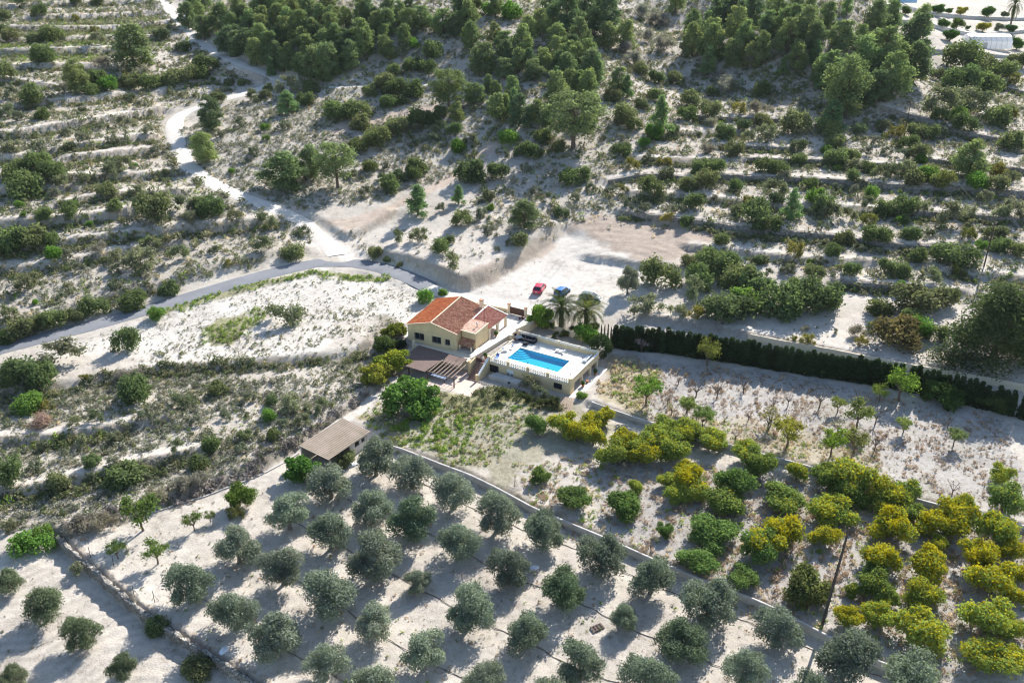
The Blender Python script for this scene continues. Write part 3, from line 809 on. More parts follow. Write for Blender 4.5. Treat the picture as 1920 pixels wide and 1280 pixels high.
# concrete cistern in front
b_ = empty('cistern', (*uv(4.7, -1.7)[:2], 0), UA, 'long low grey concrete cistern against the front of the pool building', 'cistern')
P('tank', M_conc, MB().prism([(-3.1, -.55), (3.1, -.55), (3.2, .9), (-2.4, 1.2)], -.3, .78), b_)
P('hatch', M_dark, MB().box(1.0, -.585, .2, 1.55, -.552, .62), b_)

# furniture on the deck
def deck(name, u, v, rz, label, cat, group=None): return empty(name, (*uv(u, v)[:2], DZ), UA + rz, label, cat, group)
s = deck('garden_sofa', 2.6, 10.6, 0, 'dark covered rattan sofa set against the rear parapet of the pool deck', 'sofa')
P('seat', M_black, MB().box(-1.5, -.55, 0, 1.5, .45, .45), s, bevel=.06); P('backrest', M_black, MB().box(-1.5, .452, 0, 1.5, .75, .95), s, bevel=.06)
P('armrest', M_black, MB().box(-1.75, -.55, 0, -1.503, .75, .7), s, bevel=.05); P('armrest', M_black, MB().box(1.503, -.55, 0, 1.75, .75, .7), s, bevel=.05)
P('cushion', M_black, MB().box(-1.4, -.5, .453, -.05, .4, .58).box(.05, -.5, .453, 1.4, .4, .58), s, bevel=.05)
s = deck('footstool', 3.0, 9.2, .2, 'dark square footstool in front of the covered sofa by the pool', 'footstool')
P('seat', M_black, MB().box(-.5, -.42, .08, .5, .42, .5), s, bevel=.06)
for x, y in ((-.42, -.34), (.42, -.34), (-.42, .34), (.42, .34)): P('leg', M_dark, MB().box(x - .04, y - .04, 0, x + .04, y + .04, .1), s)
s = deck('round_table', .9, 10.2, 0, 'round dark table with a glass top in the far corner of the deck', 'table')
P('table_top', M_glass, MB().lathe([(.01, .70), (.72, .70), (.74, .72), (.72, .74), (.01, .74)], 20), s)
P('leg', M_dark, MB().lathe([(.3, 0), (.28, .05), (.06, .1), (.05, .69), (.2, .698)], 12), s)
for k in range(3):
    a = k * 2.1 + .4
    c = deck('garden_chair', .9 + 1.15 * math.cos(a), 10.2 + 1.15 * math.sin(a) * .8, a, ('dark chair on the house side of the round glass table', 'dark chair behind the round glass table near the parapet', 'dark chair in front of the round glass table')[k], 'chair', 'dark chairs round the glass table')
    P('seat', M_dark, MB().box(-.22, -.24, .4, .22, .24, .46), c); P('backrest', M_dark, MB().box(.222, -.24, .4, .28, .24, .88), c)
    for x, y in ((-.2, -.2), (.2, -.2), (-.2, .2), (.2, .2)): P('leg', M_dark, MB().box(x - .02, y - .02, 0, x + .02, y + .02, .398), c)
def white_chair(u, v, rz, label):
    c = deck('plastic_chair', u, v, rz, label, 'chair', 'white plastic chairs at the house end of the pool')
    P('seat', M_plastic, MB().box(-.25, -.25, .4, .25, .25, .45), c, bevel=.02); P('backrest', M_plastic, MB().hexa([(.2, -.24, .452), (.25, -.24, .452), (.25, .24, .452), (.2, .24, .452), (.3, -.2, .9), (.34, -.2, .9), (.34, .2, .9), (.3, .2, .9)]), c)
    for x, y in ((-.22, -.22), (.22, -.22), (-.22, .22), (.22, .22)): P('leg', M_plastic, MB().box(x - .03, y - .03, 0, x + .03, y + .03, .399), c)
white_chair(.75, 4.6, 2.6, 'white plastic chair nearest the white garden table by the house wall')
white_chair(1.5, 6.5, 1.2, 'white plastic chair on the far side of the white garden table')
white_chair(.7, 3.0, -2.0, 'white plastic chair beside the top of the garden stairs')
s = deck('garden_table', 1.0, 5.6, 0, 'white garden table between the pool and the passage wall', 'table')
P('table_top', M_plastic, MB().lathe([(.01, .68), (.55, .68), (.56, .71), (.01, .72)], 18), s)
for k in range(4): P('leg', M_plastic, MB().tube([(.35 * math.cos(k * 1.571 + .78), .35 * math.sin(k * 1.571 + .78), 0), (.2 * math.cos(k * 1.571 + .78), .2 * math.sin(k * 1.571 + .78), .68)], .03, 6), s)
def lounger(u, v, rz, label, cloth=M_plastic):
    s = deck('sun_lounger', u, v, rz, label, 'sun lounger')
    P('frame', M_plastic, MB().box(-.95, -.32, .26, .45, -.27, .33).box(-.95, .27, .26, .45, .32, .33), s)
    P('seat', cloth, MB().box(-.95, -.3, .332, .4, .3, .40), s, bevel=.02); P('backrest', cloth, MB().hexa([(.4, -.3, .33), (.45, -.3, .3), (.45, .3, .3), (.4, .3, .33), (.95, -.3, .72), (1.0, -.3, .68), (1.0, .3, .68), (.95, .3, .72)]), s)
    for x, y in ((-.85, -.29), (.35, -.29), (-.85, .29), (.35, .29)): P('leg', M_plastic, MB().box(x - .03, y - .03, 0, x + .03, y + .03, .258), s)
M_blue = mat_plain('blue_cloth', (.16, .25, .50), .8, .2, 8)
lounger(1.2, 1.5, 1.9, 'lounger under a blue patterned towel beside the front balustrade', M_blue)
lounger(10.2, 9.8, .0, 'white sun lounger lying in the shade of the rear parapet')
s = deck('garden_bench', 15.9, 9.5, -math.pi / 2, 'white cushioned bench in the right rear corner of the deck', 'bench')
P('seat', M_plastic, MB().box(-1.1, -.4, .1, 1.1, .35, .45), s, bevel=.05); P('backrest', M_plastic, MB().box(-1.1, .353, .1, 1.1, .6, .85), s, bevel=.05)
for i, u in enumerate(fu[1:]):
    t = tag(MB().lathe([(.05, 0), (.03, .04), (.025, .75), (.09, .78), (.1, .95), (.02, 1.0)], 9).build('lamp_post', M_dark, None, (*uv(u + .21, .19)[:2], 3.27)), ('second', 'third', 'fourth', 'right-hand end')[i] + ' lamp on the front balustrade pillars above the garden', 'lamp', 'lamps on the front balustrade')

# ------------------------------------------------------------------ the house
HB = np.array([-12.0, 6.0])
hs = empty('house', (*uv(*HB)[:2], 1.9), UA, 'cream single-storey house with orange and brown tiled gable roof', 'house')
HL = (-HB[0], -HB[1], -1.9)
def H(name, mat, mb, par=None, **k):
    o = mb.build(name, mat, par or hs, **k)
    o.location = HL if par is None else (0, 0, 0)
    return o
def hp(x, y, z=None):
    p = (-18.1 + x * .9936 - y * .1132, .1 + x * .1132 + y * .9936)
    return p if z is None else (*p, z)
HW, HD, EZ, RZ_ = 10.5, 12.5, 5.5, 6.85
wins = [(1.5, 3.5, 2.55, 3.95), (5.3, 7.2, 2.55, 3.9), (8.1, 9.1, 2.6, 3.8)]
m = MB()
wall(m, hp(0, 0), hp(HW, 0), -.3, EZ - .1, .3, wins)
wall(m, hp(HW, .3), hp(HW, HD), .5, EZ - .1, .3, [(2.8, 3.7, 1.95, 3.9), (5.0, 6.2, 2.7, 3.9), (8.2, 9.2, 1.95, 4.0)])
wall(m, hp(HW - .3, HD), hp(.3, HD), .5, EZ - .1, .3); wall(m, hp(0, HD), hp(0, .3), .5, EZ - .1, .3, [(3, 4.2, 2.8, 3.9), (7, 8.2, 2.8, 3.9)])
for y0, y1 in ((0, .3), (HD - .3, HD)):
    a, b, c = hp(0, y0, EZ - .1), hp(HW, y0, EZ - .1), hp(HW / 2, y0, RZ_ - .1); d, e, f = hp(0, y1, EZ - .1), hp(HW, y1, EZ - .1), hp(HW / 2, y1, RZ_ - .1)
    m.add([a, b, c, d, e, f], [(0, 1, 2), (5, 4, 3), (0, 3, 4, 1), (1, 4, 5, 2), (2, 5, 3, 0)])
H('wall', M_cream, m)
r1 = MB(); corrug(r1, hp(-.35, -.25, EZ - .09), hp(-.35, HD + .3, EZ - .09), hp(HW / 2, -.25, RZ_), hp(HW / 2, HD + .3, RZ_), .3, .04, 3); H('roof', M_tile_new, r1, smooth_=True)['label'] = 'bright orange newly tiled left slope of the roof'
r2 = MB(); corrug(r2, hp(HW + .35, -.25, EZ - .09), hp(HW + .35, HD + .3, EZ - .09), hp(HW / 2, -.25, RZ_), hp(HW / 2, HD + .3, RZ_), .3, .055, 3); H('roof', M_tile_old, r2, smooth_=True)['label'] = 'weathered brown tiled right slope of the roof'
m = MB()
m.beam(hp(-.45, -.3, EZ - .03), hp(HW / 2, -.3, RZ_ + .10), .22, .14); m.beam(hp(HW / 2, -.3, RZ_ + .10), hp(HW + .45, -.3, EZ - .03), .22, .14)
m.beam(hp(HW / 2, -.2, RZ_ + .12), hp(HW / 2, HD + .35, RZ_ + .12), .26, .12)
m.beam(hp(HW / 2, HD + .3, RZ_ + .08), hp(HW + .45, HD + .3, EZ - .05), .2, .12)
H('roof_verge', mat_plain('verge_mortar', (.60, .47, .34), .9, .1), m)
def window(A, d, n, s0, s1, za, zb, par_):
    """frame, pane and black grille in an opening of the wall running from A along d"""
    nn = n / np.hypot(*n)
    def bx(mb, a, b, z0, z1, o0, o1):
        p = A + d * a + nn * o0; q = A + d * b + nn * o0; r = A + d * b + nn * o1; s_ = A + d * a + nn * o1
        return mb.hexa([(*p, z0), (*q, z0), (*r, z0), (*s_, z0), (*p, z1), (*q, z1), (*r, z1), (*s_, z1)])
    f = MB(); mid = (s0 + s1) / 2
    bx(f, s0, s0 + .07, za, zb, .12, .2); bx(f, s1 - .07, s1, za, zb, .12, .2); bx(f, s0 + .07, s1 - .07, za, za + .07, .12, .2); bx(f, s0 + .07, s1 - .07, zb - .07, zb, .12, .2); bx(f, mid - .04, mid + .04, za + .07, zb - .07, .12, .2)
    fo = H('window', M_alu, f)
    H('pane', M_glass, bx(MB(), s0 + .07, s1 - .07, za + .07, zb - .07, .15, .17), fo)
    H('blind', M_white, bx(MB(), s0 + .08, s1 - .08, zb - .45, zb - .08, .175, .19), fo)
    g = MB(); k = int((s1 - s0) / .14)
    for i in range(k + 1): bx(g, s0 + i * (s1 - s0) / k - .012, s0 + i * (s1 - s0) / k + .012, za - .05, zb + .05, -.10, -.075)
    for z in (za, (za * 2 + zb) / 3, (za + 2 * zb) / 3, zb): bx(g, s0 - .05, s1 + .05, z - .015, z + .015, -.074, -.05)
    H('window_grille', M_dark, g, fo)
    H('window_sill', M_creamL, bx(MB(), s0 - .1, s1 + .1, za - .09, za - .002, -.07, .11), fo)
A_, d_ = np.array(hp(0, 0)), np.array([.9936, .1132]); n_ = np.array([-.1132, .9936])
for w_ in wins: window(A_, d_, n_, *w_, hs)
A2 = np.array(hp(HW, .3)); d2 = np.array([-.1132, .9936]); n2 = np.array([-.9936, -.1132])
window(A2, d2, n2, 5.0, 6.2, 2.7, 3.9, hs)
def slab(mb, A, d, n, s0, s1, z0, z1, o0, o1):
    p = A + d * s0 + n * o0; q = A + d * s1 + n * o0; r = A + d * s1 + n * o1; s_ = A + d * s0 + n * o1
    return mb.hexa([(*p, z0), (*q, z0), (*r, z0), (*s_, z0), (*p, z1), (*q, z1), (*r, z1), (*s_, z1)])
for a, b, t in ((2.8, 3.7, 3.9), (8.2, 9.2, 4.0)):
    dd = H('door', M_brown, slab(MB(), A2, d2, n2, a, b, 1.95, t, .1, .16))
    H('handle', M_alu, slab(MB(), A2, d2, n2, a + .08, a + .2, 2.9, 2.94, .04, .098), dd)
for a in (3, 7):
    A3 = np.array(hp(0, HD)); d3 = np.array([.1132, -.9936]); n3 = np.array([.9936, .1132])
    window(A3, d3, n3, a, a + 1.2, 2.8, 3.9, hs)
# kitchen annex on the right
m = MB(); ax0, ax1, ay0, ay1 = -7.75, -4.6, 3.3, 7.75
wall(m, (ax0, ay0), (ax1, ay0), .3, 5.4, .25, [(.5, 1.3, 1.75, 3.4), (1.6, 2.6, 2.5, 3.3)]); wall(m, (ax1, ay0 + .25), (ax1, ay1), .3, 5.4, .25); wall(m, (ax1 - .25, ay1), (ax0, ay1), .3, 5.4, .25)
m.box(ax0 + .26, ay0 + .6, 1.6, ax1 - .26, ay0 + .7, 5.2)
H('annex_wall', M_cream, m)
H('annex_door', M_dark, MB().box(ax0 + .5, ay0 + .12, 1.75, ax0 + 1.3, ay0 + .18, 3.4))
wq = H('window', M_dark, MB().box(ax0 + 1.6, ay0 + .1, 2.5, ax0 + 2.6, ay0 + .16, 3.3)); H('pane', M_glass, MB().box(ax0 + 1.68, ay0 + .08, 2.58, ax0 + 2.52, ay0 + .098, 3.22), wq)
m = MB(); corrug(m, (ax0 - .5, ay0 - .22, 5.42), (ax1 + .15, ay0 - .22, 5.42), (ax0 - .5, ay1 + .1, 5.72), (ax1 + .15, ay1 + .1, 5.72), .3, .04, 2)
m.box(ax0 - .45, ay0 - .15, 5.36, ax1 + .1, ay1, 5.40); H('annex_roof', M_tile_pale, m, smooth_=True)
H('annex_verge', M_creamL, MB().beam((ax0 - .55, ay0 - .24, 5.47), (ax1 + .2, ay0 - .24, 5.47), .18, .14).beam((ax1 + .15, ay0 - .14, 5.47), (ax1 + .15, ay1 + .1, 5.76), .16, .16))
m = MB(); corrug(m, (ax0 + .2, ay0 - 1.45, 3.15), (ax1 - .02, ay0 - 1.45, 3.15), (ax0 + .2, ay0 - .01, 3.95), (ax1 - .02, ay0 - .01, 3.95), .28, .04, 2); m.beam((ax0 + .3, ay0 - 1.4, 3.06), (ax1 - .1, ay0 - 1.4, 3.06), .1, .12)
H('canopy', M_tile_old, m, smooth_=True)
for u in (ax0 + .35, ax1 - .2): H('canopy_post', M_creamL, MB().box(u - .09, ay0 - 1.45, 1.7, u + .09, ay0 - 1.29, 3.0))
H('flue', M_alu, MB().lathe([(.1, 5.55), (.1, 6.3), (.2, 6.32), (.2, 6.42), (.03, 6.55)], 10, (-5.6, 5.5, 0)))
# porch
m = MB(); pz0, pz1 = 4.45, 5.42
corrug(m, (-4.35, 7.9, pz0), (-4.35, 15.0, pz0), (-8.35, 7.9, pz1), (-9.1, 15.0, pz1), .3, .05, 2); H('porch_roof', M_tile_red, m, smooth_=True)
H('porch_flashing', M_white, MB().beam((-8.3, 7.8, pz1 + .1), (-9.05, 15.05, pz1 + .1), .3, .1).beam((-4.3, 15.05, pz0 + .08), (-9.0, 15.05, pz1 + .1), .2, .12))
for v0 in (8.0, 11.2, 14.4):
    H('porch_column', M_creamL, MB().box(-4.85, v0, 1.95, -4.4, v0 + .45, 3.5))
def arch(v0, v1):
    m = MB(); n = 12; r = (v1 - v0) / 2; c = (v0 + v1) / 2
    for i in range(n):
        a0, a1 = math.pi * i / n, math.pi * (i + 1) / n
        y0, y1 = c - r * math.cos(a0), c - r * math.cos(a1); z0, z1 = 3.5 + .75 * math.sin(a0), 3.5 + .75 * math.sin(a1)
        m.hexa([(-4.82, y0, z0), (-4.43, y0, z0), (-4.43, y1, z1), (-4.82, y1, z1), (-4.82, y0, 4.38), (-4.43, y0, 4.38), (-4.43, y1, 4.38), (-4.82, y1, 4.38)])
    return m
for v0 in (8.45, 11.65): H('porch_arch', M_creamL, arch(v0, v0 + 2.75))
for v0 in (8.0, 11.2, 14.4): H('porch_pier', M_creamL, MB().box(-4.82, v0, 3.502, -4.43, v0 + .45, 4.38))
H('porch_gable', M_creamL, MB().box(-8.9, 14.6, 3.6, -4.86, 14.85, 4.4))
# chimney and mast
ch = H('chimney', M_creamL, MB().box(-9.75, 13.0, 5.3, -9.1, 13.6, 7.1)); H('chimney_cap', M_tile_old, MB().box(-9.82, 12.93, 7.25, -9.03, 13.67, 7.33).box(-9.75, 13.0, 7.102, -9.65, 13.1, 7.25).box(-9.2, 13.0, 7.102, -9.1, 13.1, 7.25).box(-9.75, 13.5, 7.102, -9.65, 13.6, 7.25).box(-9.2, 13.5, 7.102, -9.1, 13.6, 7.25), ch)
H('aerial_mast', M_dark, MB().tube([(-4.9, 7.0, 3.2), (-4.9, 7.0, 9.2)], .04, 6).beam((-5.3, 7.0, 9.1), (-4.5, 7.0, 9.1), .03, .03).beam((-5.2, 6.8, 8.7), (-4.6, 7.2, 8.7), .03, .03))
# raised terrace in front
m = MB(); wall(m, (-15.9, -1.4), (-3.2, -1.4), -.3, 1.72, .3); m.prism([(-15.9, -1.1), (-3.2, -1.1), (-3.2, 3.3), (-7.7, 3.3), hp(HW, -.01), hp(2.2, -.01)], .9, 1.72)
m.box(-16.1, -1.45, -.3, -15.7, -1.0, 2.95)
H('terrace', M_creamL, m)
for a, b in ((-15.6, -12.6), (-12.5, -9.5), (-9.4, -6.4), (-6.3, -3.6)): o = balustrade((a, -1.25), (b, -1.25), 1.72, 2.42, hs); o.location = HL
# gate-side pale path slab left of the house
H('side_path', M_paving, MB().prism([(-20.6, .8), (-18.35, .4), (-19.6, 9), (-21.4, 9)], 1.4, 2.02))

# ------------------------------------------------------------------ yard, walls, gate, stairs, pergola
def struct(name, poly, z0, z1, mat): return tag(MB().prism([uv(*p)[:2] for p in poly], z0, z1).build(name, mat), kind='structure')
struct('courtyard', [(-9, 7.78), (-2.25, 7.78), (-1.2, 13), (-.5, 19.8), (-7, 20.1), (-9.3, 15.2)], 1.5, 2.03, M_paving)
struct('passage', [(-4.55, .6), (-2.9, .6), (-2.27, 7.76), (-4.55, 7.76)], 1.3, 1.99, M_paving)
def m_terr():
    m = NT('terracotta_paving'); p = m.coord(); b = m.new('ShaderNodeTexBrick'); b.offset = 0; b.inputs['Scale'].default_value = 1.5
    b.inputs['Color1'].default_value = (.58, .40, .30, 1); b.inputs['Color2'].default_value = (.66, .48, .37, 1); b.inputs['Mortar'].default_value = (.5, .42, .36, 1); b.inputs['Mortar Size'].default_value = .02; b.inputs['Brick Width'].default_value = .5
    m.link(p, b.inputs['Vector']); m.col(m.mix(m.math('MULTIPLY', m.noise(1, 4, .6, p), .5), b.outputs['Color'], (.62, .52, .45))); m.rough(.8); return m.m
struct('patio', [(-13.5, -9.6), (2.05, -9.45), (1.4, -4.3), (-.1, -4.15), (-.1, -1.45), (-13.5, -1.45)], -.3, 0.0, m_terr())
struct('garden_path', [(17.4, -1.7), (18.9, -1.9), (19.2, 1.5), (19.1, 12.4), (17.4, 12.4)], -.3, .03, M_paving)
pw = empty('passage_wall', (*uv(-2, 6)[:2], 1.9), UA, 'low cream wall with broad white coping between house passage and pool', 'wall')
m = MB(); wall(m, (-.75, -7.2), (.85, 7.0), -2.2, .72, .3); wall(m, (.85, 7.0), (1.75, 10.6), -2.2, 1.1, .3); wall(m, (1.75, 10.6), (1.9, 13.6), -2.2, .9, .3); P('wall', M_creamL, m, pw)
m = MB(); wall(m, (-.68, -7.2), (.92, 7.0), .723, .84, .5); P('coping', M_white, m, pw)
P('wall_pillar', M_creamL, MB().box(.9, 4.0, .2, 1.5, 4.5, 1.15), pw)
bw = empty('boundary_wall', (*uv(-14, 19.4)[:2], 1.9), UA, 'cream wall with white railings along the lane behind the house', 'wall')
m = MB(); wall(m, (-6.9, -.3), (6.6, .55), -1, 1.1, .28); P('wall', M_creamL, m, bw)
m = MB()
for k in range(64):
    t = k / 63; m.tube([(-6.8 + 13.3 * t, -.14 + .85 * t, 1.1), (-6.8 + 13.3 * t, -.14 + .85 * t, 1.95)], .018, 4)
m.beam((-6.8, -.14, 1.95), (6.5, .71, 1.95), .05, .05); m.beam((-6.8, -.14, 1.25), (6.5, .71, 1.25), .04, .04); P('railing', M_white, m, bw)
gt = empty('gate', (*uv(-5.1, 20.2)[:2], 2.0), UA, 'brown double-leaf driveway gate between two capped pillars', 'gate')
for s_ in (-1, 1):
    P('gate_leaf', M_brown, MB().box(-.86 * (1 + s_) + s_ * 1.72 * (s_ > 0) + (.02 if s_ > 0 else 0), -.04, .1, -.86 * (1 + s_) + s_ * 1.72 * (s_ > 0) + 1.70, .04, 1.65) if False else MB().box(min(.02 * s_, 1.7 * s_), -.04, .1, max(.02 * s_, 1.7 * s_), .04, 1.62), gt)
    pl = P('gate_pillar', M_creamL, MB().box(s_ * 1.95 - .23, -.24, -.2, s_ * 1.95 + .23, .22, 2.05), gt); P('pillar_cap', M_terra, MB().box(s_ * 1.95 - .28, -.29, 2.052, s_ * 1.95 + .28, .27, 2.22), pl)
gw = empty('garden_wall', (*uv(2, 19.5)[:2], 1.5), UA, 'pale rendered wall closing the palm garden beside the driveway gate', 'wall')
m = MB(); wall(m, (-4.8, .55), (1.2, .2), -1.2, 1.4, .28); wall(m, (1.2, .2), (9, -1.1), -1.8, .6, .28); P('wall', M_creamL, m, gw)
P('coping', M_white, MB().beam((-4.8, .69, 1.47), (1.2, .34, 1.47), .36, .068), gw)

st = empty('stairs', (*uv(-.9, -2.2)[:2], 0), UA, 'reddish brown garden steps climbing between cream walls to the pool', 'stairs')
M_step = mat_plain('red_step_tiles', (.24, .11, .085), .7, .1)
for k in range(10):
    v0 = -2.0 + k * .37
    P('step', M_step, MB().box(-.92, v0, -.2, 1.0, v0 + .39 if k < 9 else v0 + .9, .2 * (k + 1)), st)
    P('step_nosing', M_creamL, MB().box(-.92, v0 - .02, .2 * (k + 1) - .035, 1.0, v0 - .002, .2 * (k + 1) + .004), st)
m = MB(); m.hexa([(1.02, -1.75, -.3), (1.32, -1.75, -.3), (1.32, 2.2, -.3), (1.02, 2.2, -.3), (1.02, -1.75, 1.0), (1.32, -1.75, 1.0), (1.32, 2.2, 3.0), (1.02, 2.2, 3.0)]); m.box(.97, -2.2, -.3, 1.37, -1.752, 1.45); P('stair_wall', M_cream, m, st)
P('stair_wall_cap', M_white, MB().hexa([(.97, -1.75, 1.003), (1.37, -1.75, 1.003), (1.37, 2.2, 3.003), (.97, 2.2, 3.003), (.97, -1.75, 1.07), (1.37, -1.75, 1.07), (1.37, 2.2, 3.07), (.97, 2.2, 3.07)]), st)
m = MB(); wall(m, (-1.25, -.2), (-1.25, 1.6), -.3, 2.4, .3, (), 2.7); m.box(-1.9, -.2, -.3, -1.552, .6, 2.65); P('stair_wall', M_cream, m, st)
P('side_gate', M_brown, MB().box(-1.2, 1.62, 1.5, -.0, 1.68, 2.75), st)

pg = empty('pergola', (*uv(-8, -4.5)[:2], 0), UA, 'dark boarded pergola roof with open rafters over the patio', 'pergola')
M_board = mat_plain('brown_boards', (.17, .115, .095), .8, .14, 1.5)
g = lambda u, v, z: (u + 8, v + 4.5, z)
def sheet(mb, q, t=.09):
    return mb.hexa([(x, y, z - t) for x, y, z in q] + list(q))
P('roof_panel', M_board, sheet(MB(), [g(-14.6, -4.3, 2.22), g(-9.3, -4.3, 2.22), g(-9.3, -1.42, 2.42), g(-14.6, -1.42, 2.42)]), pg)
P('roof_panel', M_board, sheet(MB(), [g(-9.28, -4.3, 2.22), g(-3.5, -4.3, 2.22), g(-3.5, -1.42, 2.42), g(-9.28, -1.42, 2.42)]), pg)
P('roof_panel', M_board, sheet(MB(), [g(-12.3, -8.9, 2.06), g(-8.0, -8.9, 2.06), g(-7.6, -4.32, 2.22), g(-14.3, -4.32, 2.22)]), pg)
for k in range(7):
    u = -7.3 + k * .8
    P('rafter', M_wood, MB().beam(g(u, -8.55, 2.17), g(u - .12, -3.3, 2.36), .13, .17), pg)
P('beam', M_darkwood, MB().beam(g(-12.2, -8.2, 1.96), g(-2.0, -8.2, 1.96), .16, .18), pg)
P('beam', M_darkwood, MB().beam(g(-14.2, -4.6, 2.08), g(-2.9, -4.6, 2.08), .16, .18), pg)
for u, v in ((-12.1, -8.2), (-7.9, -8.2), (-2.1, -8.2), (-13.9, -4.6)):
    P('post', M_darkwood, MB().box(u + 8 - .09, v + 4.5 - .09, 0, u + 8 + .09, v + 4.5 + .09, 1.79 if v < -5 else 1.9), pg)
tb = empty('patio_table', (*uv(-6.4, -7.0)[:2], 0), UA, 'blue-grey topped table in the shade under the pergola rafters', 'table')
P('table_top', mat_plain('blue_grey', (.22, .28, .38), .5, .08), MB().box(-1.8, -.5, .72, 1.8, .5, .77), tb)
for x in (-1.6, 1.6):
    for y in (-.4, .4): P('leg', M_dark, MB().box(x - .04, y - .04, 0, x + .04, y + .04, .718), tb)
def pot(u, v, z, s, label, mat=M_terra):
    o = empty('plant_pot', (*uv(u, v)[:2], z), 0, label, 'plant pot', 'terracotta pots round the pool building')
    P('pot', mat, MB().lathe([(.2 * s, 0), (.3 * s, .4 * s), (.33 * s, .42 * s), (.33 * s, .5 * s), (.27 * s, .5 * s), (.02, .46 * s)], 12), o); return o
POTS = [pot(17.95, 3.9, .03, 1.1, 'terracotta pot nearest the front corner of the side porch'), pot(18.0, 5.6, .03, .9, 'terracotta pot by the middle column of the side porch'), pot(18.0, 9.0, .03, 1.0, 'terracotta pot at the rear end of the side porch'),
        pot(-1.0, 1.0, DZ - .3, .9, 'leafy pot at the top of the garden stairs'), pot(-4.0, 9.8, 2.03, .9, 'pot standing beside the porch arches')]

# ------------------------------------------------------------------ shed
sg = -.75
sh = empty('shed', (*uv(-7.4, -34.7)[:2], sg), UA, 'open-fronted concrete shed with rusty corrugated roof among the olives', 'shed')
g = lambda u, v, z: (u + 7.4, v + 34.7, z - sg)
def m_rust():
    m = NT('rusty_corrugated'); p = m.coord(); f = m.math('ADD', m.math('MULTIPLY', m.noise(.5, 5, .65, p), .7), m.math('MULTIPLY', m.noise(5, 3, .6, p), .3))
    m.col(m.ramp(f, (.3, (.17, .14, .085)), (.47, (.27, .21, .15)), (.6, (.33, .25, .19)), (.75, (.33, .28, .23)))); m.rough(.8); return m.m
m = MB(); corrug(m, g(-10.9, -39.6, 2.75), g(-10.1, -29.6, 2.75), g(-4.7, -39.8, 2.25), g(-4.0, -30.0, 2.25), .36, .032, 2); P('roof', m_rust(), m, sh, smooth_=True)
m = MB(); wall(m, g(-10.6, -30.2, 0), g(-10.9, -39.3, 0), -.2, 2.72 - sg - .14, .25); wall(m, g(-4.6, -30.3, 0), g(-10.35, -30.05, 0), -.2, 2.2 - sg - .14, .2); wall(m, g(-4.95, -34.4, 0), g(-4.7, -30.3, 0), -.2, 2.25 - sg - .14, .2, [(1.2, 2.3, 1.4, 2.3), (2.8, 3.6, 1.4, 2.2)]); wall(m, g(-5.2, -39.3, 0), g(-4.97, -34.42, 0), -.2, .6, .2); P('wall', M_conc, m, sh)
for v in (-39.2, -36.8): P('post', M_wood, MB().tube([g(-5.05, v, -.75), g(-5.05, v, 2.15)], .07, 7), sh)
P('roof_beam', M_wood, MB().beam(g(-5.0, -39.6, 2.2), g(-4.6, -30.1, 2.2), .1, .12), sh)

# ------------------------------------------------------------------ retaining and terrace walls
def m_stone(name, a, b, sc=2.6):
    m = NT(name); p = m.geo(); v = m.new('ShaderNodeTexVoronoi'); v.inputs['Scale'].default_value = sc; m.link(p, v.inputs['Vector'])
    e = m.new('ShaderNodeTexVoronoi', feature='DISTANCE_TO_EDGE'); e.inputs['Scale'].default_value = sc; m.link(p, e.inputs['Vector'])
    sepc = m.new('ShaderNodeSeparateColor'); m.link(v.outputs['Color'], sepc.inputs[0])
    c = m.mix(sepc.outputs[0], a, b); gap = m.math('MULTIPLY', e.outputs['Distance'], 9, clamp=True)
    m.col(m.mix(gap, tuple(x * .35 for x in a), c)); m.rough(.9); m.bump(m.math('ADD', gap, m.noise(8, 3, .6, p)), .8, .12); return m.m
M_stone = m_stone('drystone', (.22, .20, .17), (.48, .44, .38), 3.2)
M_stone_d = m_stone('terrace_stone', (.26, .23, .19), (.44, .39, .33))
def wall_along(name, P_, th, up, mat, label, jit=.05, off=.0, cap=None, cat='wall', group=None, gap=()):
    P_ = resample(P_, .6); n = len(P_)
    if P_[-1][0] < P_[0][0]: P_ = P_[::-1]
    d = np.gradient(P_[:, :2], axis=0); d /= np.hypot(d[:, 0], d[:, 1])[:, None]; nn = np.stack([-d[:, 1], d[:, 0]], -1)
    q = lambda o: P_[:, :2] + nn * o
    zu = height(*(q(.9)).T); zl = height(*(q(-.9)).T)
    k = np.ones(5) / 5; pad = lambda z: np.convolve(np.r_[[z[0]] * 2, z, [z[-1]] * 2], k, 'valid')
    zt = pad(np.maximum(zu, zl)) + up; zb = pad(np.minimum(zl, zu)) - .5
    rg = np.random.default_rng(len(name) + n)
    rows = []
    for o, z in ((-th - .08, zb), (-th - .04, zb * .6 + zt * .4), (-th, zt - .06), (-th + .05, zt), (-.05, zt), (.0, zt - .06), (.02, zb)):
        rows.append(np.c_[q(o + off) + rg.normal(0, jit, (n, 2)) * (o < .01), z + rg.normal(0, jit, n)])
    V = np.stack(rows, 1).reshape(-1, 3); m_ = len(rows)
    i = (np.arange(n - 1)[:, None] * m_ + np.arange(m_ - 1)[None]).ravel()
    F = np.stack([i, i + 1, i + m_ + 1, i + m_], -1)
    E_ = np.array([[0, 1, 2, 3], [0, 3, 4, 5], [0, 5, 6, 6]]);
    o = bpy.data.objects.new(name, fast_mesh(name, V, F, mat)); COL.objects.link(o)
    tag(o, label, cat, group)
    o.data.polygons.foreach_set('use_smooth', [True] * len(o.data.polygons))
    return o
wall_along('retaining_wall', TP['wall_olive'], .35, .12, M_conc, 'long pale concrete retaining wall between the olive grove and lemon rows', .01)
wall_along('retaining_wall', TP['wall_lemon'], .35, .12, M_conc, 'concrete retaining wall between the lemon rows and the bare orchard', .015)
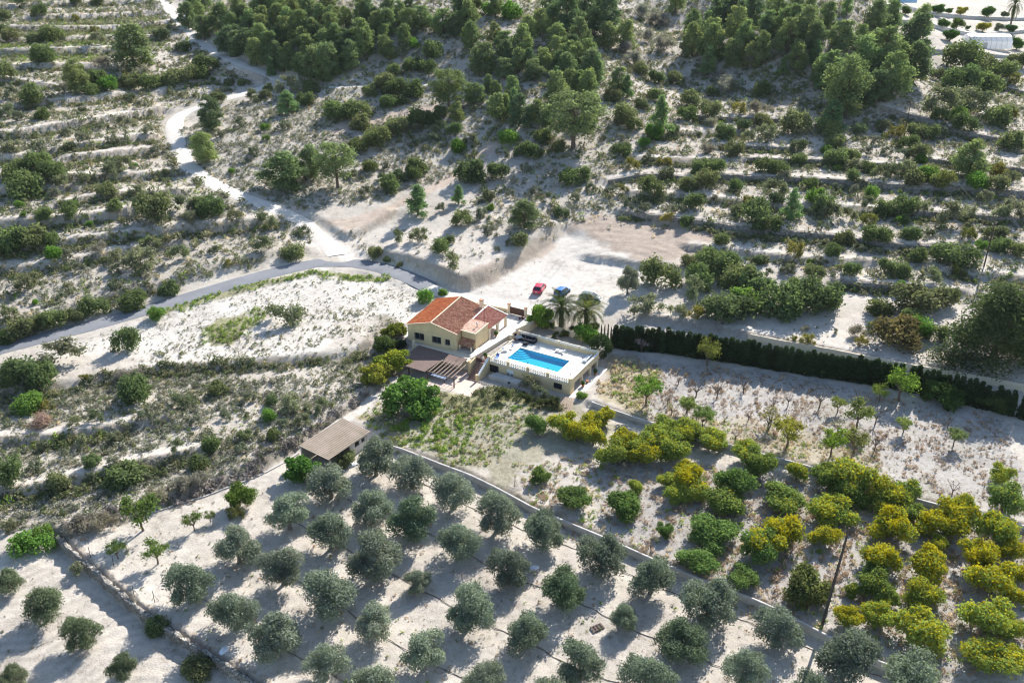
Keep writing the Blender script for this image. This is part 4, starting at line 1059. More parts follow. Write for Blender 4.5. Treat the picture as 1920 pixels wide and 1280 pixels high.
wall_along('drystone_wall', TP['wall_dry'], .55, .22, M_stone, 'dry stone wall of pale rubble along the lower left field', .11)
wall_along('retaining_wall', TP['wall_hedge'][TP['wall_hedge'][:, 0] > at(1390, 632)[0][0]], .35, .12, M_creamL, 'whitish low wall running behind the dark cypress hedge', .01)
for k, l in (('t1', 'short stone terrace wall between dark shrubs on the right slope'), ('t2', 'long stone terrace wall crossing the right-hand terraces'), ('t3', 'stone terrace wall below the pine ridge at the upper right'), ('t4', 'short stone wall to the right of the bare-trunk pine'),
             ('t5', 'stone terrace wall behind the brown ploughed plot'), ('t7', 'stone terrace wall near the big pine above the hedge'), ('t9', 'stone terrace wall at the foot of the pine ridge'), ('t10', 'short terrace wall at the right edge near the greenhouse'),
             ('t13', 'broken stone terrace wall above the long one on the right'), ('t15', 'stone terrace wall ending at the right edge, halfway up'), ('t19', 'stone terrace wall at the right edge below the ridge pole'),
             ('r1', 'upper terrace wall behind the white greenhouse'), ('r2', 'middle terrace wall behind the white greenhouse'), ('r3', 'lowest terrace wall beside the white greenhouse')):
    wall_along('terrace_wall', TP[k], .4, .1, M_stone_d if k[0] == 't' else M_conc, l, .06, group='stone terrace walls on the slopes')
# curb along the ditch path
P_ = resample(pts("285,962 400,925 500,885 560,850"), .8)
m = MB()
for a, b in zip(P_[:-1], P_[1:]): m.beam((a[0], a[1], height(a[0], a[1]) + .18), (b[0], b[1], height(b[0], b[1]) + .18), .25, .4)
tag(m.build('irrigation_channel', M_conc), 'narrow pale concrete irrigation channel along the bank above the olives', 'channel')

# ------------------------------------------------------------------ vehicles
def make_car(loc, rz, paint, label, wagon=0.0):
    c = empty('parked_car', loc, rz, label, 'car', 'cars parked on the white gravel')
    X = [-2.06, -1.96, -1.5, -.9, -.2, .55, 1.05, 1.6, 1.95, 2.08]; BZ = [.60, .86, .93, .94, .93, .90, .87, .80, .70, .52]; W = [.66, .78, .85, .87, .875, .875, .86, .82, .76, .60]; Z0 = [.38, .28, .24, .2, .2, .2, .2, .24, .28, .36]
    ring = lambda x, b, w, z: [(x, -w * .8, z), (x, -w, z + .16), (x, -w, b - .14), (x, -w * .88, b - .02), (x, 0, b + .025), (x, w * .88, b - .02), (x, w, b - .14), (x, w, z + .16), (x, w * .8, z)]
    V = [p for a in zip(X, BZ, W, Z0) for p in ring(*a)]; n = len(X); F = [(i * 9 + k, i * 9 + (k + 1) % 9, (i + 1) * 9 + (k + 1) % 9, (i + 1) * 9 + k) for i in range(n - 1) for k in range(9)] + [tuple(range(8, -1, -1)), tuple(range((n - 1) * 9, n * 9))]
    P('body', paint, MB().add(V, F), c, smooth_=True)
    # glass house
    cab = [(-1.92 + .0, .86, .74, .0), (-1.35 - wagon, 1.36, .60, 0), (-.4, 1.43, .62, 0), (.30, 1.37, .60, 0), (1.12, .87, .74, 0)]
    V = []
    for x, z, w, _ in cab: V += [(x, -w, z), (x, w, z)]
    for x in (-1.92, -1.35, -.4, .30, 1.12): V += [(x, -.79, .86), (x, .79, .86)]
    F = [(0, 1, 3, 2), (2, 3, 5, 4), (4, 5, 7, 6), (6, 7, 9, 8)] + [(a, a + 2, a + 12, a + 10) for a in (0, 2, 4, 6)] + [(a + 1, a + 11, a + 13, a + 3) for a in (0, 2, 4, 6)]
    P('window', M_glass, MB().add(V, F), c)
    rf = [(-1.40 - wagon, 1.385, .60), (-1.0, 1.435, .63), (-.4, 1.455, .635), (.1, 1.43, .62), (.33, 1.385, .59)]
    m = MB(); V = [p for x, z, w in rf for p in ((x, -w, z - .03), (x, -w * .8, z), (x, w * .8, z), (x, w, z - .03))]
    m.add(V, [(i * 4 + k, i * 4 + k + 1, i * 4 + k + 5, i * 4 + k + 4) for i in range(4) for k in range(3)])
    P('roof', paint, m, c, smooth_=True)
    m = MB()
    for s_ in (-1, 1):
        m.beam((1.14, s_ * .76, .90), (.32, s_ * .61, 1.40), .07, .05); m.beam((-1.94, s_ * .76, .90), (-1.38 - wagon, s_ * .61, 1.39), .12, .06); m.beam((-.42, s_ * .79, .9), (-.42, s_ * .635, 1.42), .05, .06) if True else 0
    P('window_pillar', paint, m, c)
    for x in (-1.28, 1.30):
        for s_ in (-1, 1):
            w_ = empty('wheel', (x, s_ * .80, .32)); w_.parent = c; w_.rotation_euler = (math.pi / 2, 0, 0)
            w_.location = (x, s_ * .80, .32)
            P('tyre', M_rubber, MB().lathe([(.2, -.1), (.30, -.1), (.32, -.06), (.32, .06), (.30, .1), (.2, .1)], 18), w_); P('rim', M_alu, MB().lathe([(.02, -.105), (.2, -.09), (.2, .09), (.02, .105)], 14), w_)
    M_red = bpy.data.materials.get('tail_lens') or m_paint('tail_lens', (.45, .01, .012))
    M_clear = bpy.data.materials.get('lamp_lens') or m_paint('lamp_lens', (.75, .78, .8))
    for s_ in (-1, 1):
        P('tail_light', M_red, MB().box(-2.03, s_ * .62 - .13, .66, -1.93, s_ * .62 + .13, .82), c, bevel=.02); P('headlight', M_clear, MB().box(1.90, s_ * .58 - .15, .56, 2.02, s_ * .58 + .15, .68), c, bevel=.02)
        P('wing_mirror', paint, MB().box(.78, s_ * .92 - .08, .9, .92, s_ * .92 + .08, 1.02), c, bevel=.03)
    P('bumper', paint, MB().box(-2.13, -.72, .36, -2.0, .72, .56), c, bevel=.04); P('bumper', paint, MB().box(2.0, -.66, .34, 2.14, .66, .50), c, bevel=.04)
    c.scale = (1.14, 1.14, 1.12)
    P('number_plate', M_white, MB().box(-2.145, -.25, .5, -2.134, .25, .61), c)
    return c
def ground(p): return (p[0], p[1], float(height(p[0], p[1])))
make_car(ground(uv(-6.5, 32.3)), R(72), m_paint('red_paint', (.62, .012, .05)), 'red hatchback parked alone on white gravel above the house')
make_car(ground(at(1054, 551)[0]), R(58), m_paint('blue_paint', (.03, .16, .42)), 'blue car parked behind the palms')
make_car(ground(at(1107, 562)[0]), R(-22), m_paint('green_paint', (.10, .15, .13)), 'dark green car half hidden behind the right-hand palm')

# ------------------------------------------------------------------ greenhouse, poles, odds and ends
gp = at(1848, 88)[0]
gr = empty('greenhouse', gp, R(-3), 'white plastic greenhouse among orchard trees at the upper right', 'greenhouse')
M_film = NT('white_film'); _td = M_film.new('ShaderNodeBsdfTranslucent'); _td.inputs['Color'].default_value = (.85, .86, .87, 1); _ms = M_film.new('ShaderNodeMixShader'); _ms.inputs[0].default_value = .5; M_film.b.inputs['Base Color'].default_value = (.85, .86, .87, 1); M_film.b.inputs['Roughness'].default_value = .35
M_film.link(M_film.b.outputs[0], _ms.inputs[1]); M_film.link(_td.outputs[0], _ms.inputs[2]); M_film.link(_ms.outputs[0], M_film.out.inputs['Surface']); M_film = M_film.m
m = MB()
prof = [(-4.6, 0), (-4.5, 2.9), (-2.4, 4.5), (0, 5.0), (2.4, 4.5), (4.5, 2.9), (4.6, 0)]
V = [(x, y, z) for x in (-8.3, 8.3) for y, z in prof]; k = len(prof)
m.add(V, [(i, i + 1, k + i + 1, k + i) for i in range(k - 1)] + [tuple(range(k)), tuple(range(2 * k - 1, k - 1, -1))]); P('cover', M_film, m, gr)
for i in range(9):
    x = -8.35 + i * 2.0875
    P('hoop', M_alu, MB().tube([(x, y * 1.012, z + .03) for y, z in prof], .06, 5), gr)
P('door', M_alu, MB().box(-3.2, -4.68, 0, -1.4, -4.62, 2.4), gr)
bt = at(1688, 4)[0]
o = empty('water_tank', bt, R(-3), 'pale blue rectangular tank at the top right edge beside the road', 'tank')
P('tank', mat_plain('pale_blue', (.30, .50, .72), .5, .05), MB().box(-5, -3, 0, 6, 3, 2.2), o); P('lid', mat_plain('pale_blue_lid', (.42, .58, .74), .5, .05), MB().box(-5.2, -3.2, 2.203, 6.2, 3.2, 2.4), o)
def pole(base, h, label, lean=(0, 0), arm=True, az=.6, r=.16):
    p = empty('utility_pole', base, az, label, 'pole', 'wooden utility poles')
    P('pole', M_polewood, MB().tube([(0, 0, -.4), (lean[0] * .5, lean[1] * .5, h / 2), (lean[0], lean[1], h)], [r, r * .85, r * .62], 9), p)
    if arm:
        P('crossarm', M_darkwood, MB().beam((lean[0] - .9, lean[1], h - .35), (lean[0] + .9, lean[1], h - .35), .12, .14), p)
        for x in (-.8, 0, .8): P('insulator', M_alu, MB().lathe([(.03, h - .35), (.07, h - .28), (.07, h - .14), (.03, h - .1)], 8, (lean[0] + x, lean[1], 0)), p)
    top = Matrix.Rotation(az, 4, 'Z') @ Vector((lean[0], lean[1], h - .1)) + Vector(base)
    return p, top
pole(at(1541, 1172)[0], 15.2, 'tall dark leaning pole between the lemon rows and olives', (.95, .2), False, 0, .2)
_, w2 = pole(at(1695, 257)[0], 10, 'wooden power pole standing among shrubs below the pine ridge')
_, w3 = pole(at(1845, 499)[0], 10, 'dark power pole near the right edge of the upper terraces')
_, w1 = pole(at(1616, 66)[0], 9, 'power pole among the pines at the crest of the ridge')
for a, b, l in ((w1, w2, 'pair of thin power lines from the ridge pole down to the middle pole'), (w2, w3, 'pair of thin power lines from the middle pole to the right edge pole')):
    m = MB()
    for s_ in (-.75, .75):
        sd = Vector((s_ * math.cos(.6), s_ * math.sin(.6), 0))
        m.tube([a.lerp(b, t) + sd - Vector((0, 0, 4 * t * (1 - t) * 3.2)) for t in np.linspace(0, 1, 18)], .022, 4)
    tag(m.build('power_line', M_polewood), l, 'power line', 'power lines above the right slope')
o = empty('pallet', at(1120, 1177)[0], .5, 'dark slatted crate lying on the pale soil between olive trees', 'pallet')
for k in range(4): P('slat', M_darkwood, MB().box(-.8 + k * .45, -.5, .12, -.55 + k * .45, .5, .16), o)
for y in (-.45, 0, .4): P('bearer', M_darkwood, MB().box(-.82, y, 0, .82, y + .08, .118), o)
o = tag(MB().beam((-1, 0, .1), (1.1, 0, .06), .12, .08).build('plank', M_wood, None, at(1178, 1246)[0], -.35), 'thin grey plank lying on the soil in the olive grove', 'plank')
def sack(px, py, s, label, rz):
    m = MB(); rg = random.Random(px)
    V = []; n = 12
    for i, (r, z) in enumerate(((.9, 0), (1, .15), (.8, .32), (.3, .42))):
        V += [(r * s * math.cos(2 * math.pi * k / n) * (1 + rg.uniform(-.2, .2)) * 1.3, r * s * .8 * math.sin(2 * math.pi * k / n) * (1 + rg.uniform(-.2, .2)), z * s * (1 + rg.uniform(-.3, .3))) for k in range(n)]
    m.add(V, [(i * n + k, i * n + (k + 1) % n, (i + 1) * n + (k + 1) % n, (i + 1) * n + k) for i in range(3) for k in range(n)] + [tuple(range(3 * n, 4 * n))])
    tag(m.build('sack', M_plastic, None, at(px, py)[0], rz, True), label, 'sack')
sack(1000, 1066, .7, 'white plastic sack beside an olive tree in the middle of the grove', .4); sack(421, 1219, .65, 'white sheet of plastic lying by the dry stone wall', 1.0); sack(660, 872, .8, 'pale blue-white sack on the ground beside the shed', .2)
# boarded ramp beside the pool building
o = empty('ramp', (*uv(18.6, -4.4)[:2], 0), UA + .25, 'pale timber boards laid as a ramp over the lemon terrace wall', 'ramp')
for k in range(7): P('board', M_wood, MB().beam((-1.1 + k * .34, 2.6, .75), (-1.2 + k * .36, -1.2, .12), .3, .06), o)
# fence posts along the olive wall and dry stone wall
FP = [(965, 912, 'beside the concrete wall below the garden'), (1143, 1006, 'on the concrete wall near the middle of the grove'), (1218, 1040, 'on the concrete wall right of the small lemon trees'), (214, 1062, 'at the upper bend of the dry stone wall'), (252, 1118, 'halfway along the dry stone wall'), (290, 1128, 'inside the field beside the dry stone wall'), (170, 1045, 'at the top end of the dry stone wall')]
for x, y, l in FP:
    o = tag(MB().tube([(0, 0, -.2), (.05, 0, 1.9)], .045, 6).tube([(0, 0, 0), (.5, .2, 0), (.04, 0, 1.3)], .02, 5).build('fence_post', M_dark, None, at(x, y)[0]), 'thin dark metal fence post ' + l, 'fence post', 'thin metal fence posts')
# ------------------------------------------------------------------ vegetation: leaf clouds
def cloud(n, lobes, size, seed, aspect=1.8, fill=.45, up=.35, droop=0.0, rough=.12):
    g = np.random.default_rng(seed)
    L = np.array(lobes, float)
    a = (L[:, 3] * L[:, 4] + L[:, 3] * L[:, 5] + L[:, 4] * L[:, 5])
    k = g.choice(len(L), n, p=a / a.sum())
    d = g.normal(size=(n, 3)); d /= np.linalg.norm(d, axis=1)[:, None]
    d[:, 2] = np.where((d[:, 2] < -.5) & (g.random(n) < .6), -d[:, 2], d[:, 2])
    r = 1 - fill * g.random(n) ** 1.6 + rough * g.normal(size=n)
    p = L[k, :3] + d * L[k, 3:6] * r[:, None]
    nrm = d * .8 + g.normal(size=(n, 3)) * .75; nrm[:, 2] += up; nrm /= np.linalg.norm(nrm, axis=1)[:, None]
    t = np.cross(nrm, g.normal(size=(n, 3))); t /= np.linalg.norm(t, axis=1)[:, None]
    t[:, 2] -= droop; t /= np.linalg.norm(t, axis=1)[:, None]
    b = np.cross(nrm, t)
    s = size * (.6 + .8 * g.random(n))[:, None]
    t = t * s * .5; b = b * s * .5 / aspect
    V = np.stack([p - t - b * .5, p + t * .2 - b, p + t, p - t * .1 + b], 1).reshape(-1, 3)
    V[:, 2] = np.maximum(V[:, 2], .02)
    lt = g.random(len(L))
    tint = np.clip(.25 * lt[k] + .45 * g.random(n) + .30 * vnoise(p[:, 0] * 1.7 + 9 + p[:, 2], p[:, 1] * 1.7 + 3 - p[:, 2], seed), 0, 1)
    zr = (p[:, 2] - p[:, 2].min()) / (np.ptp(p[:, 2]) + 1e-6)
    age = np.clip(.36 * zr + .20 * lt[k] + .44 * g.random(n), 0, 1)
    F = np.arange(4 * n).reshape(-1, 4)
    return V, F, np.repeat(tint, 4), np.repeat(age, 4)

def leaf_mesh(name, mat, *a, **k):
    V, F, t, ag = cloud(*a, **k)
    return fast_mesh(name, V, F, mat, {'tint': t, 'age': ag})

M_leaf = mat_leaf('leaves', trans=.42)
M_olive = mat_leaf('olive_leaves', trans=.34, back=1.05)
M_needle = mat_leaf('needles', trans=.45)
M_bark = mat_plain('bark', (.16, .12, .09), .9, .25, 5, bump=.5)
M_barkg = mat_plain('grey_bark', (.24, .21, .18), .9, .2, 5, bump=.5)
M_barkp = mat_plain('pine_bark', (.15, .11, .085), .9, .25, 5, bump=.5)

def branches(mb, base, tips, r0, sag=.0, seed=0, seg=6):
    g = random.Random(seed)
    for t in tips:
        a, b = Vector(base), Vector(t); c = a.lerp(b, .5) + Vector((g.uniform(-.2, .2), g.uniform(-.2, .2), sag)) * (b - a).length * .4
        mb.tube([a, a.lerp(c, .6).lerp(c, .3), c, b], [r0, r0 * .8, r0 * .6, r0 * .22], seg, False)

PROTO = {}   # kind -> list of dict(trunk, crown, d, h, cz)
def reg(kind, crown, d, h, cz, trunk=None): PROTO.setdefault(kind, []).append(dict(crown=crown, trunk=trunk, d=d, h=h, cz=cz))

for s in range(6):          # olive tree, 5.4 m wide
    g = random.Random(100 + s); lobes = []
    nl = g.randint(9, 12)
    for i in range(nl):
        a = 2 * math.pi * i / nl + g.uniform(-.3, .3); rr = g.uniform(1.0, 1.9); q = g.uniform(.6, 1.05)
        lobes.append((rr * math.cos(a), rr * math.sin(a), g.uniform(1.5, 3.1) - .2 * rr, q, q * g.uniform(.8, 1.15), q * g.uniform(.75, 1.1)))
    for i in range(3): lobes.append((g.uniform(-.7, .7), g.uniform(-.7, .7), g.uniform(3.1, 3.7), g.uniform(.7, 1.0), g.uniform(.7, 1.0), g.uniform(.6, .9)))
    lobes.append((0, 0, 2.0, 1.2, 1.2, .9))
    cr = leaf_mesh('olive_crown', M_olive, 10500, lobes, .20, 100 + s, aspect=2.0, fill=.5, rough=.15)
    m = MB(); m.tube([(0, 0, -.2), (.06, .02, .4), (0, .05, .95)], [.30, .22, .2], 8, False)
    branches(m, (0, .04, .85), [(l[0] * .85, l[1] * .85, l[2]) for l in lobes[:nl:2]], .12, .1, s); reg('O', cr, 5.4, 4.5, 2.35, m.mesh('olive_trunk', M_barkg))
for s in range(5):          # lemon tree, 4.2 m
    g = random.Random(200 + s); lobes = []
    for i in range(11):
        a = i * 2.4 + g.uniform(-.5, .5); rr = g.uniform(.5, 1.55); q = g.uniform(.5, .85)
        lobes.append((rr * math.cos(a), rr * math.sin(a), g.uniform(.9, 2.4) - .15 * rr, q, q, q * g.uniform(.7, 1.0)))
    lobes.append((0, 0, 1.4, 1.1, 1.1, 1.0))
    cr = leaf_mesh('lemon_crown', M_leaf, 6500, lobes, .22, 200 + s, aspect=1.6, rough=.2)
    m = MB(); m.tube([(0, 0, -.2), (.03, .03, .6)], [.13, .1], 7, False); branches(m, (.03, .03, .5), [(l[0] * .8, l[1] * .8, l[2]) for l in lobes[:5]], .06, .1, s)
    reg('L', cr, 4.2, 3.2, 1.6, m.mesh('lemon_trunk', M_bark))
for s in range(3):          # broad leafy tree (fig), 7 m
    g = random.Random(300 + s); lobes = []
    for i in range(16):
        a = g.uniform(0, 6.28); rr = g.uniform(.8, 2.6); q = g.uniform(.7, 1.15)
        lobes.append((rr * math.cos(a), rr * math.sin(a), g.uniform(1.4, 3.3) - .28 * rr, q, q, q * .7))
    lobes.append((0, 0, 2.2, 1.8, 1.8, 1.4))
    cr = leaf_mesh('fig_crown', M_leaf, 4600, lobes, .36, 300 + s, aspect=1.25, rough=.12)
    m = MB(); m.tube([(0, 0, -.2), (.1, .05, 1.0)], [.25, .18], 8, False); branches(m, (.1, .05, .9), [(l[0] * .85, l[1] * .85, l[2]) for l in lobes[:7]], .1, .1, s)
    reg('F', cr, 6.8, 4.0, 2.1, m.mesh('fig_trunk', M_barkg))
for s in range(5):          # dense round shrub, 3 m
    g = random.Random(400 + s); lobes = [(0, 0, .75, 1.05, 1.05, .85)]
    for i in range(11):
        a = g.uniform(0, 6.28); rr = g.uniform(.45, 1.05); q = g.uniform(.35, .62)
        lobes.append((rr * math.cos(a), rr * math.sin(a), g.uniform(.4, 1.45) - .35 * rr + .1, q, q, q * g.uniform(.8, 1.1)))
    reg('S', leaf_mesh('shrub', M_leaf, 2600, lobes, .19, 400 + s, aspect=1.6, rough=.17), 2.9, 1.8, .8)
for s in range(4):          # loose shrub with gaps, 3 m
    g = random.Random(450 + s); lobes = []
    for i in range(10):
        a = g.uniform(0, 6.28); rr = g.uniform(.2, 1.15); q = g.uniform(.3, .55)
        lobes.append((rr * math.cos(a), rr * math.sin(a), g.uniform(.5, 1.75) - .4 * rr + .1, q, q, q * g.uniform(.8, 1.2)))
    reg('S2', leaf_mesh('shrub', M_leaf, 1700, lobes, .19, 450 + s, aspect=2.0, fill=.7, rough=.25), 2.9, 2.0, .9)
def pine(kind, s, h, d, nl, low, n, size, shape):
    g = random.Random(500 + s); lobes = []
    for i in range(nl):
        t = (i + .5) / nl; z = h * (low + (0.93 - low) * t); w = d / 2 * shape(t)
        a = i * 2.4 + g.uniform(-.5, .5); rr = w * g.uniform(.35, .8); q = d * g.uniform(.15, .24) * (1.1 - .35 * t)
        lobes.append((rr * math.cos(a), rr * math.sin(a), z + g.uniform(-.04, .04) * h, q, q, q * g.uniform(.6, .95)))
    lobes.append((0, 0, h * .92, d * .12, d * .12, h * .08))
    cr = leaf_mesh('pine_crown', M_needle, n, lobes, size, 500 + s, aspect=2.4, fill=.6, rough=.22, up=.5)
    m = MB(); lean = (g.uniform(-.3, .3), g.uniform(-.3, .3)); r = h * .02 + .04
    m.tube([(0, 0, -.3), (lean[0] * .3, lean[1] * .3, h * .3), (lean[0], lean[1], h * .65), (0, 0, h * .92)], [r * 1.2, r, r * .7, r * .25], 8, False)
    for l in lobes[:-1]: m.tube([(lean[0] * .6, lean[1] * .6, max(.3, l[2] - .12 * h)), (l[0] * .6, l[1] * .6, l[2] - .04 * h), (l[0], l[1], l[2])], [r * .4, r * .28, r * .1], 5, False)
    reg(kind, cr, d, h, h * (low + .93) / 2 + .02 * h, m.mesh('pine_trunk', M_barkp))
for s in range(6): pine('P', s, 7.0, 5.4, 20, .12, 5200, .42, lambda t: (1.05 - .5 * max(0, t - .3) / .7) * (.82 + .5 * min(t, .4)))
for s in range(3): pine('C', 20 + s, 5.0, 3.2, 18, .08, 3000, .32, lambda t: 1.05 - .8 * t)
for s in range(2): pine('T', 30 + s, 10.0, 7.0, 24, .32, 6500, .44, lambda t: .7 + .5 * math.sin(math.pi * (t * .85 + .1)))
pine('W', 43, 13.5, 13.5, 34, .04, 26000, .46, lambda t: (1.0 - .6 * t * t) * (1 + .22 * math.sin(t * 23)))      # the wide old pine by the hedge
def almond(kind, s, n, tw):
    g = random.Random(600 + s); m = MB(); m.tube([(0, 0, -.15), (.08, .02, .5), (.05, 0, .85)], [.1, .08, .07], 6, False); lobes = []
    for i in range(6):
        a = i * 1.05 + g.uniform(-.3, .3); tip = Vector((math.cos(a) * g.uniform(.7, 1.2), math.sin(a) * g.uniform(.7, 1.2), g.uniform(1.6, 2.5)))
        b0 = Vector((.05, 0, .8)); c = b0.lerp(tip, .5) + Vector((0, 0, .1))
        m.tube([b0, c, tip], [.05, .035, .015], 5, False)
        for j in range(tw):
            e = c.lerp(tip, g.uniform(0, 1)); f = e + Vector((g.uniform(-.5, .5), g.uniform(-.5, .5), g.uniform(.1, .6))); m.tube([e, f], [.016, .008], 4, False)
        lobes.append((tip.x * .85, tip.y * .85, tip.z - .15, .5, .5, .42))
    lobes.append((0, 0, 1.8, .6, .6, .45))
    cr = leaf_mesh('almond_crown', M_leaf, n, lobes, .18, 600 + s, aspect=1.7, fill=.8, rough=.3) if n else None
    reg(kind, cr, 2.8, 2.6, 1.75, m.mesh('almond_trunk', M_bark))
for s in range(3): almond('A', s, 1500, 4)
for s in range(2): almond('A2', 10 + s, 260, 5)
for s in range(3): almond('B', 20 + s, 0, 6)
for s in range(3):          # leafless bush of twigs
    g = random.Random(700 + s); lobes = [(g.uniform(-.7, .7), g.uniform(-.7, .7), g.uniform(.5, 1.0), .55, .55, .55) for _ in range(7)]
    reg('X', leaf_mesh('bare_bush', M_leaf, 1500, lobes, .34, 700 + s, aspect=7, fill=.9, rough=.2, up=.0), 2.6, 1.5, .75)
for s in range(4):          # clipped cypress
    g = random.Random(800 + s); lobes = [(g.uniform(-.06, .06), g.uniform(-.06, .06), .3 + 3.7 * i / 8, .5 - .012 * i * i * .35, .5 - .012 * i * i * .35, .42) for i in range(9)]
    V, F, t, ag = cloud(2300, lobes, .2, 800 + s, aspect=1.8, fill=.3, rough=.1, up=.2)
    reg('H', fast_mesh('cypress', V, F, M_leaf, {'tint': t, 'age': ag}), 1.05, 4.4, 2.1)
g = random.Random(900); lobes = [(0, 0, 2.1, 1.75, 1.75, 1.95)] + [(1.35 * math.cos(i), 1.35 * math.sin(i), g.uniform(1.0, 3.2), .65, .65, .65) for i in range(9)]
reg('R', leaf_mesh('clipped_tree', M_leaf, 6500, lobes, .19, 900, aspect=1.5, fill=.2, rough=.07), 4.0, 4.1, 2.1)

def palm_protos():
    for s in range(2):
        g = random.Random(950 + s); V = []; F = []
        hh = 3.6 if s == 0 else 2.6
        for i in range(50):
            a = i * 2.39996 + g.uniform(-.2, .2); el = R(82) - R(118) * (i / 50) + g.uniform(-.12, .12); Lf = g.uniform(2.9, 3.5)
            dirv = Vector((math.cos(a), math.sin(a), 0)); p = Vector((0, 0, hh)); path = [p.copy()]; e = el
            for q in range(9):
                p = p + (dirv * math.cos(e) + Vector((0, 0, math.sin(e)))) * (Lf / 9); e -= R(7.5) * (1 + q * .12); path.append(p.copy())
            side = Vector((-math.sin(a), math.cos(a), 0))
            for q in range(9):
                for r in range(3):
                    c = path[q].lerp(path[q + 1], r / 3); t = (q + r / 3) / 9
                    if t < .12: continue
                    ll = .50 * math.sin(math.pi * min(1, t * .75 + .2)) + .1; d = (path[q + 1] - path[q]).normalized()
                    for sg_ in (-1, 1):
                        tip = c + side * sg_ * ll * .7 + d * ll * .75 + Vector((0, 0, .12 * ll + g.uniform(-.08, .08))); b = len(V)
                        V += [c - d * .035, c + d * .035, tip + d * .02, tip - d * .02]; F.append((b, b + 1, b + 2, b + 3))
            for q in range(9):
                b = len(V); w_ = side * (.045 * (1 - q / 10)); w2_ = side * (.045 * (1 - (q + 1) / 10)); V += [path[q] - w_, path[q] + w_, path[q + 1] + w2_, path[q + 1] - w2_]; F.append((b, b + 1, b + 2, b + 3))
        V = np.array([tuple(v) for v in V]); F = np.array(F); n = len(V)
        me = fast_mesh('palm_crown', V, F, M_leaf, {'tint': np.repeat(np.random.default_rng(s).random(n // 4 + 1), 4)[:n], 'age': np.repeat(np.random.default_rng(s + 5).random(n // 4 + 1), 4)[:n] * .9})
        m = MB(); k = 12
        m.lathe([((.34 if i % 2 else .28) + (.12 if i > k - 3 else 0), -.3 + (hh + .3) * i / k) for i in range(k + 1)], 10)
        reg('Palm', me, 6.0, hh + 2, hh + .2, m.mesh('palm_trunk', M_bark))
palm_protos()

# ------------------------------------------------------------------ placing plants and naming each one
LM = {'the red car': (1009, 535), 'the blue car': (1054, 548), 'the house chimney': (905, 570), 'the house\'s left corner': (765, 635), 'the pool': (1010, 680), 'the corrugated shed': (630, 815), 'the white greenhouse': (1848, 75), 'the brown ploughed plot': (1190, 445),
      'the upper bend of the dirt track': (320, 225), 'the lower bend of the dirt track': (430, 360), 'the junction of track and asphalt road': (600, 455), 'the tall leaning pole': (1575, 1080), 'the middle power pole': (1700, 235), 'the right-edge power pole': (1855, 460), 'the wide pine by the hedge': (1860, 610),
      'the top of the dry stone wall': (112, 1005), 'the olive shading the gravel': (1178, 525), 'the bare-trunk pine': (1077, 215), 'the asphalt road\'s left end': (15, 650), 'the three pines above the road': (600, 310), 'the spoil heap': (490, 600), 'the ridge-top pole': (1612, 50),
      'the photo\'s top left corner': (0, 0), 'the photo\'s bottom left corner': (0, 1280), 'the track at the top edge': (320, 20), 'the large pine at upper left': (245, 80), 'the fork of the two tracks': (520, 150), 'the sandy clearing': (720, 225), 'the long terrace wall': (1600, 345),
      'the end of the cypress hedge': (1155, 620), 'the left road bank': (200, 560), 'the photo\'s left edge at mid height': (0, 400), 'the top centre edge': (960, 0), 'the pink dead bush': (67, 790), 'the photo\'s right edge terraces': (1910, 340), 'the pale slope below the bare-trunk pine': (1000, 390)}
LMN = list(LM); LMP = np.array([LM[k] for k in LMN], float)
ORD = ['nearest', 'second nearest', 'third nearest', 'fourth nearest', 'fifth nearest', 'sixth nearest', 'seventh nearest', 'eighth nearest', 'ninth nearest', 'tenth nearest', 'eleventh nearest', 'twelfth nearest'] + ['%d%s nearest' % (i, {1: 'st', 2: 'nd', 3: 'rd'}.get(i % 10, 'th') if i > 20 else 'th') for i in range(13, 60)]
NOUN = {'d': ('dark green shrub', 'shrub'), 'o': ('grey-green shrub', 'shrub'), 'g': ('bright green bush', 'bush'), 'y': ('yellowish bush', 'bush'), 'x': ('leafless grey bush', 'bush'), 'k': ('pinkish dead bush', 'bush'),
        'p': ('olive-green pine', 'pine tree'), 'q': ('dark pine', 'pine tree'), 'c': ('small conical pine', 'pine tree'), 't': ('tall pine with bare trunk', 'pine tree'), 'b': ('bare grey tree', 'tree')}
GRP = {'d': 'dark shrubs on the slopes', 'o': 'grey-green shrubs on the slopes', 'g': 'bright green bushes', 'y': 'yellowish bushes', 'x': 'leafless bushes', 'k': 'leafless bushes', 'p': 'pines on the slopes', 'q': 'pines on the slopes', 'c': 'pines on the slopes', 't': 'pines on the slopes', 'b': 'leafless bushes'}
BLOB = {'d': 'S', 'o': 'S2', 'g': 'S', 'y': 'S2', 'x': 'X', 'k': 'X', 'p': 'P', 'q': 'P', 'c': 'C', 't': 'T', 'b': 'X'}
TINT = {'d': [(0.141, 0.179, 0.074), (0.164, 0.192, 0.082), (0.125, 0.164, 0.072), (0.173, 0.187, 0.092)], 'o': [(0.194, 0.206, 0.122), (0.219, 0.225, 0.144), (0.169, 0.190, 0.112)], 'g': [(0.132, 0.241, 0.048), (0.149, 0.241, 0.055)], 'y': [(.25, .22, .065), (.20, .20, .06)],
        'x': [(.26, .235, .21), (.30, .27, .23)], 'k': [(.42, .28, .24)], 'p': [(0.224, 0.270, 0.121), (0.201, 0.259, 0.121), (0.247, 0.282, 0.127), (0.196, 0.241, 0.121)], 'q': [(0.131, 0.181, 0.098), (0.144, 0.188, 0.100)], 'c': [(0.198, 0.281, 0.127)], 't': [(0.213, 0.252, 0.118)], 'b': [(.30, .28, .26)]}

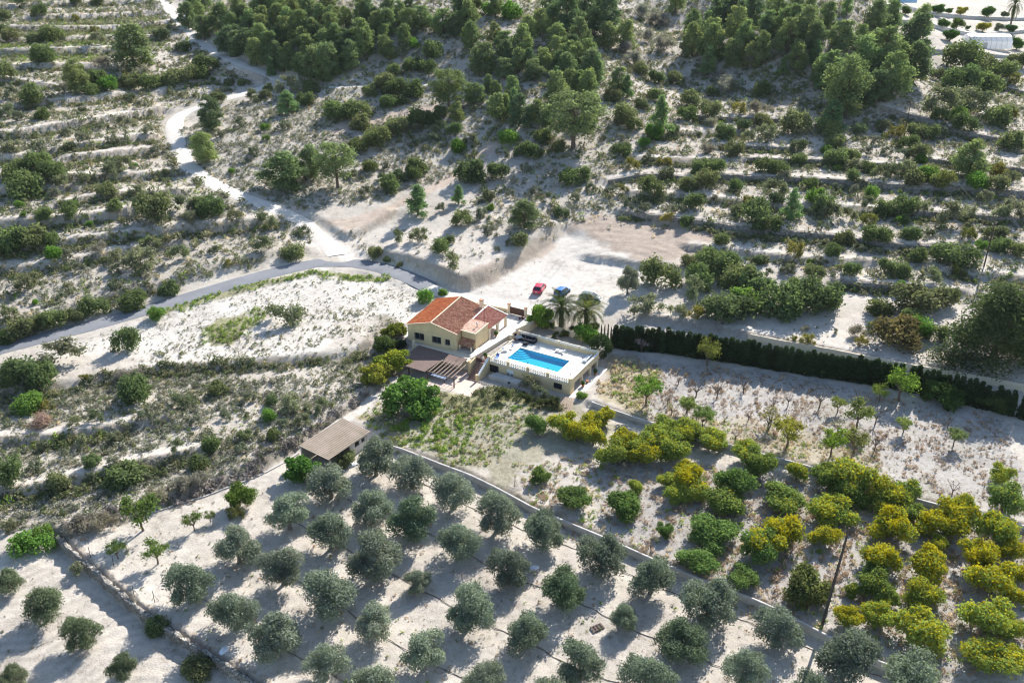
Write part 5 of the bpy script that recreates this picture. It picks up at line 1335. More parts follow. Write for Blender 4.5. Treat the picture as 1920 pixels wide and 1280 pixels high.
def plant(name, kindp, px, py, w, col, alpha, idx, hpx=None, spin=None, parent_parts=('trunk', 'crown'), pos=None):
    """one plant whose crown shows w pixels wide round (px, py) in the photograph; the base is set on the ground there"""
    pr = PROTO[kindp]; q = pr[idx % len(pr)]
    p0 = at(px, py, 0)[0] if pos is None else pos
    for _ in range(2):
        Z = project(p0)[2]; s = w * Z / FPX / q['d']
        sz = s
        if hpx:
            dep = math.atan2(CAM_H - p0[2], math.hypot(p0[0], p0[1]))
            sz = max(.6 * s, min(1.7 * s, (hpx * Z / FPX - .6 * w * Z / FPX * math.sin(dep)) / math.cos(dep) / q['h']))
        if pos is None: p0 = at(px, py, q['cz'] * sz)[0]
    z = float(height(p0[0], p0[1])); loc = (p0[0], p0[1], z - .03)
    rz = rnd.uniform(0, 6.28) if spin is None else spin
    tw = rnd.uniform(.93, 1.07)
    kv = rnd.uniform(.86, 1.16); cl = tuple(c * kv * rnd.uniform(.97, 1.03) for c in col) + (alpha,)
    if q['trunk'] is None:
        o = bpy.data.objects.new(name, q['crown']); COL.objects.link(o); o.location = loc; o.rotation_euler = (0, 0, rz); o.scale = (s * tw, s / tw, sz); o.color = cl
        return o
    e = empty(name, loc, rz); e.scale = (s * tw, s / tw, sz)
    t = bpy.data.objects.new(parent_parts[0], q['trunk']); COL.objects.link(t); t.parent = e
    if q['crown'] is not None:
        c = bpy.data.objects.new(parent_parts[1], q['crown']); COL.objects.link(c); c.parent = e; c.color = cl
    return e

CROP = {'A': (0, 0), 'B': (640, 0), 'C': (1280, 0), 'D': (0, 427), 'E': (640, 427), 'G': (1280, 427), 'J': (0, 854), 'K': (640, 854), 'L': (1280, 854)}
def parse(txt):
    """'A p x,y,w[,h] ...' in pixels of a three times enlarged crop -> (kind, px, py, w, h)"""
    out = []
    for line in txt.strip().split('\n'):
        c, k, *it = line.split(); ox, oy = CROP[c]
        for i in it:
            v = [float(a) for a in i.split(',')]
            out.append((k, ox + v[0] / 3, oy + v[1] / 3, v[2] / 3, v[3] / 3 if len(v) > 3 else None))
    return out
WILD = parse("""A p 735,250,200,270 420,420,130,200 1140,825,140,190 1590,950,220,240 1740,900,130,210 1050,80,100 1140,150,90 1240,90,110 1340,60,110 1400,130,110 1510,250,110 1470,150,100 1470,50,100 1560,90,100 1600,170,110 1690,130,110 1700,220,100 1640,60,100 1760,170,100 1730,270,110 1690,350,110,140 1800,90,100 1820,240,110 1840,330,130 1860,140,100 1890,200,100 1760,340,120 1620,300,90 1085,30,110 1300,130,90 1550,20,100 1740,40,100 1850,30,110
A t 1885,890,180,290
A q 1180,630,130 1290,220,160,180 1380,230,160,150 1560,210,90
A c 1615,570,120,130 1520,370,60
A d 215,60,90 30,110,80 430,20,80 550,15,70 60,200,90 20,180,80 200,215,90 300,190,130 240,300,140 25,400,120 110,15,80 905,210,80 1030,280,80 540,430,110 740,460,110 850,460,110 960,430,120 1060,415,110 1160,360,120 1130,410,100 180,530,150 500,500,90 235,640,90 465,625,50 1290,470,60 1355,470,50 1510,500,60 1740,485,100 1720,560,90 1880,620,140 1500,540,70 75,960,140 220,910,150 290,960,140 120,1040,200 600,1070,110 390,830,70 645,1155,90 240,1205,100 860,1170,200 1130,1140,120 930,970,50 1180,1170,150 390,1180,110 1230,550,90 730,565,70
A o 550,220,90 30,620,90 800,600,60 1610,490,140 1420,540,90 840,740,60 370,750,60 60,820,100 220,840,80 620,960,120 690,920,100 650,910,90 490,1000,90 860,870,80 1040,1150,120 900,1215,100 1260,1100,40 1330,1210,100 1500,1240,120 1070,1215,90 115,670,80 300,1100,70 700,700,80 560,720,70 1240,760,60 1350,700,70 1600,720,80 1420,860,70 60,540,80 470,790,80 330,1010,90 760,1080,90 640,800,80
A g 1140,160,70 610,475,100 1200,445,30 105,1150,60 130,1205,40 410,1145,60 1300,960,40 1490,715,60 1495,775,40 500,1260,50 750,930,40
A y 430,105,60 525,165,60 700,420,50
A x 310,1090,60 570,340,90 790,400,80
B p 20,90,80 110,190,130,200 50,300,110 250,110,130,150 380,110,120,140 450,90,110,130 570,110,120,140 690,110,130,140 1190,80,90 1120,120,100 1050,150,90 1020,210,110 910,230,100,130 1210,200,110,160 1340,180,120,190 1500,190,130,150 1280,300,100 810,320,130,190 920,380,100,130 1000,330,90 1080,390,110,130 1270,360,130,160 1410,350,140,180 1600,190,110 960,480,80,130 870,590,110,160 745,520,120,130 1100,620,110,150 1210,490,130 1390,470,120 645,620,80,120 1030,1200,160,190 1560,450,100 1140,330,90 860,180,80 1330,300,90
B t 600,470,170,260 1310,630,290,360
B q 150,60,90 680,20,110 380,20,60 1000,610,120,200 1270,50,170 1370,30,190,200 1480,70,170 1180,20,100
B c 1800,640,110,230 430,1120,140,200 970,570,90 660,1090,80,120 1610,480,70
B g 830,50,100 960,60,130 400,245,80 660,820,100 950,765,115 1760,740,100 1700,800,70 840,1165,50
B d 740,30,100 520,280,130 400,370,100 480,375,100 290,390,90 160,510,90 300,480,130 400,500,140 250,450,120 270,570,100 340,575,70 90,620,140 110,690,120 40,610,90 200,760,150 310,700,130 430,660,130 510,660,110 90,820,110 420,930,130 410,970,110 170,930,90 330,1000,80 275,1035,120 720,960,190 880,960,130 1060,840,100 1000,860,80 1280,1000,130 1340,980,110 1600,845,90 1830,980,80 1590,640,150 1690,600,80 1870,730,60 1880,440,100 1780,435,100 1760,530,90 1690,390,90 1750,1050,130 830,1110,80 1240,1210,80 680,1230,110 1520,530,100 1650,700,90 1550,840,70 1130,760,110 1220,820,90 1100,880,80 560,640,80 640,720,90
B o 400,195,60 340,300,80 420,730,70 550,720,90 520,780,70 415,810,60 720,790,90 250,940,60 930,880,60 1040,950,70 1480,780,50 1570,770,50 1730,905,80 1630,1150,80 1450,1170,40 1890,1180,80 800,1210,80 950,1100,60 1100,1080,70 1180,1120,70 560,1180,70 1320,1120,70 1400,1060,60 1500,1080,60 1700,1180,80 130,1090,70 230,1000,60 60,990,70 1770,1120,70
B y 1640,920,80 1820,900,80 1840,1230,90 1590,1060,60
B b 1640,330,110 1700,200,100 1820,240,130 1590,260,100 1760,100,100 1730,60,120 1830,120,100
C p 60,210,120,200 170,230,140,220 300,290,120,170 310,130,130 360,200,120 450,250,110 540,60,100 580,110,100 600,190,130 700,130,140 760,200,110 820,80,100 900,190,150,180 830,380,150,220 1030,300,160,220 900,560,180,190 1150,260,200,260 1200,400,170,260 1100,80,120 1180,70,110 1350,110,120 650,310,110 480,120,90 1010,200,90 720,40,90 640,20,90 60,120,100 150,130,100
C t 950,430,210,380
C q 300,60,220,150 400,60,120 1320,200,200,280 1320,340,150,250 200,60,120 1100,480,130,200 1000,520,130,180
C c 850,640,150,180 930,20,70 570,370,60 620,1140,100 150,340,90
C g 1340,890,80 875,945,50 1390,980,120 805,840,70 1660,1020,130 750,1100,120 1070,1080,90 1560,640,110 1220,1235,60
C d 440,500,110 160,620,120 30,640,110 170,530,70 455,675,100 650,690,170 820,720,130 340,720,80 240,740,110 290,840,110 860,790,100 650,830,80 110,940,110 190,930,110 460,930,110 540,940,110 650,900,90 860,890,130 960,870,90 1040,940,90 960,985,90 1310,1000,120 1000,740,70 1120,720,80 1270,800,100 1320,740,120 1390,750,110 1330,850,120 1590,690,120 1770,650,160 1830,620,100 1560,450,200 1700,470,170 1780,500,80 1570,320,190,180 1700,350,150 1800,400,140 1880,340,110 1650,380,140 1510,420,100 1430,420,90 1850,790,150 1760,1030,120 30,1030,120 130,1010,130 300,1040,90 710,1030,90 530,1125,80 300,1190,80 420,1200,190 490,1260,120 800,1150,150 1140,1170,130 1250,1160,140 1250,1240,70 60,1130,120 20,1240,90 50,560,120 1450,640,90 1400,960,110 1440,1020,90
C o 300,500,80 480,740,130 375,765,90 30,270,110 1030,860,70 960,925,100 1110,960,110 1200,950,120 1300,940,130 1540,900,90 1450,580,200 1560,560,170 1650,570,170 1360,1160,90 530,1060,130 830,1190,120 940,1205,90 1500,1210,170 1800,1200,130 1850,1160,130 1040,1140,90 960,1085,80 870,1060,70 60,430,60 560,1010,80 1240,870,80 1150,860,70 1450,760,80 1700,1110,90 1620,1190,100 1850,990,90 180,1130,60 1000,1050,70 1080,800,60 740,1200,70
C y 325,605,90 1200,740,110 1490,1000,140 1780,950,110 1040,1230,100 360,1120,70 1870,440,100 1860,640,80
C x 440,600,110 160,680,80 150,830,90
C b 260,480,140 400,330,100 200,420,100
C p 1630,880,180,230
D d 70,60,170 180,60,160 290,60,100 40,100,100 530,440,140 740,400,150 950,340,120 220,530,130 300,510,150 100,570,160 430,490,110 130,800,200 240,820,180 40,860,120 60,790,120 700,630,130,170 760,900,200,200 1225,905,110 1180,1210,120 1370,1170,80 1540,1160,90 1530,970,80 1660,130,130 20,620,90
D o 770,170,190 840,90,120 640,160,100 1010,140,120 150,300,140 40,470,120 640,330,70 640,240,70 350,390,60 320,720,280,170 1020,950,120 1600,460,210,190 1660,970,140 1360,1240,80 540,1060,90 1470,90,100 1710,30,80 820,1050,80 420,1080,90 1700,1080,90 1580,1110,80 900,1100,70 1100,1090,70 1270,1060,70 640,1180,90 460,1200,90 990,1230,90 250,1230,80 730,1120,70 1410,960,80 1800,1000,90 380,150,80 450,230,70 1200,130,60
D g 300,135,100 40,610,80 150,980,150 1510,1050,90 880,480,90 200,415,40
D y 470,830,50 260,990,80 1280,200,50
D x 550,110,90 730,820,140
D k 200,1080,160,110
E d 185,140,90 610,70,70 560,100,110 1800,260,200,190 1000,60,110 325,205,40 255,180,45
E o 430,35,110 320,50,90 625,190,120 840,25,80 935,85,45 880,115,40 1710,430,190,160 1890,450,110 1060,880,110,120 1130,925,85
E g 480,380,90,110 570,360,60 1355,940,60 1380,590,130
G d 180,190,200,170 40,190,100 100,280,160 320,260,200 250,440,300,230 540,400,240,230 760,390,250,220 840,400,140 430,190,80 230,60,90 840,120,90 900,60,110 740,250,110 950,230,110 1070,35,110 1140,40,110 1300,25,110 1160,215,110 1230,235,120 1330,155,110 1520,150,230,160 1400,30,50 1110,440,170,130 1330,400,260,200 1480,380,160 1790,90,110 1760,30,110 1880,120,100 1430,590,120 270,180,130 420,330,180 650,330,130 1290,500,120
G o 60,350,160 500,70,60 590,230,90 1080,550,90 860,580,40 1420,270,110 760,190,50 330,50,70 480,260,60 1010,120,60 1090,130,60 620,330,70 1150,330,60 1000,330,60 880,330,60
G g 340,400,200 600,400,130 720,190,40 1680,100,70 1230,320,50,90 1350,560,150
G y 90,470,110 645,120,120 1620,25,90 1555,245,80 700,625,90 1010,630,80 620,620,50
G x 980,580,100 690,560,50
J d 700,100,260,190 320,140,130 1120,40,130 40,100,160,200 1110,1180,200,180 880,950,150 520,30,90
J o 430,640,100 60,390,90 500,130,70 820,130,70 160,240,60 950,40,80 200,60,80 640,30,70
J g 180,490,200,170 240,430,110
J x 530,370,150 440,400,140 620,340,120 890,210,120 1000,170,120 1120,120,110
K d 20,20,110""")
# the pines that fill the wooded crests between the ones singled out above
_pw = np.array([(a[1], a[2]) for a in WILD if a[0] in 'pqct'])
for poly, n, w0, kk in (([(345, -8), (650, -8), (665, 125), (560, 128), (440, 92)], 26, 32, 'ppppq'), ([(650, -8), (1000, 10), (1100, 90), (1010, 120), (860, 75), (660, 110)], 18, 33, 'pppq'), ([(1250, -8), (1480, -8), (1700, 20), (1730, 120), (1600, 190), (1520, 120), (1330, 110)], 22, 34, 'pppppqc'), ([(880, 100), (1130, 60), (1120, 200), (1000, 240), (900, 200)], 14, 30, 'pppc')):
    pp = np.array(poly, float); k_ = 0
    while n and k_ < 4000:
        k_ += 1; x = rnd.uniform(pp[:, 0].min(), pp[:, 0].max()); y = rnd.uniform(pp[:, 1].min(), pp[:, 1].max())
        if inside(np.array([x]), np.array([y]), pp)[0] and np.hypot(_pw[:, 0] - x, (_pw[:, 1] - y) * 1.4).min() > w0 * .42:
            _pw = np.vstack([_pw, (x, y)]); WILD.append((rnd.choice(kk), x, y, w0 * rnd.uniform(.7, 1.1), None)); n -= 1
# a few more beyond the picture's edges, so that the slope goes on
for i in range(46):
    x = rnd.choice((rnd.uniform(-420, -20), rnd.uniform(1945, 2300))); y = rnd.uniform(40, 980) if x < 0 else rnd.uniform(120, 560)
    WILD.append((rnd.choice('ddoog' if i % 4 else 'p'), x, y, 26 + y * .025, None))
# the brownish dense bush, drawn apart
WILD += [('d', 1280 + 1210 / 3, 427 + 590 / 3, 93, 75)]
made = []
rest = []                                  # the smallest shrubs past three hundred, and those outside the frame, go into one mass
_sh = sorted([a[3] for a in WILD if a[0] in 'do' and 0 <= a[1] <= 1920], reverse=True)
_lim = _sh[285] if len(_sh) > 285 else 0
for i, (k, x, y, w, h) in enumerate(WILD):
    if k in 'do' and i != len(WILD) - 1 and (w <= _lim or not 0 <= x <= 1920): rest.append((k, x, y, w)); continue
    if k == 'k': nm = 'dead_bush'
    else: nm = {'pine tree': 'pine_tree', 'tree': 'bare_tree'}.get(NOUN[k][1], NOUN[k][1])
    c = rnd.choice(TINT[k])
    if i == len(WILD) - 1: c = (.19, .15, .065)
    o = plant(nm, BLOB[k], x, y, w * (1.15 if k in 'pqct' else 1.2), c, 0.0 if k not in 'py' else rnd.uniform(0, .2), rnd.randrange(60), h)
    made.append((k, x, y, w, o))
# a name for every one: colour, kind and how near it stands to a mark one can find
md = np.array([(m[1], m[2]) for m in made]); D = np.hypot((md[:, None, 0] - LMP[None, :, 0]), (md[:, None, 1] - LMP[None, :, 1]) * 1.3)
near = D.argmin(1)
buck = {}
for i, (k, x, y, w, o) in enumerate(made):
    li = near[i]; dx, dy = x - LMP[li, 0], y - LMP[li, 1]
    if 'photo\'s' in LMN[li] or 'edge' in LMN[li]: dr = 'near'
    elif x < 0 or x > 1920: dr = 'out past'
    elif abs(dx) > abs(dy) * 1.3: dr = 'right of' if dx > 0 else 'left of'
    else: dr = 'in front of' if dy > 0 else 'beyond'
    buck.setdefault((k, li, dr), []).append((D[i, li], i))
for (k, li, dr), L in buck.items():
    L.sort()
    for r, (_, i) in enumerate(L):
        o = made[i][4]; noun, cat = NOUN[k]
        if len(L) == 1: lab = '%s %s %s' % (noun, dr, LMN[li])
        else: lab = '%s %s %s, %s to it' % (noun, dr, LMN[li], ORD[r])
        tag(o, lab, cat, GRP[k])
made[-1][4]['label'] = 'dense brownish green bush between the hedge and the wide pine'

# the wide old pine by the hedge
o = plant('pine_tree', 'W', 1880, 606, 196, (.092, .122, .054), .02, 0, 186); tag(o, 'wide old dark pine standing beside the right end of the cypress hedge', 'pine tree', 'pines on the slopes')
o = plant('olive_tree', 'O', 1178, 524, 52, (.20, .22, .15), 0, 1, 66); tag(o, 'lone olive tree with a visible trunk shading the white gravel', 'olive tree')

# olive grove: rows as they stand, counted from the shed end
OL = [[(703, 853, 85), (772, 877, 80), (850, 915, 88), (932, 955, 92), (1020, 987, 90), (1130, 1030, 96), (1222, 1075, 88), (1333, 1117, 108), (1462, 1168, 88), (1590, 1222, 118), (1720, 1268, 130)],
      [(617, 897, 84), (697, 945, 80), (770, 968, 98), (862, 1010, 85), (953, 1058, 86), (1058, 1097, 96), (1172, 1152, 56), (1278, 1195, 100), (1398, 1250, 84), (1520, 1292, 90)],
      [(540, 955, 85), (617, 993, 82), (703, 1037, 110), (783, 1083, 55), (880, 1133, 100), (985, 1180, 86), (1090, 1235, 96), (1215, 1270, 110)],
      [(443, 1015, 92), (528, 1057, 88), (617, 1103, 112), (703, 1160, 80), (795, 1217, 92), (905, 1262, 76), (1030, 1300, 90)],
      [(350, 1087, 92), (437, 1140, 92), (513, 1187, 112), (610, 1237, 80), (700, 1282, 90)]]
ROWN = ['in the row along the concrete wall', 'in the second row from the concrete wall', 'in the middle row of the grove', 'in the fourth row from the concrete wall', 'in the row nearest the dry stone wall']
ON = ['first', 'second', 'third', 'fourth', 'fifth', 'sixth', 'seventh', 'eighth', 'ninth', 'tenth', 'eleventh']
LEVEL = {}
for r, row in enumerate(OL):
    for j, (x, y, w) in enumerate(row):
        dark = rnd.random(); c = (.225, .255, .19) if x < 900 else (.195, .228, .165)
        if (x, y) in ((770, 968), (1058, 1097), (1278, 1195)): c = (.145, .195, .115)
        o = plant('olive_tree', 'O', x, y + 3, w * 1.13, c, 0, rnd.randrange(60))
        tag(o, '%s olive tree from the upper left end, %s' % (ON[j], ROWN[r]), 'olive tree', 'olive trees of the grove')
for x, y, w, l in ((10, 1087, 60, 'olive tree cut by the left edge beside the green bushes'), (80, 1134, 84, 'upper of the two olive trees on the raked lower left field'), (148, 1184, 80, 'lower of the two olive trees on the raked lower left field'), (228, 1248, 64, 'thin sparse olive tree at the bottom left of the dry stone wall'), (20, 1266, 60, 'olive tree in the bottom left corner of the picture')):
    o = plant('olive_tree', 'O', x, y, w * 1.08, (.175, .205, .115), 0, rnd.randrange(60)); tag(o, l, 'olive tree', 'olive trees on the lower left field')
# drip hoses along the grove rows
for r, row in enumerate(OL):
    Q = np.array([(x, y) for x, y, w in row]); a = at(Q[:, 0], Q[:, 1], 1.9); q = resample(a, .8)
    q = q + np.c_[fbm(q[:, 0], q[:, 1], 2, 2, r) - .5, fbm(q[:, 0], q[:, 1], 2, 2, r + 9) - .5, np.zeros(len(q))] * .5
    q[:, 2] = height(q[:, 0], q[:, 1]) + .07
    tag(MB().tube(q, .04, 5).build('irrigation_hose', M_darkwood), 'thin dark irrigation hose lying ' + ROWN[r], 'hose', 'irrigation hoses of the grove')

# lemon trees: (x, y, w, yellow share)
LEMON = parse("""L 9 50,130,170 40,70,120 470,490,200 560,410,200 800,440,150 1170,380,200 1130,560,210 1390,600,210 1680,560,190 1760,690,240 1880,650,140 1860,520,150 1400,360,180 1540,340,220 940,900,140 1880,780,120
L 6 60,190,140 850,300,230,220 960,110,240 1110,890,170 1730,900,250 1350,780,180 1370,970,250 1740,1120,260,260 650,80,130 1150,220,200 1850,960,150 1560,260,120 1790,400,200 1800,100,130 1450,480,110 1880,1130,130
L 3 420,40,180 240,250,230,220 575,230,250,230 830,110,160 970,200,170 1240,200,180 1280,310,130 1080,720,180 1170,800,110 1820,230,190 960,750,100
L 0 300,130,200 170,430,240,200 430,500,200 90,580,210,150 350,670,180,170 1090,640,120
K 0 1115,110,110 1320,230,180,170 1600,270,220,210 1820,420,90
K 4 1660,170,90 1890,210,120 1830,130,100
E 8 1250,1090,150 1330,1130,150 1420,1160,150 1480,1050,120 1580,1190,170 1400,1090,130 1700,1260,160
E 4 1530,1260,170 1640,1230,150 1770,1180,160 1860,1240,170 1830,1120,150
E 0 1100,1095,130
G 5 40,1130,180 180,1190,150 370,1260,150""")
lm = []
for k, x, y, w, h in LEMON:
    yl = int(k) / 10
    c = (.185, .245, .065) if yl < .4 else (.26, .32, .075)
    if yl == 0: c = (.14, .21, .062)
    o = plant('lemon_tree', 'L', x, y, w * 1.26, c, .15 + yl * .47, rnd.randrange(60), h); lm.append((k, x, y, o))
o = plant('lemon_tree', 'L', 1280 + 700 / 3, 854 + 730 / 3, 108, (.17, .19, .065), .05, 2, 96); tag(o, 'large dull olive-green tree just left of the tall leaning pole', 'citrus tree', 'citrus trees')
LMK = {'the tall leaning pole': (1575, 1080), 'the timber ramp': (1103, 770), 'the right edge of the lemon rows': (1900, 1080), 'the bottom right corner': (1850, 1270), 'the lemon wall midpoint': (1530, 885), 'the small green garden trees': (1120, 930), 'the lemon wall end': (1800, 960)}
LMK['the small garden trees'] = LMK.pop('the small green garden trees'); kn = list(LMK); kp = np.array([LMK[k] for k in kn], float); b2 = {}
for i, (k, x, y, o) in enumerate(lm):
    d = np.hypot(kp[:, 0] - x, (kp[:, 1] - y) * 1.3); j = int(d.argmin()); word = 'bright yellow' if int(k) >= 8 else 'yellow-green' if int(k) >= 4 else 'slightly yellowed' if int(k) > 0 else 'deep green'
    dr = ('left of' if x < kp[j, 0] else 'right of') if abs(x - kp[j, 0]) > abs(y - kp[j, 1]) * 1.3 else ('beyond' if y < kp[j, 1] else 'in front of')
    if 'edge' in kn[j] or 'corner' in kn[j]: dr = 'near'
    b2.setdefault((word, j, dr), []).append((d[j], o))
for (word, j, dr), L in b2.items():
    L.sort(key=lambda t: t[0])
    kn[j] = kn[j].replace('the right edge of the lemon rows', 'the right picture edge').replace('the small garden trees', 'the little garden trees')
    for r, (_, o) in enumerate(L): tag(o, '%s lemon tree %s %s%s' % (word.replace('slightly yellowed', 'yellowed'), dr, kn[j], '' if len(L) == 1 else ', ' + ORD[r] + ' to it'), 'citrus tree', 'citrus trees')

# orchard of young almonds beyond the lemon wall (x, y, w)
HC = lambda x, y, w: (1100 + x / 4.8, 560 + y / 4.8, w / 4.8)
ALM = [('A', *HC(550, 800, 260), (.10, .19, .028)), ('A', *HC(1100, 460, 230), (.15, .19, .04)), ('A', *HC(905, 930, 160), (.15, .20, .05)), ('A', *HC(1085, 1030, 130), (.11, .18, .05)), ('A', *HC(990, 1040, 80), (.10, .19, .03)), ('A2', *HC(770, 980, 110), (.15, .18, .05)), ('A2', *HC(1650, 1060, 200), (.17, .18, .06)), ('A2', *HC(500, 390, 150), (.30, .28, .24)), ('A2', *HC(770, 410, 60), (.2, .19, .13))]
GC_ = lambda x, y, w: (1280 + x / 3, 427 + y / 3, w / 3)
ALM += [('A', *GC_(1240, 870, 170), (.12, .20, .03)), ('A', *GC_(1115, 920, 100), (.14, .20, .04)), ('F', *GC_(1470, 915, 210), (.055, .10, .025)), ('F', *GC_(1740, 965, 170), (.05, .085, .025)), ('A', *GC_(1000, 1030, 160), (.15, .20, .05)), ('A', *GC_(880, 985, 90), (.15, .20, .05)), ('A', *GC_(1250, 1100, 100), (.14, .20, .05)), ('A', *GC_(1540, 1165, 105), (.13, .19, .06)),
        ('A', *GC_(600, 1130, 180), (.19, .21, .035)), ('A2', *GC_(500, 1050, 120), (.17, .18, .05)), ('A', *GC_(850, 1190, 160), (.13, .21, .025)), ('A', *GC_(980, 1190, 140), (.17, .21, .06)), ('A2', *GC_(880, 1100, 100), (.26, .27, .17)), ('A', *GC_(120, 1050, 120), (.12, .18, .05)), ('A', *GC_(790, 800, 55), (.10, .17, .05)), ('A', *GC_(30, 1000, 90), (.14, .19, .05))]
ALM += [('B', *p, (.1, .1, .1)) for p in (HC(730, 880, 120), HC(990, 800, 150), HC(1420, 750, 130), HC(1690, 910, 140), HC(830, 700, 120), HC(1460, 1030, 120), HC(1250, 1060, 80), HC(495, 640, 90), HC(310, 710, 90), GC_(780, 940, 120), GC_(350, 880, 90), GC_(200, 890, 110), GC_(80, 890, 100), GC_(1095, 1040, 110), GC_(1090, 1190, 110), GC_(1000, 940, 130), GC_(600, 950, 90), GC_(1500, 1080, 80), GC_(300, 1150, 80))]
ALM += [('B', 1280 + 1530 / 3, 854 + 170 / 3, 30, (.1, .1, .1))]
LK3 = {'the pool building': (1110, 690), 'the middle of the cypress hedge': (1500, 665), 'the lemon wall midpoint': (1530, 885), 'the hedge\'s right end': (1850, 750), 'the round clipped tree': (1125, 650), 'the orchard centre': (1450, 770), 'the orchard\'s lower right': (1740, 850)}
kn = list(LK3); kp = np.array([LK3[k] for k in kn], float); b3 = {}
for i, (k, x, y, w, c) in enumerate(ALM):
    o = plant('almond_tree' if k != 'F' else 'leafy_tree', k, x, y, w * 1.12, tuple(v * m_ for v, m_ in zip(c, (1.45, 1.25, 1.5))), 0, rnd.randrange(60))
    d = np.hypot(kp[:, 0] - x, (kp[:, 1] - y) * 1.3); j = int(d.argmin())
    word = {'A': 'young light green orchard tree', 'A2': 'thinly leaved young orchard tree', 'B': 'bare twiggy orchard tree', 'F': 'low dark green leafy tree'}[k]
    dr = ('left of' if x < kp[j, 0] else 'right of') if abs(x - kp[j, 0]) > abs(y - kp[j, 1]) * 1.3 else ('beyond' if y < kp[j, 1] else 'in front of')
    b3.setdefault((word, j, dr), []).append((d[j], o, i))
for (word, j, dr), L in b3.items():
    L.sort(key=lambda t: t[0])
    for r, (_, o, i) in enumerate(L): tag(o, '%s %s %s%s' % (word, dr, kn[j], '' if len(L) == 1 else ', ' + ORD[r] + ' to it'), 'fruit tree', 'young trees of the bare orchard')

# orchard beside the greenhouse
for j, (x, y, w, c, l) in enumerate([(1440, 50, 90, 0, 'left of the two in the top row'), (1570, 60, 70, 1, 'in the top row'), (1720, 60, 90, 0, 'right in the top row'), (1695, 145, 80, 1, 'just behind the greenhouse roof'), (1465, 130, 75, 0, 'left in the row above the greenhouse'), (1545, 130, 80, 2, 'middle of the row left of the greenhouse'), (1605, 155, 34, 0, 'smallest, close to the greenhouse\'s left end'), (1780, 150, 55, 3, 'grey-green, behind the greenhouse\'s right end'), (1850, 160, 64, 0, 'right of the greenhouse in the row behind it'), (1885, 240, 100, 0, 'large, at the right end of the greenhouse'), (1510, 195, 90, 0, 'below the row left of the greenhouse'), (1500, 60, 50, 2, 'small, between the first trees of the top row'), (1810, 80, 50, 3, 'beside the palm at the top right'), (1260, 55, 70, 2, 'beside the pale blue tank')]):
    o = plant('fruit_tree', 'L', 1280 + x / 3, y / 3, w / 3 * 1.05, [(.07, .14, .03), (.2, .2, .04), (.11, .16, .04), (.16, .18, .12)][c], .1 if c != 1 else .5, rnd.randrange(60)); tag(o, 'small orchard tree ' + l, 'fruit tree', 'orchard trees round the greenhouse')
o = plant('palm_tree', 'Palm', 1280 + 1872 / 3, 8, 34, (.08, .10, .04), .1, 0, 60); tag(o, 'tall palm at the top right edge beyond the greenhouse', 'palm tree')

# round the house
def solo(name, k, x, y, w, c, a, label, cat, i=0, h=None, grp=None, pos=None):
    return tag(plant(name, k, x, y, w, c, a, i, h, pos=pos), label, cat, grp)
solo('palm_tree', 'Palm', 1053, 573, 82, (.075, .10, .042), .15, 'left of two date palms behind the pool deck, darker and taller', 'palm tree', 0)
solo('palm_tree', 'Palm', 1100, 578, 82, (.11, .14, .06), .3, 'right of two date palms behind the pool deck, with drooping pale fronds', 'palm tree', 1)
solo('leafy_tree', 'F', 1013, 590, 52, (.17, .28, .045), .0, 'bright green leafy tree beside the left palm by the driveway gate', 'tree', 0, 62)
solo('clipped_tree', 'R', 1126, 648, 46, (.06, .09, .038), 0, 'round clipped dark tree touching the rear right corner of the pool building', 'tree', 0, 56)
solo('leafy_tree', 'F', 772, 738, 112, (.115, .20, .05), 0, 'wide bright green fig tree in front of the patio', 'tree', 1)
solo('leafy_tree', 'F', 738, 674, 78, (.21, .25, .040), .25, 'yellow-green tree rising over the left end of the pergola roof', 'tree', 2)
solo('leafy_tree', 'F', 703, 698, 70, (.22, .225, .045), .3, 'yellowish tree left of the pergola above the footpath', 'tree', 0)
solo('leafy_tree', 'F', 738, 618, 50, (.21, .23, .045), .2, 'small yellow-green tree by the left corner of the house', 'tree', 1)
solo('leafy_tree', 'F', 720, 643, 54, (.11, .145, .045), 0, 'dark green tree left of the house below the smaller yellowish one', 'tree', 2)
solo('bush', 'S', 753, 643, 26, (.03, .05, .022), 0, 'very dark bush tight against the left wall of the house', 'bush', 1)
solo('leafy_tree', 'F', 563, 876, 82, (.10, .205, .045), 0, 'vivid green leafy tree below the left corner of the shed', 'tree', 2)
solo('fruit_tree', 'L', 447, 928, 64, (.13, .19, .04), .15, 'pale green tree beside the irrigation channel left of the shed', 'fruit tree', 1)
solo('bush', 'S2', 443, 958, 42, (.12, .13, .05), 0, 'dull bush at the foot of the pale green tree by the channel', 'bush', 1)
for x, y, w, l in ((260, 954, 80, 'thin leafy vine tree over the irrigation channel'), (360, 974, 40, 'small gnarled fruit tree left of the pale green tree'), (393, 966, 24, 'smallest fruit tree beside the pale green tree'), (290, 1030, 54, 'sparse fruit tree in the corner above the dry stone wall'), (217, 1027, 40, 'sparsest fruit tree near the top of the dry stone wall')):
    solo('fruit_tree', 'A', x, y, w, (.13, .18, .05), 0, l, 'fruit tree', int(x), grp='small fruit trees inside the wall corner')
solo('bush', 'S', 1006, 795, 40, (.10, .14, .03), .1, 'small green bush left of the yellow lemon trees', 'bush', 2) if False else None
for i, (x, y, w) in enumerate(((985, 741, 30), (1035, 752, 36), (940, 742, 34), (1008, 757, 26))):
    solo('bush', 'S2', x, y, w, (.07, .085, .035), 0, ('low dark bush under the cistern', 'low dark bush under the barred window of the pool building', 'low dark bush at the left end of the cistern', 'low dark bush between cistern and barred window')[i], 'bush', i, grp='weedy bushes along the pool building')
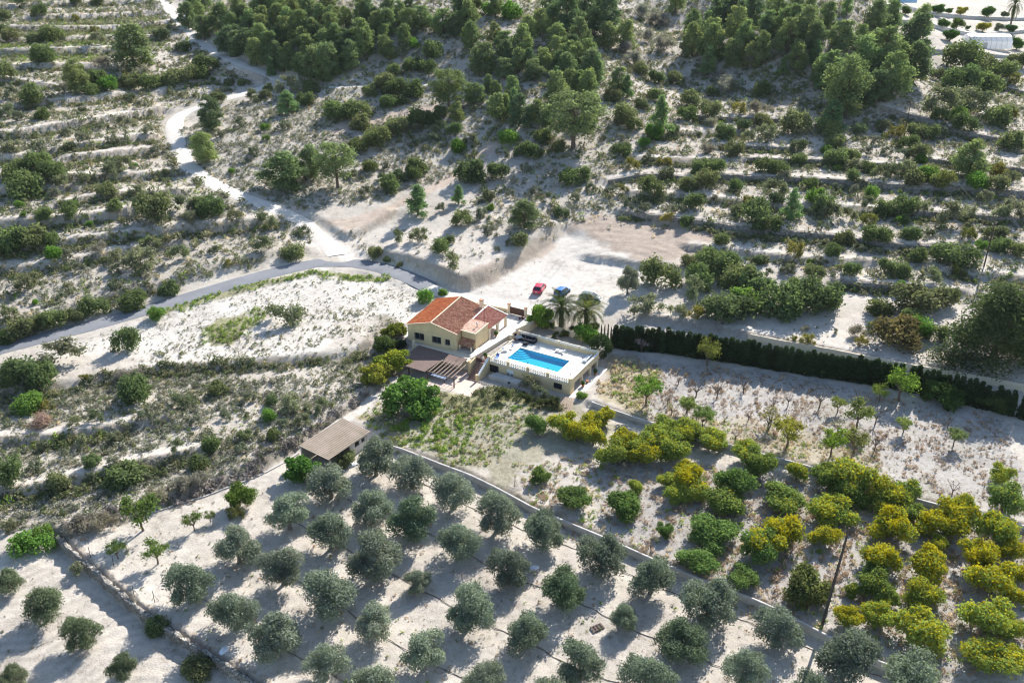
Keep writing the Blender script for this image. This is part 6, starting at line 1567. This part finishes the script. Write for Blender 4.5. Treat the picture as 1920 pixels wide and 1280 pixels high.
for p_, i in ((POTS[3], 0), (POTS[4], 1), (POTS[0], 2), (POTS[2], 3)):
    o = bpy.data.objects.new('foliage', PROTO['S'][i]['crown']); COL.objects.link(o); o.parent = p_; o.location = (0, 0, .42); o.scale = (.32, .32, .42); o.color = (.07, .14, .03, 0)
for i, (u, v, c) in enumerate(((-3.6, 19.0, (.22, .06, .10)), (-9.5, 18.6, (.16, .06, .12)), (-7.8, 19.2, (.09, .12, .04)), (-12.5, 18.8, (.09, .12, .04)), (-11.0, 18.5, (.10, .09, .05)))):
    solo('bush', 'S2', 0, 0, (13, 12, 11, 14, 10)[i], c, 0, ('reddish flowering shrub inside the driveway gate', 'purplish flowering shrub against the boundary wall behind the porch', 'green shrub beside the left gate pillar', 'green shrub behind the house chimney by the white railings', 'brownish shrub between the others along the boundary wall')[i], 'shrub', i, grp='shrubs along the boundary wall', pos=uv(u, v, 2.0))

for i, (x, y, w, c, l) in enumerate(((1045, 628, 22, (.10, .13, .05), 'low shrub under the left palm by the rear parapet'), (1062, 624, 20, (.12, .14, .06), 'low shrub right of the left palm trunk'), (1078, 618, 24, (.06, .085, .04), 'dark shrub between the two date palms'), (1096, 622, 26, (.11, .17, .045), 'green bush under the right palm'), (1108, 634, 26, (.12, .19, .045), 'green bush against the round clipped tree'), (1112, 612, 24, (.07, .10, .045), 'dark shrub right of the right palm trunk'), (1030, 612, 24, (.08, .12, .04), 'dark shrub under the bright tree by the gate'))):
    solo('bush', 'S' if i % 2 else 'S2', x, y, w, c, 0, l, 'shrub', i, grp='shrubs of the palm garden')
# cypress hedge: one object per clipped column
hl = resample(at([1154, 1250, 1350, 1457, 1560, 1680, 1790, 1892, 1990], [650, 660, 674, 692, 707, 727, 752, 777, 800], 0), .98)
gaps = at([1690, 1853, 1900], [729, 768, 779], 0)
hd = np.gradient(hl[:, :2], axis=0)
ci = 0
for i, p in enumerate(hl):
    dg = np.hypot(gaps[:, 0] - p[0], gaps[:, 1] - p[1]).min()
    if dg < .56: continue
    q = PROTO['H'][rnd.randrange(4)]; o = bpy.data.objects.new('cypress', q['crown']); COL.objects.link(o)
    x, y = p[0] + rnd.uniform(-.12, .12), p[1] + rnd.uniform(-.12, .12)
    s = rnd.uniform(.88, 1.18); o.location = (x, y, float(height(x, y)) - .05); o.rotation_euler = (0, 0, rnd.uniform(0, 6.28)); o.scale = (s * 1.8, s * 1.8, rnd.uniform(1.02, 1.22)); k = rnd.uniform(.8, 1.25); o.color = (.045 * k, .070 * k, .030 * k, 0)
    tag(o, 'dark clipped cypress, one of the close-set columns of the hedge', 'cypress', 'cypresses of the orchard hedge'); ci += 1
for i, x in enumerate((1127, 1133, 1139, 1145, 1152)):
    p = at(x, 637 + (x - 1127) * .25, 0)[0]; o = bpy.data.objects.new('cypress', PROTO['H'][i % 4]['crown']); COL.objects.link(o); o.location = (p[0], p[1], p[2] - .05); o.scale = (.38, .38, .78 + .05 * (i % 3)); o.color = (.035, .05, .022, 0)
    tag(o, '%s thin cypress from the left in the spindly row beside the palms' % ON[i], 'cypress', 'thin cypresses beside the palms')

# ------------------------------------------------------------------ low scrub, weeds and dry grass nobody could count
M_scrub = NT('scrub'); _c0 = M_scrub.new('ShaderNodeAttribute', attribute_name='scol').outputs['Color']
_d = M_scrub.new('ShaderNodeBsdfDiffuse'); _t = M_scrub.new('ShaderNodeBsdfTranslucent'); _m = M_scrub.new('ShaderNodeMixShader'); _m.inputs[0].default_value = .3
M_scrub.link(_c0, _d.inputs['Color']); M_scrub.link(_c0, _t.inputs['Color']); M_scrub.link(_d.outputs[0], _m.inputs[1]); M_scrub.link(_t.outputs[0], _m.inputs[2]); M_scrub.link(_m.outputs[0], M_scrub.out.inputs['Surface']); M_scrub.n.remove(M_scrub.b); M_scrub = M_scrub.m
TUF = []
for s in range(8):
    g = np.random.default_rng(50 + s); lobes = [(*(g.uniform(-.28, .28, 2)), g.uniform(.12, .32), .26, .26, .24) for _ in range(4)]
    V, F, t, a = cloud(26, lobes, .26, 60 + s, aspect=2.0, fill=.5, rough=.2, up=.3); TUF.append((V, t))
NO = [(ROADS['road'][0][::4], 2.1), (ROADS['driveway'][0][::3], 2.3), (ROADS['dirt_track'][0][::3], 1.9), (ROADS['far_path'][0][::3], 1.2)]
PC = {'grey': [(.13, .135, .09), (.17, .165, .12), (.10, .11, .065), (.20, .19, .15)], 'olive': [(.095, .11, .045), (.12, .12, .055), (.075, .09, .04), (.15, .14, .08)], 'lime': [(.14, .20, .035), (.18, .22, .05), (.11, .16, .03)], 'dry': [(.36, .29, .17), (.28, .22, .12), (.42, .35, .22)], 'brown': [(.24, .17, .11), (.30, .23, .16), (.2, .15, .1)], 'twig': [(.16, .14, .125), (.12, .105, .09), (.20, .18, .16)], 'yell': [(.35, .29, .06), (.28, .25, .07)]}
def shrub_mass():
    Vs, Cs = [], []; cache = {}
    for k, x, y, w in rest:
        pr = PROTO[BLOB[k]]; j = rnd.randrange(len(pr)); q = pr[j]
        if (k, j) not in cache:
            me = q['crown']; v = np.empty(len(me.vertices) * 3, np.float32); me.vertices.foreach_get('co', v)
            t = np.empty(len(me.vertices), np.float32); me.attributes['tint'].data.foreach_get('value', t)
            v = v.reshape(-1, 4, 3)[::2]; c = v.mean(1, keepdims=True); cache[(k, j)] = (((v - c) * 1.4 + c).reshape(-1, 3), t.reshape(-1, 4)[::2].ravel())
        V, t = cache[(k, j)]
        p0 = at(x, y, .6)[0]; s = w * 1.2 * project(p0)[2] / FPX / q['d']; a = rnd.uniform(0, 6.28)
        Vs.append(np.stack([(V[:, 0] * math.cos(a) - V[:, 1] * math.sin(a)) * s + p0[0], (V[:, 0] * math.sin(a) + V[:, 1] * math.cos(a)) * s + p0[1], V[:, 2] * s + float(height(p0[0], p0[1])) - .03], -1))
        c = np.array(rnd.choice(TINT[k])) * rnd.uniform(.86, 1.16); Cs.append(np.c_[c[None] * (.55 + .9 * t)[:, None], np.ones(len(t))])
    V = np.concatenate(Vs); o = bpy.data.objects.new('small_shrubs', fast_mesh('small_shrubs', V, np.arange(len(V)).reshape(-1, 4), M_scrub, {'scol': np.concatenate(Cs)})); COL.objects.link(o); tag(o, kind='stuff')
shrub_mass()
def lines(*ls): return [resample(pts(l), 1.5) for l in ls]
EXCL = [band(Q, 1.1, 1.7) for k_, Q in TP.items() if k_[0] in 'lt' and TERR[k_][1] > 0] + [zone(t) for t in ("1050,435 1120,406 1255,415 1335,447 1300,475 1200,494 1065,468", "605,422 700,398 780,363 860,322 928,264 945,272 880,322 800,362 740,397 665,436", "612,246 640,227 740,212 825,193 818,206 700,236 632,251", "900,545 960,490 1060,440 1190,492 1250,508 1215,560 1150,595 990,582", "585,425 640,452 700,480 690,492 640,490 600,470", "640,792 655,778 700,732 716,735 690,768 660,792")]
def scatter(name, specs):
    Vs, Cs = [], []
    for si, (poly, dens, lo, hi, pal, cl, thr) in enumerate(specs):
        if isinstance(poly, np.ndarray): P_ = poly
        else: P_ = zone(poly)
        area = (np.ptp(P_[:, 0])) * (np.ptp(P_[:, 1])); n = int(area * dens * 1.25)
        g = np.random.default_rng(1000 + si + len(name))
        x = g.uniform(P_[:, 0].min(), P_[:, 0].max(), n); y = g.uniform(P_[:, 1].min(), P_[:, 1].max(), n)
        jx = (fbm(x, y, 5, 2, 3) - .5) * 5; jy = (fbm(x, y, 5, 2, 4) - .5) * 5
        k = inside(x + jx, y + jy, P_) & (fbm(x, y, cl, 3, 31 + si) > thr - .03)
        k &= (np.abs(x) < 1.0 * y + 8)
        x, y = x[k], y[k]
        for Q, w in NO:
            k = near_poly(x, y, Q)[0] > w; x, y = x[k], y[k]
        k = np.ones(len(x), bool)
        for Q in EXCL: k &= ~(inside(x, y, Q) & (g.random(len(x)) > .10))
        x, y = x[k], y[k]
        k = np.hypot(x - 2, y - 160) > 6; x, y = x[k], y[k]
        u = (x - O0[0]) * Uv[0] + (y - O0[1]) * Uv[1]; v = (x - O0[0]) * Vv[0] + (y - O0[1]) * Vv[1]
        k = ~((u > -20) & (u < 19.3) & (v > -1.5) & (v < 20)) & ~((u > -13.6) & (u < 2.2) & (v > -9.7) & (v < 0)) & ~((u > -11.2) & (u < -4) & (v > -40) & (v < -29.5))
        x, y = x[k], y[k]; n = len(x)
        if not n: continue
        s = 1.25 * (lo + (hi - lo) * g.random(n) ** 2.0); a = g.uniform(0, 6.28, n); z = height(x, y) - .03; vi = g.integers(0, 8, n)
        pc = np.array(PC[pal]); col = pc[g.integers(0, len(pc), n)] * g.uniform(.8, 1.2, (n, 1)); hz = g.uniform(.8, 1.3, n)
        for t in range(8):
            m_ = vi == t
            if not m_.any(): continue
            V, tt = TUF[t]; ca, sa = np.cos(a[m_])[:, None], np.sin(a[m_])[:, None]; ss = s[m_][:, None]
            X = (V[None, :, 0] * ca - V[None, :, 1] * sa) * ss + x[m_][:, None]; Y = (V[None, :, 0] * sa + V[None, :, 1] * ca) * ss + y[m_][:, None]; Z_ = V[None, :, 2] * ss * hz[m_][:, None] + z[m_][:, None]
            Vs.append(np.stack([X, Y, Z_], -1).reshape(-1, 3)); C = col[m_][:, None, :] * (1.25 + 1.2 * tt)[None, :, None]; Cs.append(np.concatenate([C.reshape(-1, 3), np.ones((C.shape[0] * C.shape[1], 1))], 1))
    V = np.concatenate(Vs); C = np.concatenate(Cs)
    o = bpy.data.objects.new(name, fast_mesh(name, V, np.arange(len(V)).reshape(-1, 4), M_scrub, {'scol': C})); COL.objects.link(o); tag(o, kind='stuff')
    return o
LEFT_LOW = "-600,990 100,990 400,900 690,735 660,668 300,697 0,735 -600,830"
LEFT_UP = "-600,780 0,630 300,548 560,462 600,440 500,390 330,290 300,215 450,170 380,90 300,-30 -600,-30"
RIGHT = "1060,425 1350,450 1560,540 2400,660 2400,60 1640,130 1500,220 1250,260 1100,300 900,330 880,420 950,450"
HILL = "520,200 560,140 420,80 340,0 350,-30 1640,-30 1660,120 1500,215 1100,300 900,300 700,260"
KNOLL = "330,250 420,195 520,180 640,190 820,240 900,300 700,380 560,395 440,360 360,300"
TB = []
for k_, Q in TP.items():
    if k_[0] in 'lt' and TERR[k_][1] > 0: TB += [(band(Q, 1.3, -1.5), 1.5, .7, 1.9, 'olive', 5, .38), (band(Q, .9, -1.2), .7, .5, 1.5, 'lime', 6, .5), (band(Q, 1.0, .8), .7, .5, 1.3, 'grey', 5, .42)]
GROW = [(band(Q, .5), 8.0, .35, .95, 'lime', 2, .30) for Q in lines("752,845 790,800 830,765", "780,850 815,808 860,770", "812,850 850,810 890,775", "850,852 885,815 920,785", "735,828 765,795 800,765")]
OROW = [(band(Q, .55), 2.6, .35, .95, 'brown', 2, .40) for Q in lines("1250,760 1290,692", "1295,752 1330,695", "1335,748 1372,700", "1402,772 1440,705", "1480,790 1515,722", "1255,800 1270,765", "1385,830 1420,770", "1455,850 1492,780", "1530,850 1570,760", "1580,870 1600,790", "1640,880 1665,800", "1705,905 1720,830", "1765,930 1770,850")]
LROW = [(band(Q, .6), 2.4, .35, 1.0, 'brown', 2, .38) for Q in lines("1240,990 1330,890", "1290,1030 1420,880", "1370,1060 1440,960 1500,890", "1450,1090 1540,930", "1530,1130 1600,1000 1620,930", "1610,1160 1640,1000", "1690,1200 1710,1010", "1770,1260 1785,1020")]
scatter('low_scrub', [
 (LEFT_LOW, 1.7, .45, 1.3, 'grey', 5, .38), (LEFT_LOW, .9, .4, 1.2, 'olive', 4, .43), (LEFT_UP, .34, .5, 1.6, 'grey', 6, .40), (LEFT_UP, .34, .5, 1.9, 'olive', 5, .46),
 (RIGHT, .26, .5, 1.6, 'grey', 6, .44), (RIGHT, .26, .5, 1.9, 'olive', 5, .48), (HILL, .26, .6, 2.0, 'olive', 6, .42), (HILL, .16, .6, 1.7, 'grey', 6, .42), (KNOLL, .8, .5, 1.4, 'grey', 4, .40), (KNOLL, .3, .5, 1.3, 'olive', 4, .48),
 ("1330,60 1620,80 1680,180 1500,215 1430,190", .5, .6, 2.0, 'olive', 5, .4),
 ("620,700 700,650 760,610 765,690 700,740", .8, .5, 1.3, 'olive', 4, .40), ("-30,745 130,718 290,690 450,680 640,662 690,655 680,672 450,700 285,712 120,745 -30,765", 2.6, .6, 1.6, 'olive', 3, .36),
 ("105,1000 400,902 600,795 690,735 695,748 610,812 420,916 120,1012", 2.6, .5, 1.5, 'twig', 3, .36), ("105,1000 400,902 600,795 690,735 695,748 610,812 420,916 120,1012", .9, .5, 1.3, 'olive', 3, .44),
 ("560,440 740,425 950,450 860,520 700,480", .30, .5, 1.2, 'grey', 5, .48), ("380,560 640,520 780,560 740,640 450,680 280,680", .30, .3, .9, 'olive', 4, .50),
 ("860,515 960,475 1050,428 1045,450 960,500", .3, .4, 1.0, 'olive', 4, .45), ("-20,640 130,575 330,520 540,465 560,474 400,520 200,580 0,650", 1.2, .5, 1.5, 'olive', 5, .42),
 ("1430,620 1600,600 1700,650 1880,700 1700,680", .25, .4, 1.0, 'grey', 4, .46),
 ("130,652 300,592 480,532 600,504 720,524 790,550 760,640 680,660 450,680 290,690", .9, .2, .55, 'grey', 5, .44), ("300,640 480,620 620,570 740,580 750,640 640,660 450,680 290,690", .5, .4, 1.1, 'olive', 4, .46), ("900,545 960,490 1060,440 1190,492 1250,508 1215,560 1150,595 990,582", .25, .15, .4, 'grey', 4, .46), ("1120,740 1150,665 1450,705 1880,785 1940,900 1920,970 1700,925 1370,830 1200,785", .9, .15, .4, 'grey', 4, .46),
 (HILL, .06, 1.3, 2.6, 'olive', 7, .46), (RIGHT, .05, 1.4, 2.6, 'olive', 7, .47), (LEFT_UP, .05, 1.4, 2.6, 'olive', 7, .47), ("120,1000 400,912 620,852 740,838 1000,962 1530,1187 1800,1300 480,1300 270,1150", .12, .25, .6, 'grey', 5, .48), ("-150,1060 60,1050 230,1130 440,1275 400,1300 -150,1300", .2, .2, .5, 'grey', 5, .48)] + TB)
scatter('weeds', [
 ("380,615 490,575 500,590 440,640 390,650", 2.6, .35, .9, 'lime', 3, .35), ("280,595 500,535 600,512 600,503 480,525 290,578", 2.4, .35, 1.0, 'lime', 4, .38), ("590,522 730,527 725,514 600,506", 2.5, .4, 1.0, 'lime', 3, .36),
 ("800,745 880,790 960,760 1040,765 1030,748 930,728 880,745 820,738", 3.0, .3, .9, 'olive', 3, .32), ("690,785 740,742 880,760 1000,765 960,860 900,885 740,832", 2.0, .3, .8, 'lime', 3, .48), ("690,785 740,742 880,760 1000,765 960,860 900,885 740,832", 1.0, .3, .8, 'olive', 3, .48), ("860,720 960,735 1070,760 1060,775 940,745 850,735", 3.2, .4, 1.1, 'olive', 3, .3), ("660,770 720,765 760,800 740,828 690,800", 2.0, .3, .9, 'lime', 3, .4),
 ("1130,1035 1000,950 960,880 1100,850 1400,880 1550,900 1950,1000 1990,1280 1760,1270 1530,1175", .55, .3, .9, 'lime', 4, .48), ("1130,740 1160,670 1250,690 1215,790", 1.6, .3, .9, 'lime', 3, .44), ("1200,770 1400,790 1660,850 1640,900 1370,830", .9, .3, .8, 'lime', 4, .46),
 ("120,1000 400,912 620,852 740,838 1000,962 1530,1187 1800,1300 480,1300 270,1150", .10, .25, .6, 'lime', 5, .52), ("0,85 200,80 330,90 200,115 0,118", .9, .4, 1.2, 'lime', 5, .42), ("0,40 300,30 380,90 200,100 0,60", .35, .4, 1.2, 'lime', 5, .5), (LEFT_UP, .10, .4, 1.2, 'lime', 7, .52), (LEFT_LOW, .15, .4, .9, 'lime', 5, .52), (KNOLL, .05, .4, 1.0, 'lime', 5, .5), (RIGHT, .08, .4, 1.1, 'lime', 7, .52), (HILL, .06, .5, 1.4, 'lime', 7, .52)] + GROW)
scatter('dry_grass', [
 ("1130,1035 1000,950 960,880 1100,850 1400,880 1550,900 1950,1000 1990,1280 1760,1270 1530,1175", 1.3, .3, .9, 'brown', 3, .44), ("1130,1035 1000,950 960,880 1100,850 1400,880 1550,900 1950,1000 1990,1280 1760,1270 1530,1175", .7, .3, .9, 'dry', 3, .48),
 ("1120,740 1150,665 1450,705 1880,785 1940,900 1920,970 1700,925 1370,830 1200,785", 1.5, .25, .75, 'brown', 3, .46), ("1120,740 1150,665 1250,690 1215,790", 1.3, .3, .9, 'dry', 4, .42), ("1200,770 1400,790 1660,850 1660,915 1370,835", 1.0, .3, .8, 'dry', 4, .44),
 ("690,785 740,742 880,760 1060,775 960,870 900,885 740,832", .7, .3, .8, 'dry', 3, .48), ("120,1000 400,912 620,852 740,838 1000,962 1530,1187 1800,1300 480,1300 270,1150", .14, .25, .7, 'brown', 4, .5), (LEFT_LOW, .25, .3, .8, 'dry', 5, .5), (RIGHT, .14, .4, 1.1, 'dry', 5, .48), (HILL, .12, .4, 1.2, 'dry', 6, .46), (KNOLL, .2, .3, 1.0, 'dry', 5, .46), (LEFT_UP, .12, .4, 1.1, 'dry', 6, .48)] + OROW + LROW)
# ------------------------------------------------------------------ the air: faint even haze over the far slopes
def make_haze():
    m = bpy.data.materials.new('haze_air'); m.use_nodes = True
    n = m.node_tree.nodes; n.remove(n['Principled BSDF'])
    v = n.new('ShaderNodeVolumePrincipled'); v.inputs['Color'].default_value = (.86, .91, 1.0, 1); v.inputs['Density'].default_value = HAZE
    v.inputs['Anisotropy'].default_value = .1
    m.node_tree.links.new(v.outputs[0], n['Material Output'].inputs['Volume'])
    zs = [c.co.z for c in go.data.vertices]
    o = MB().box(-11000, 0, min(zs) - 1.2, 11000, 3600, max(max(zs), CAM_H) + 12).build('haze', m)
    o.location = (0, -40, 0)
    tag(o, kind='stuff')
HAZE = 0.00003
make_haze()
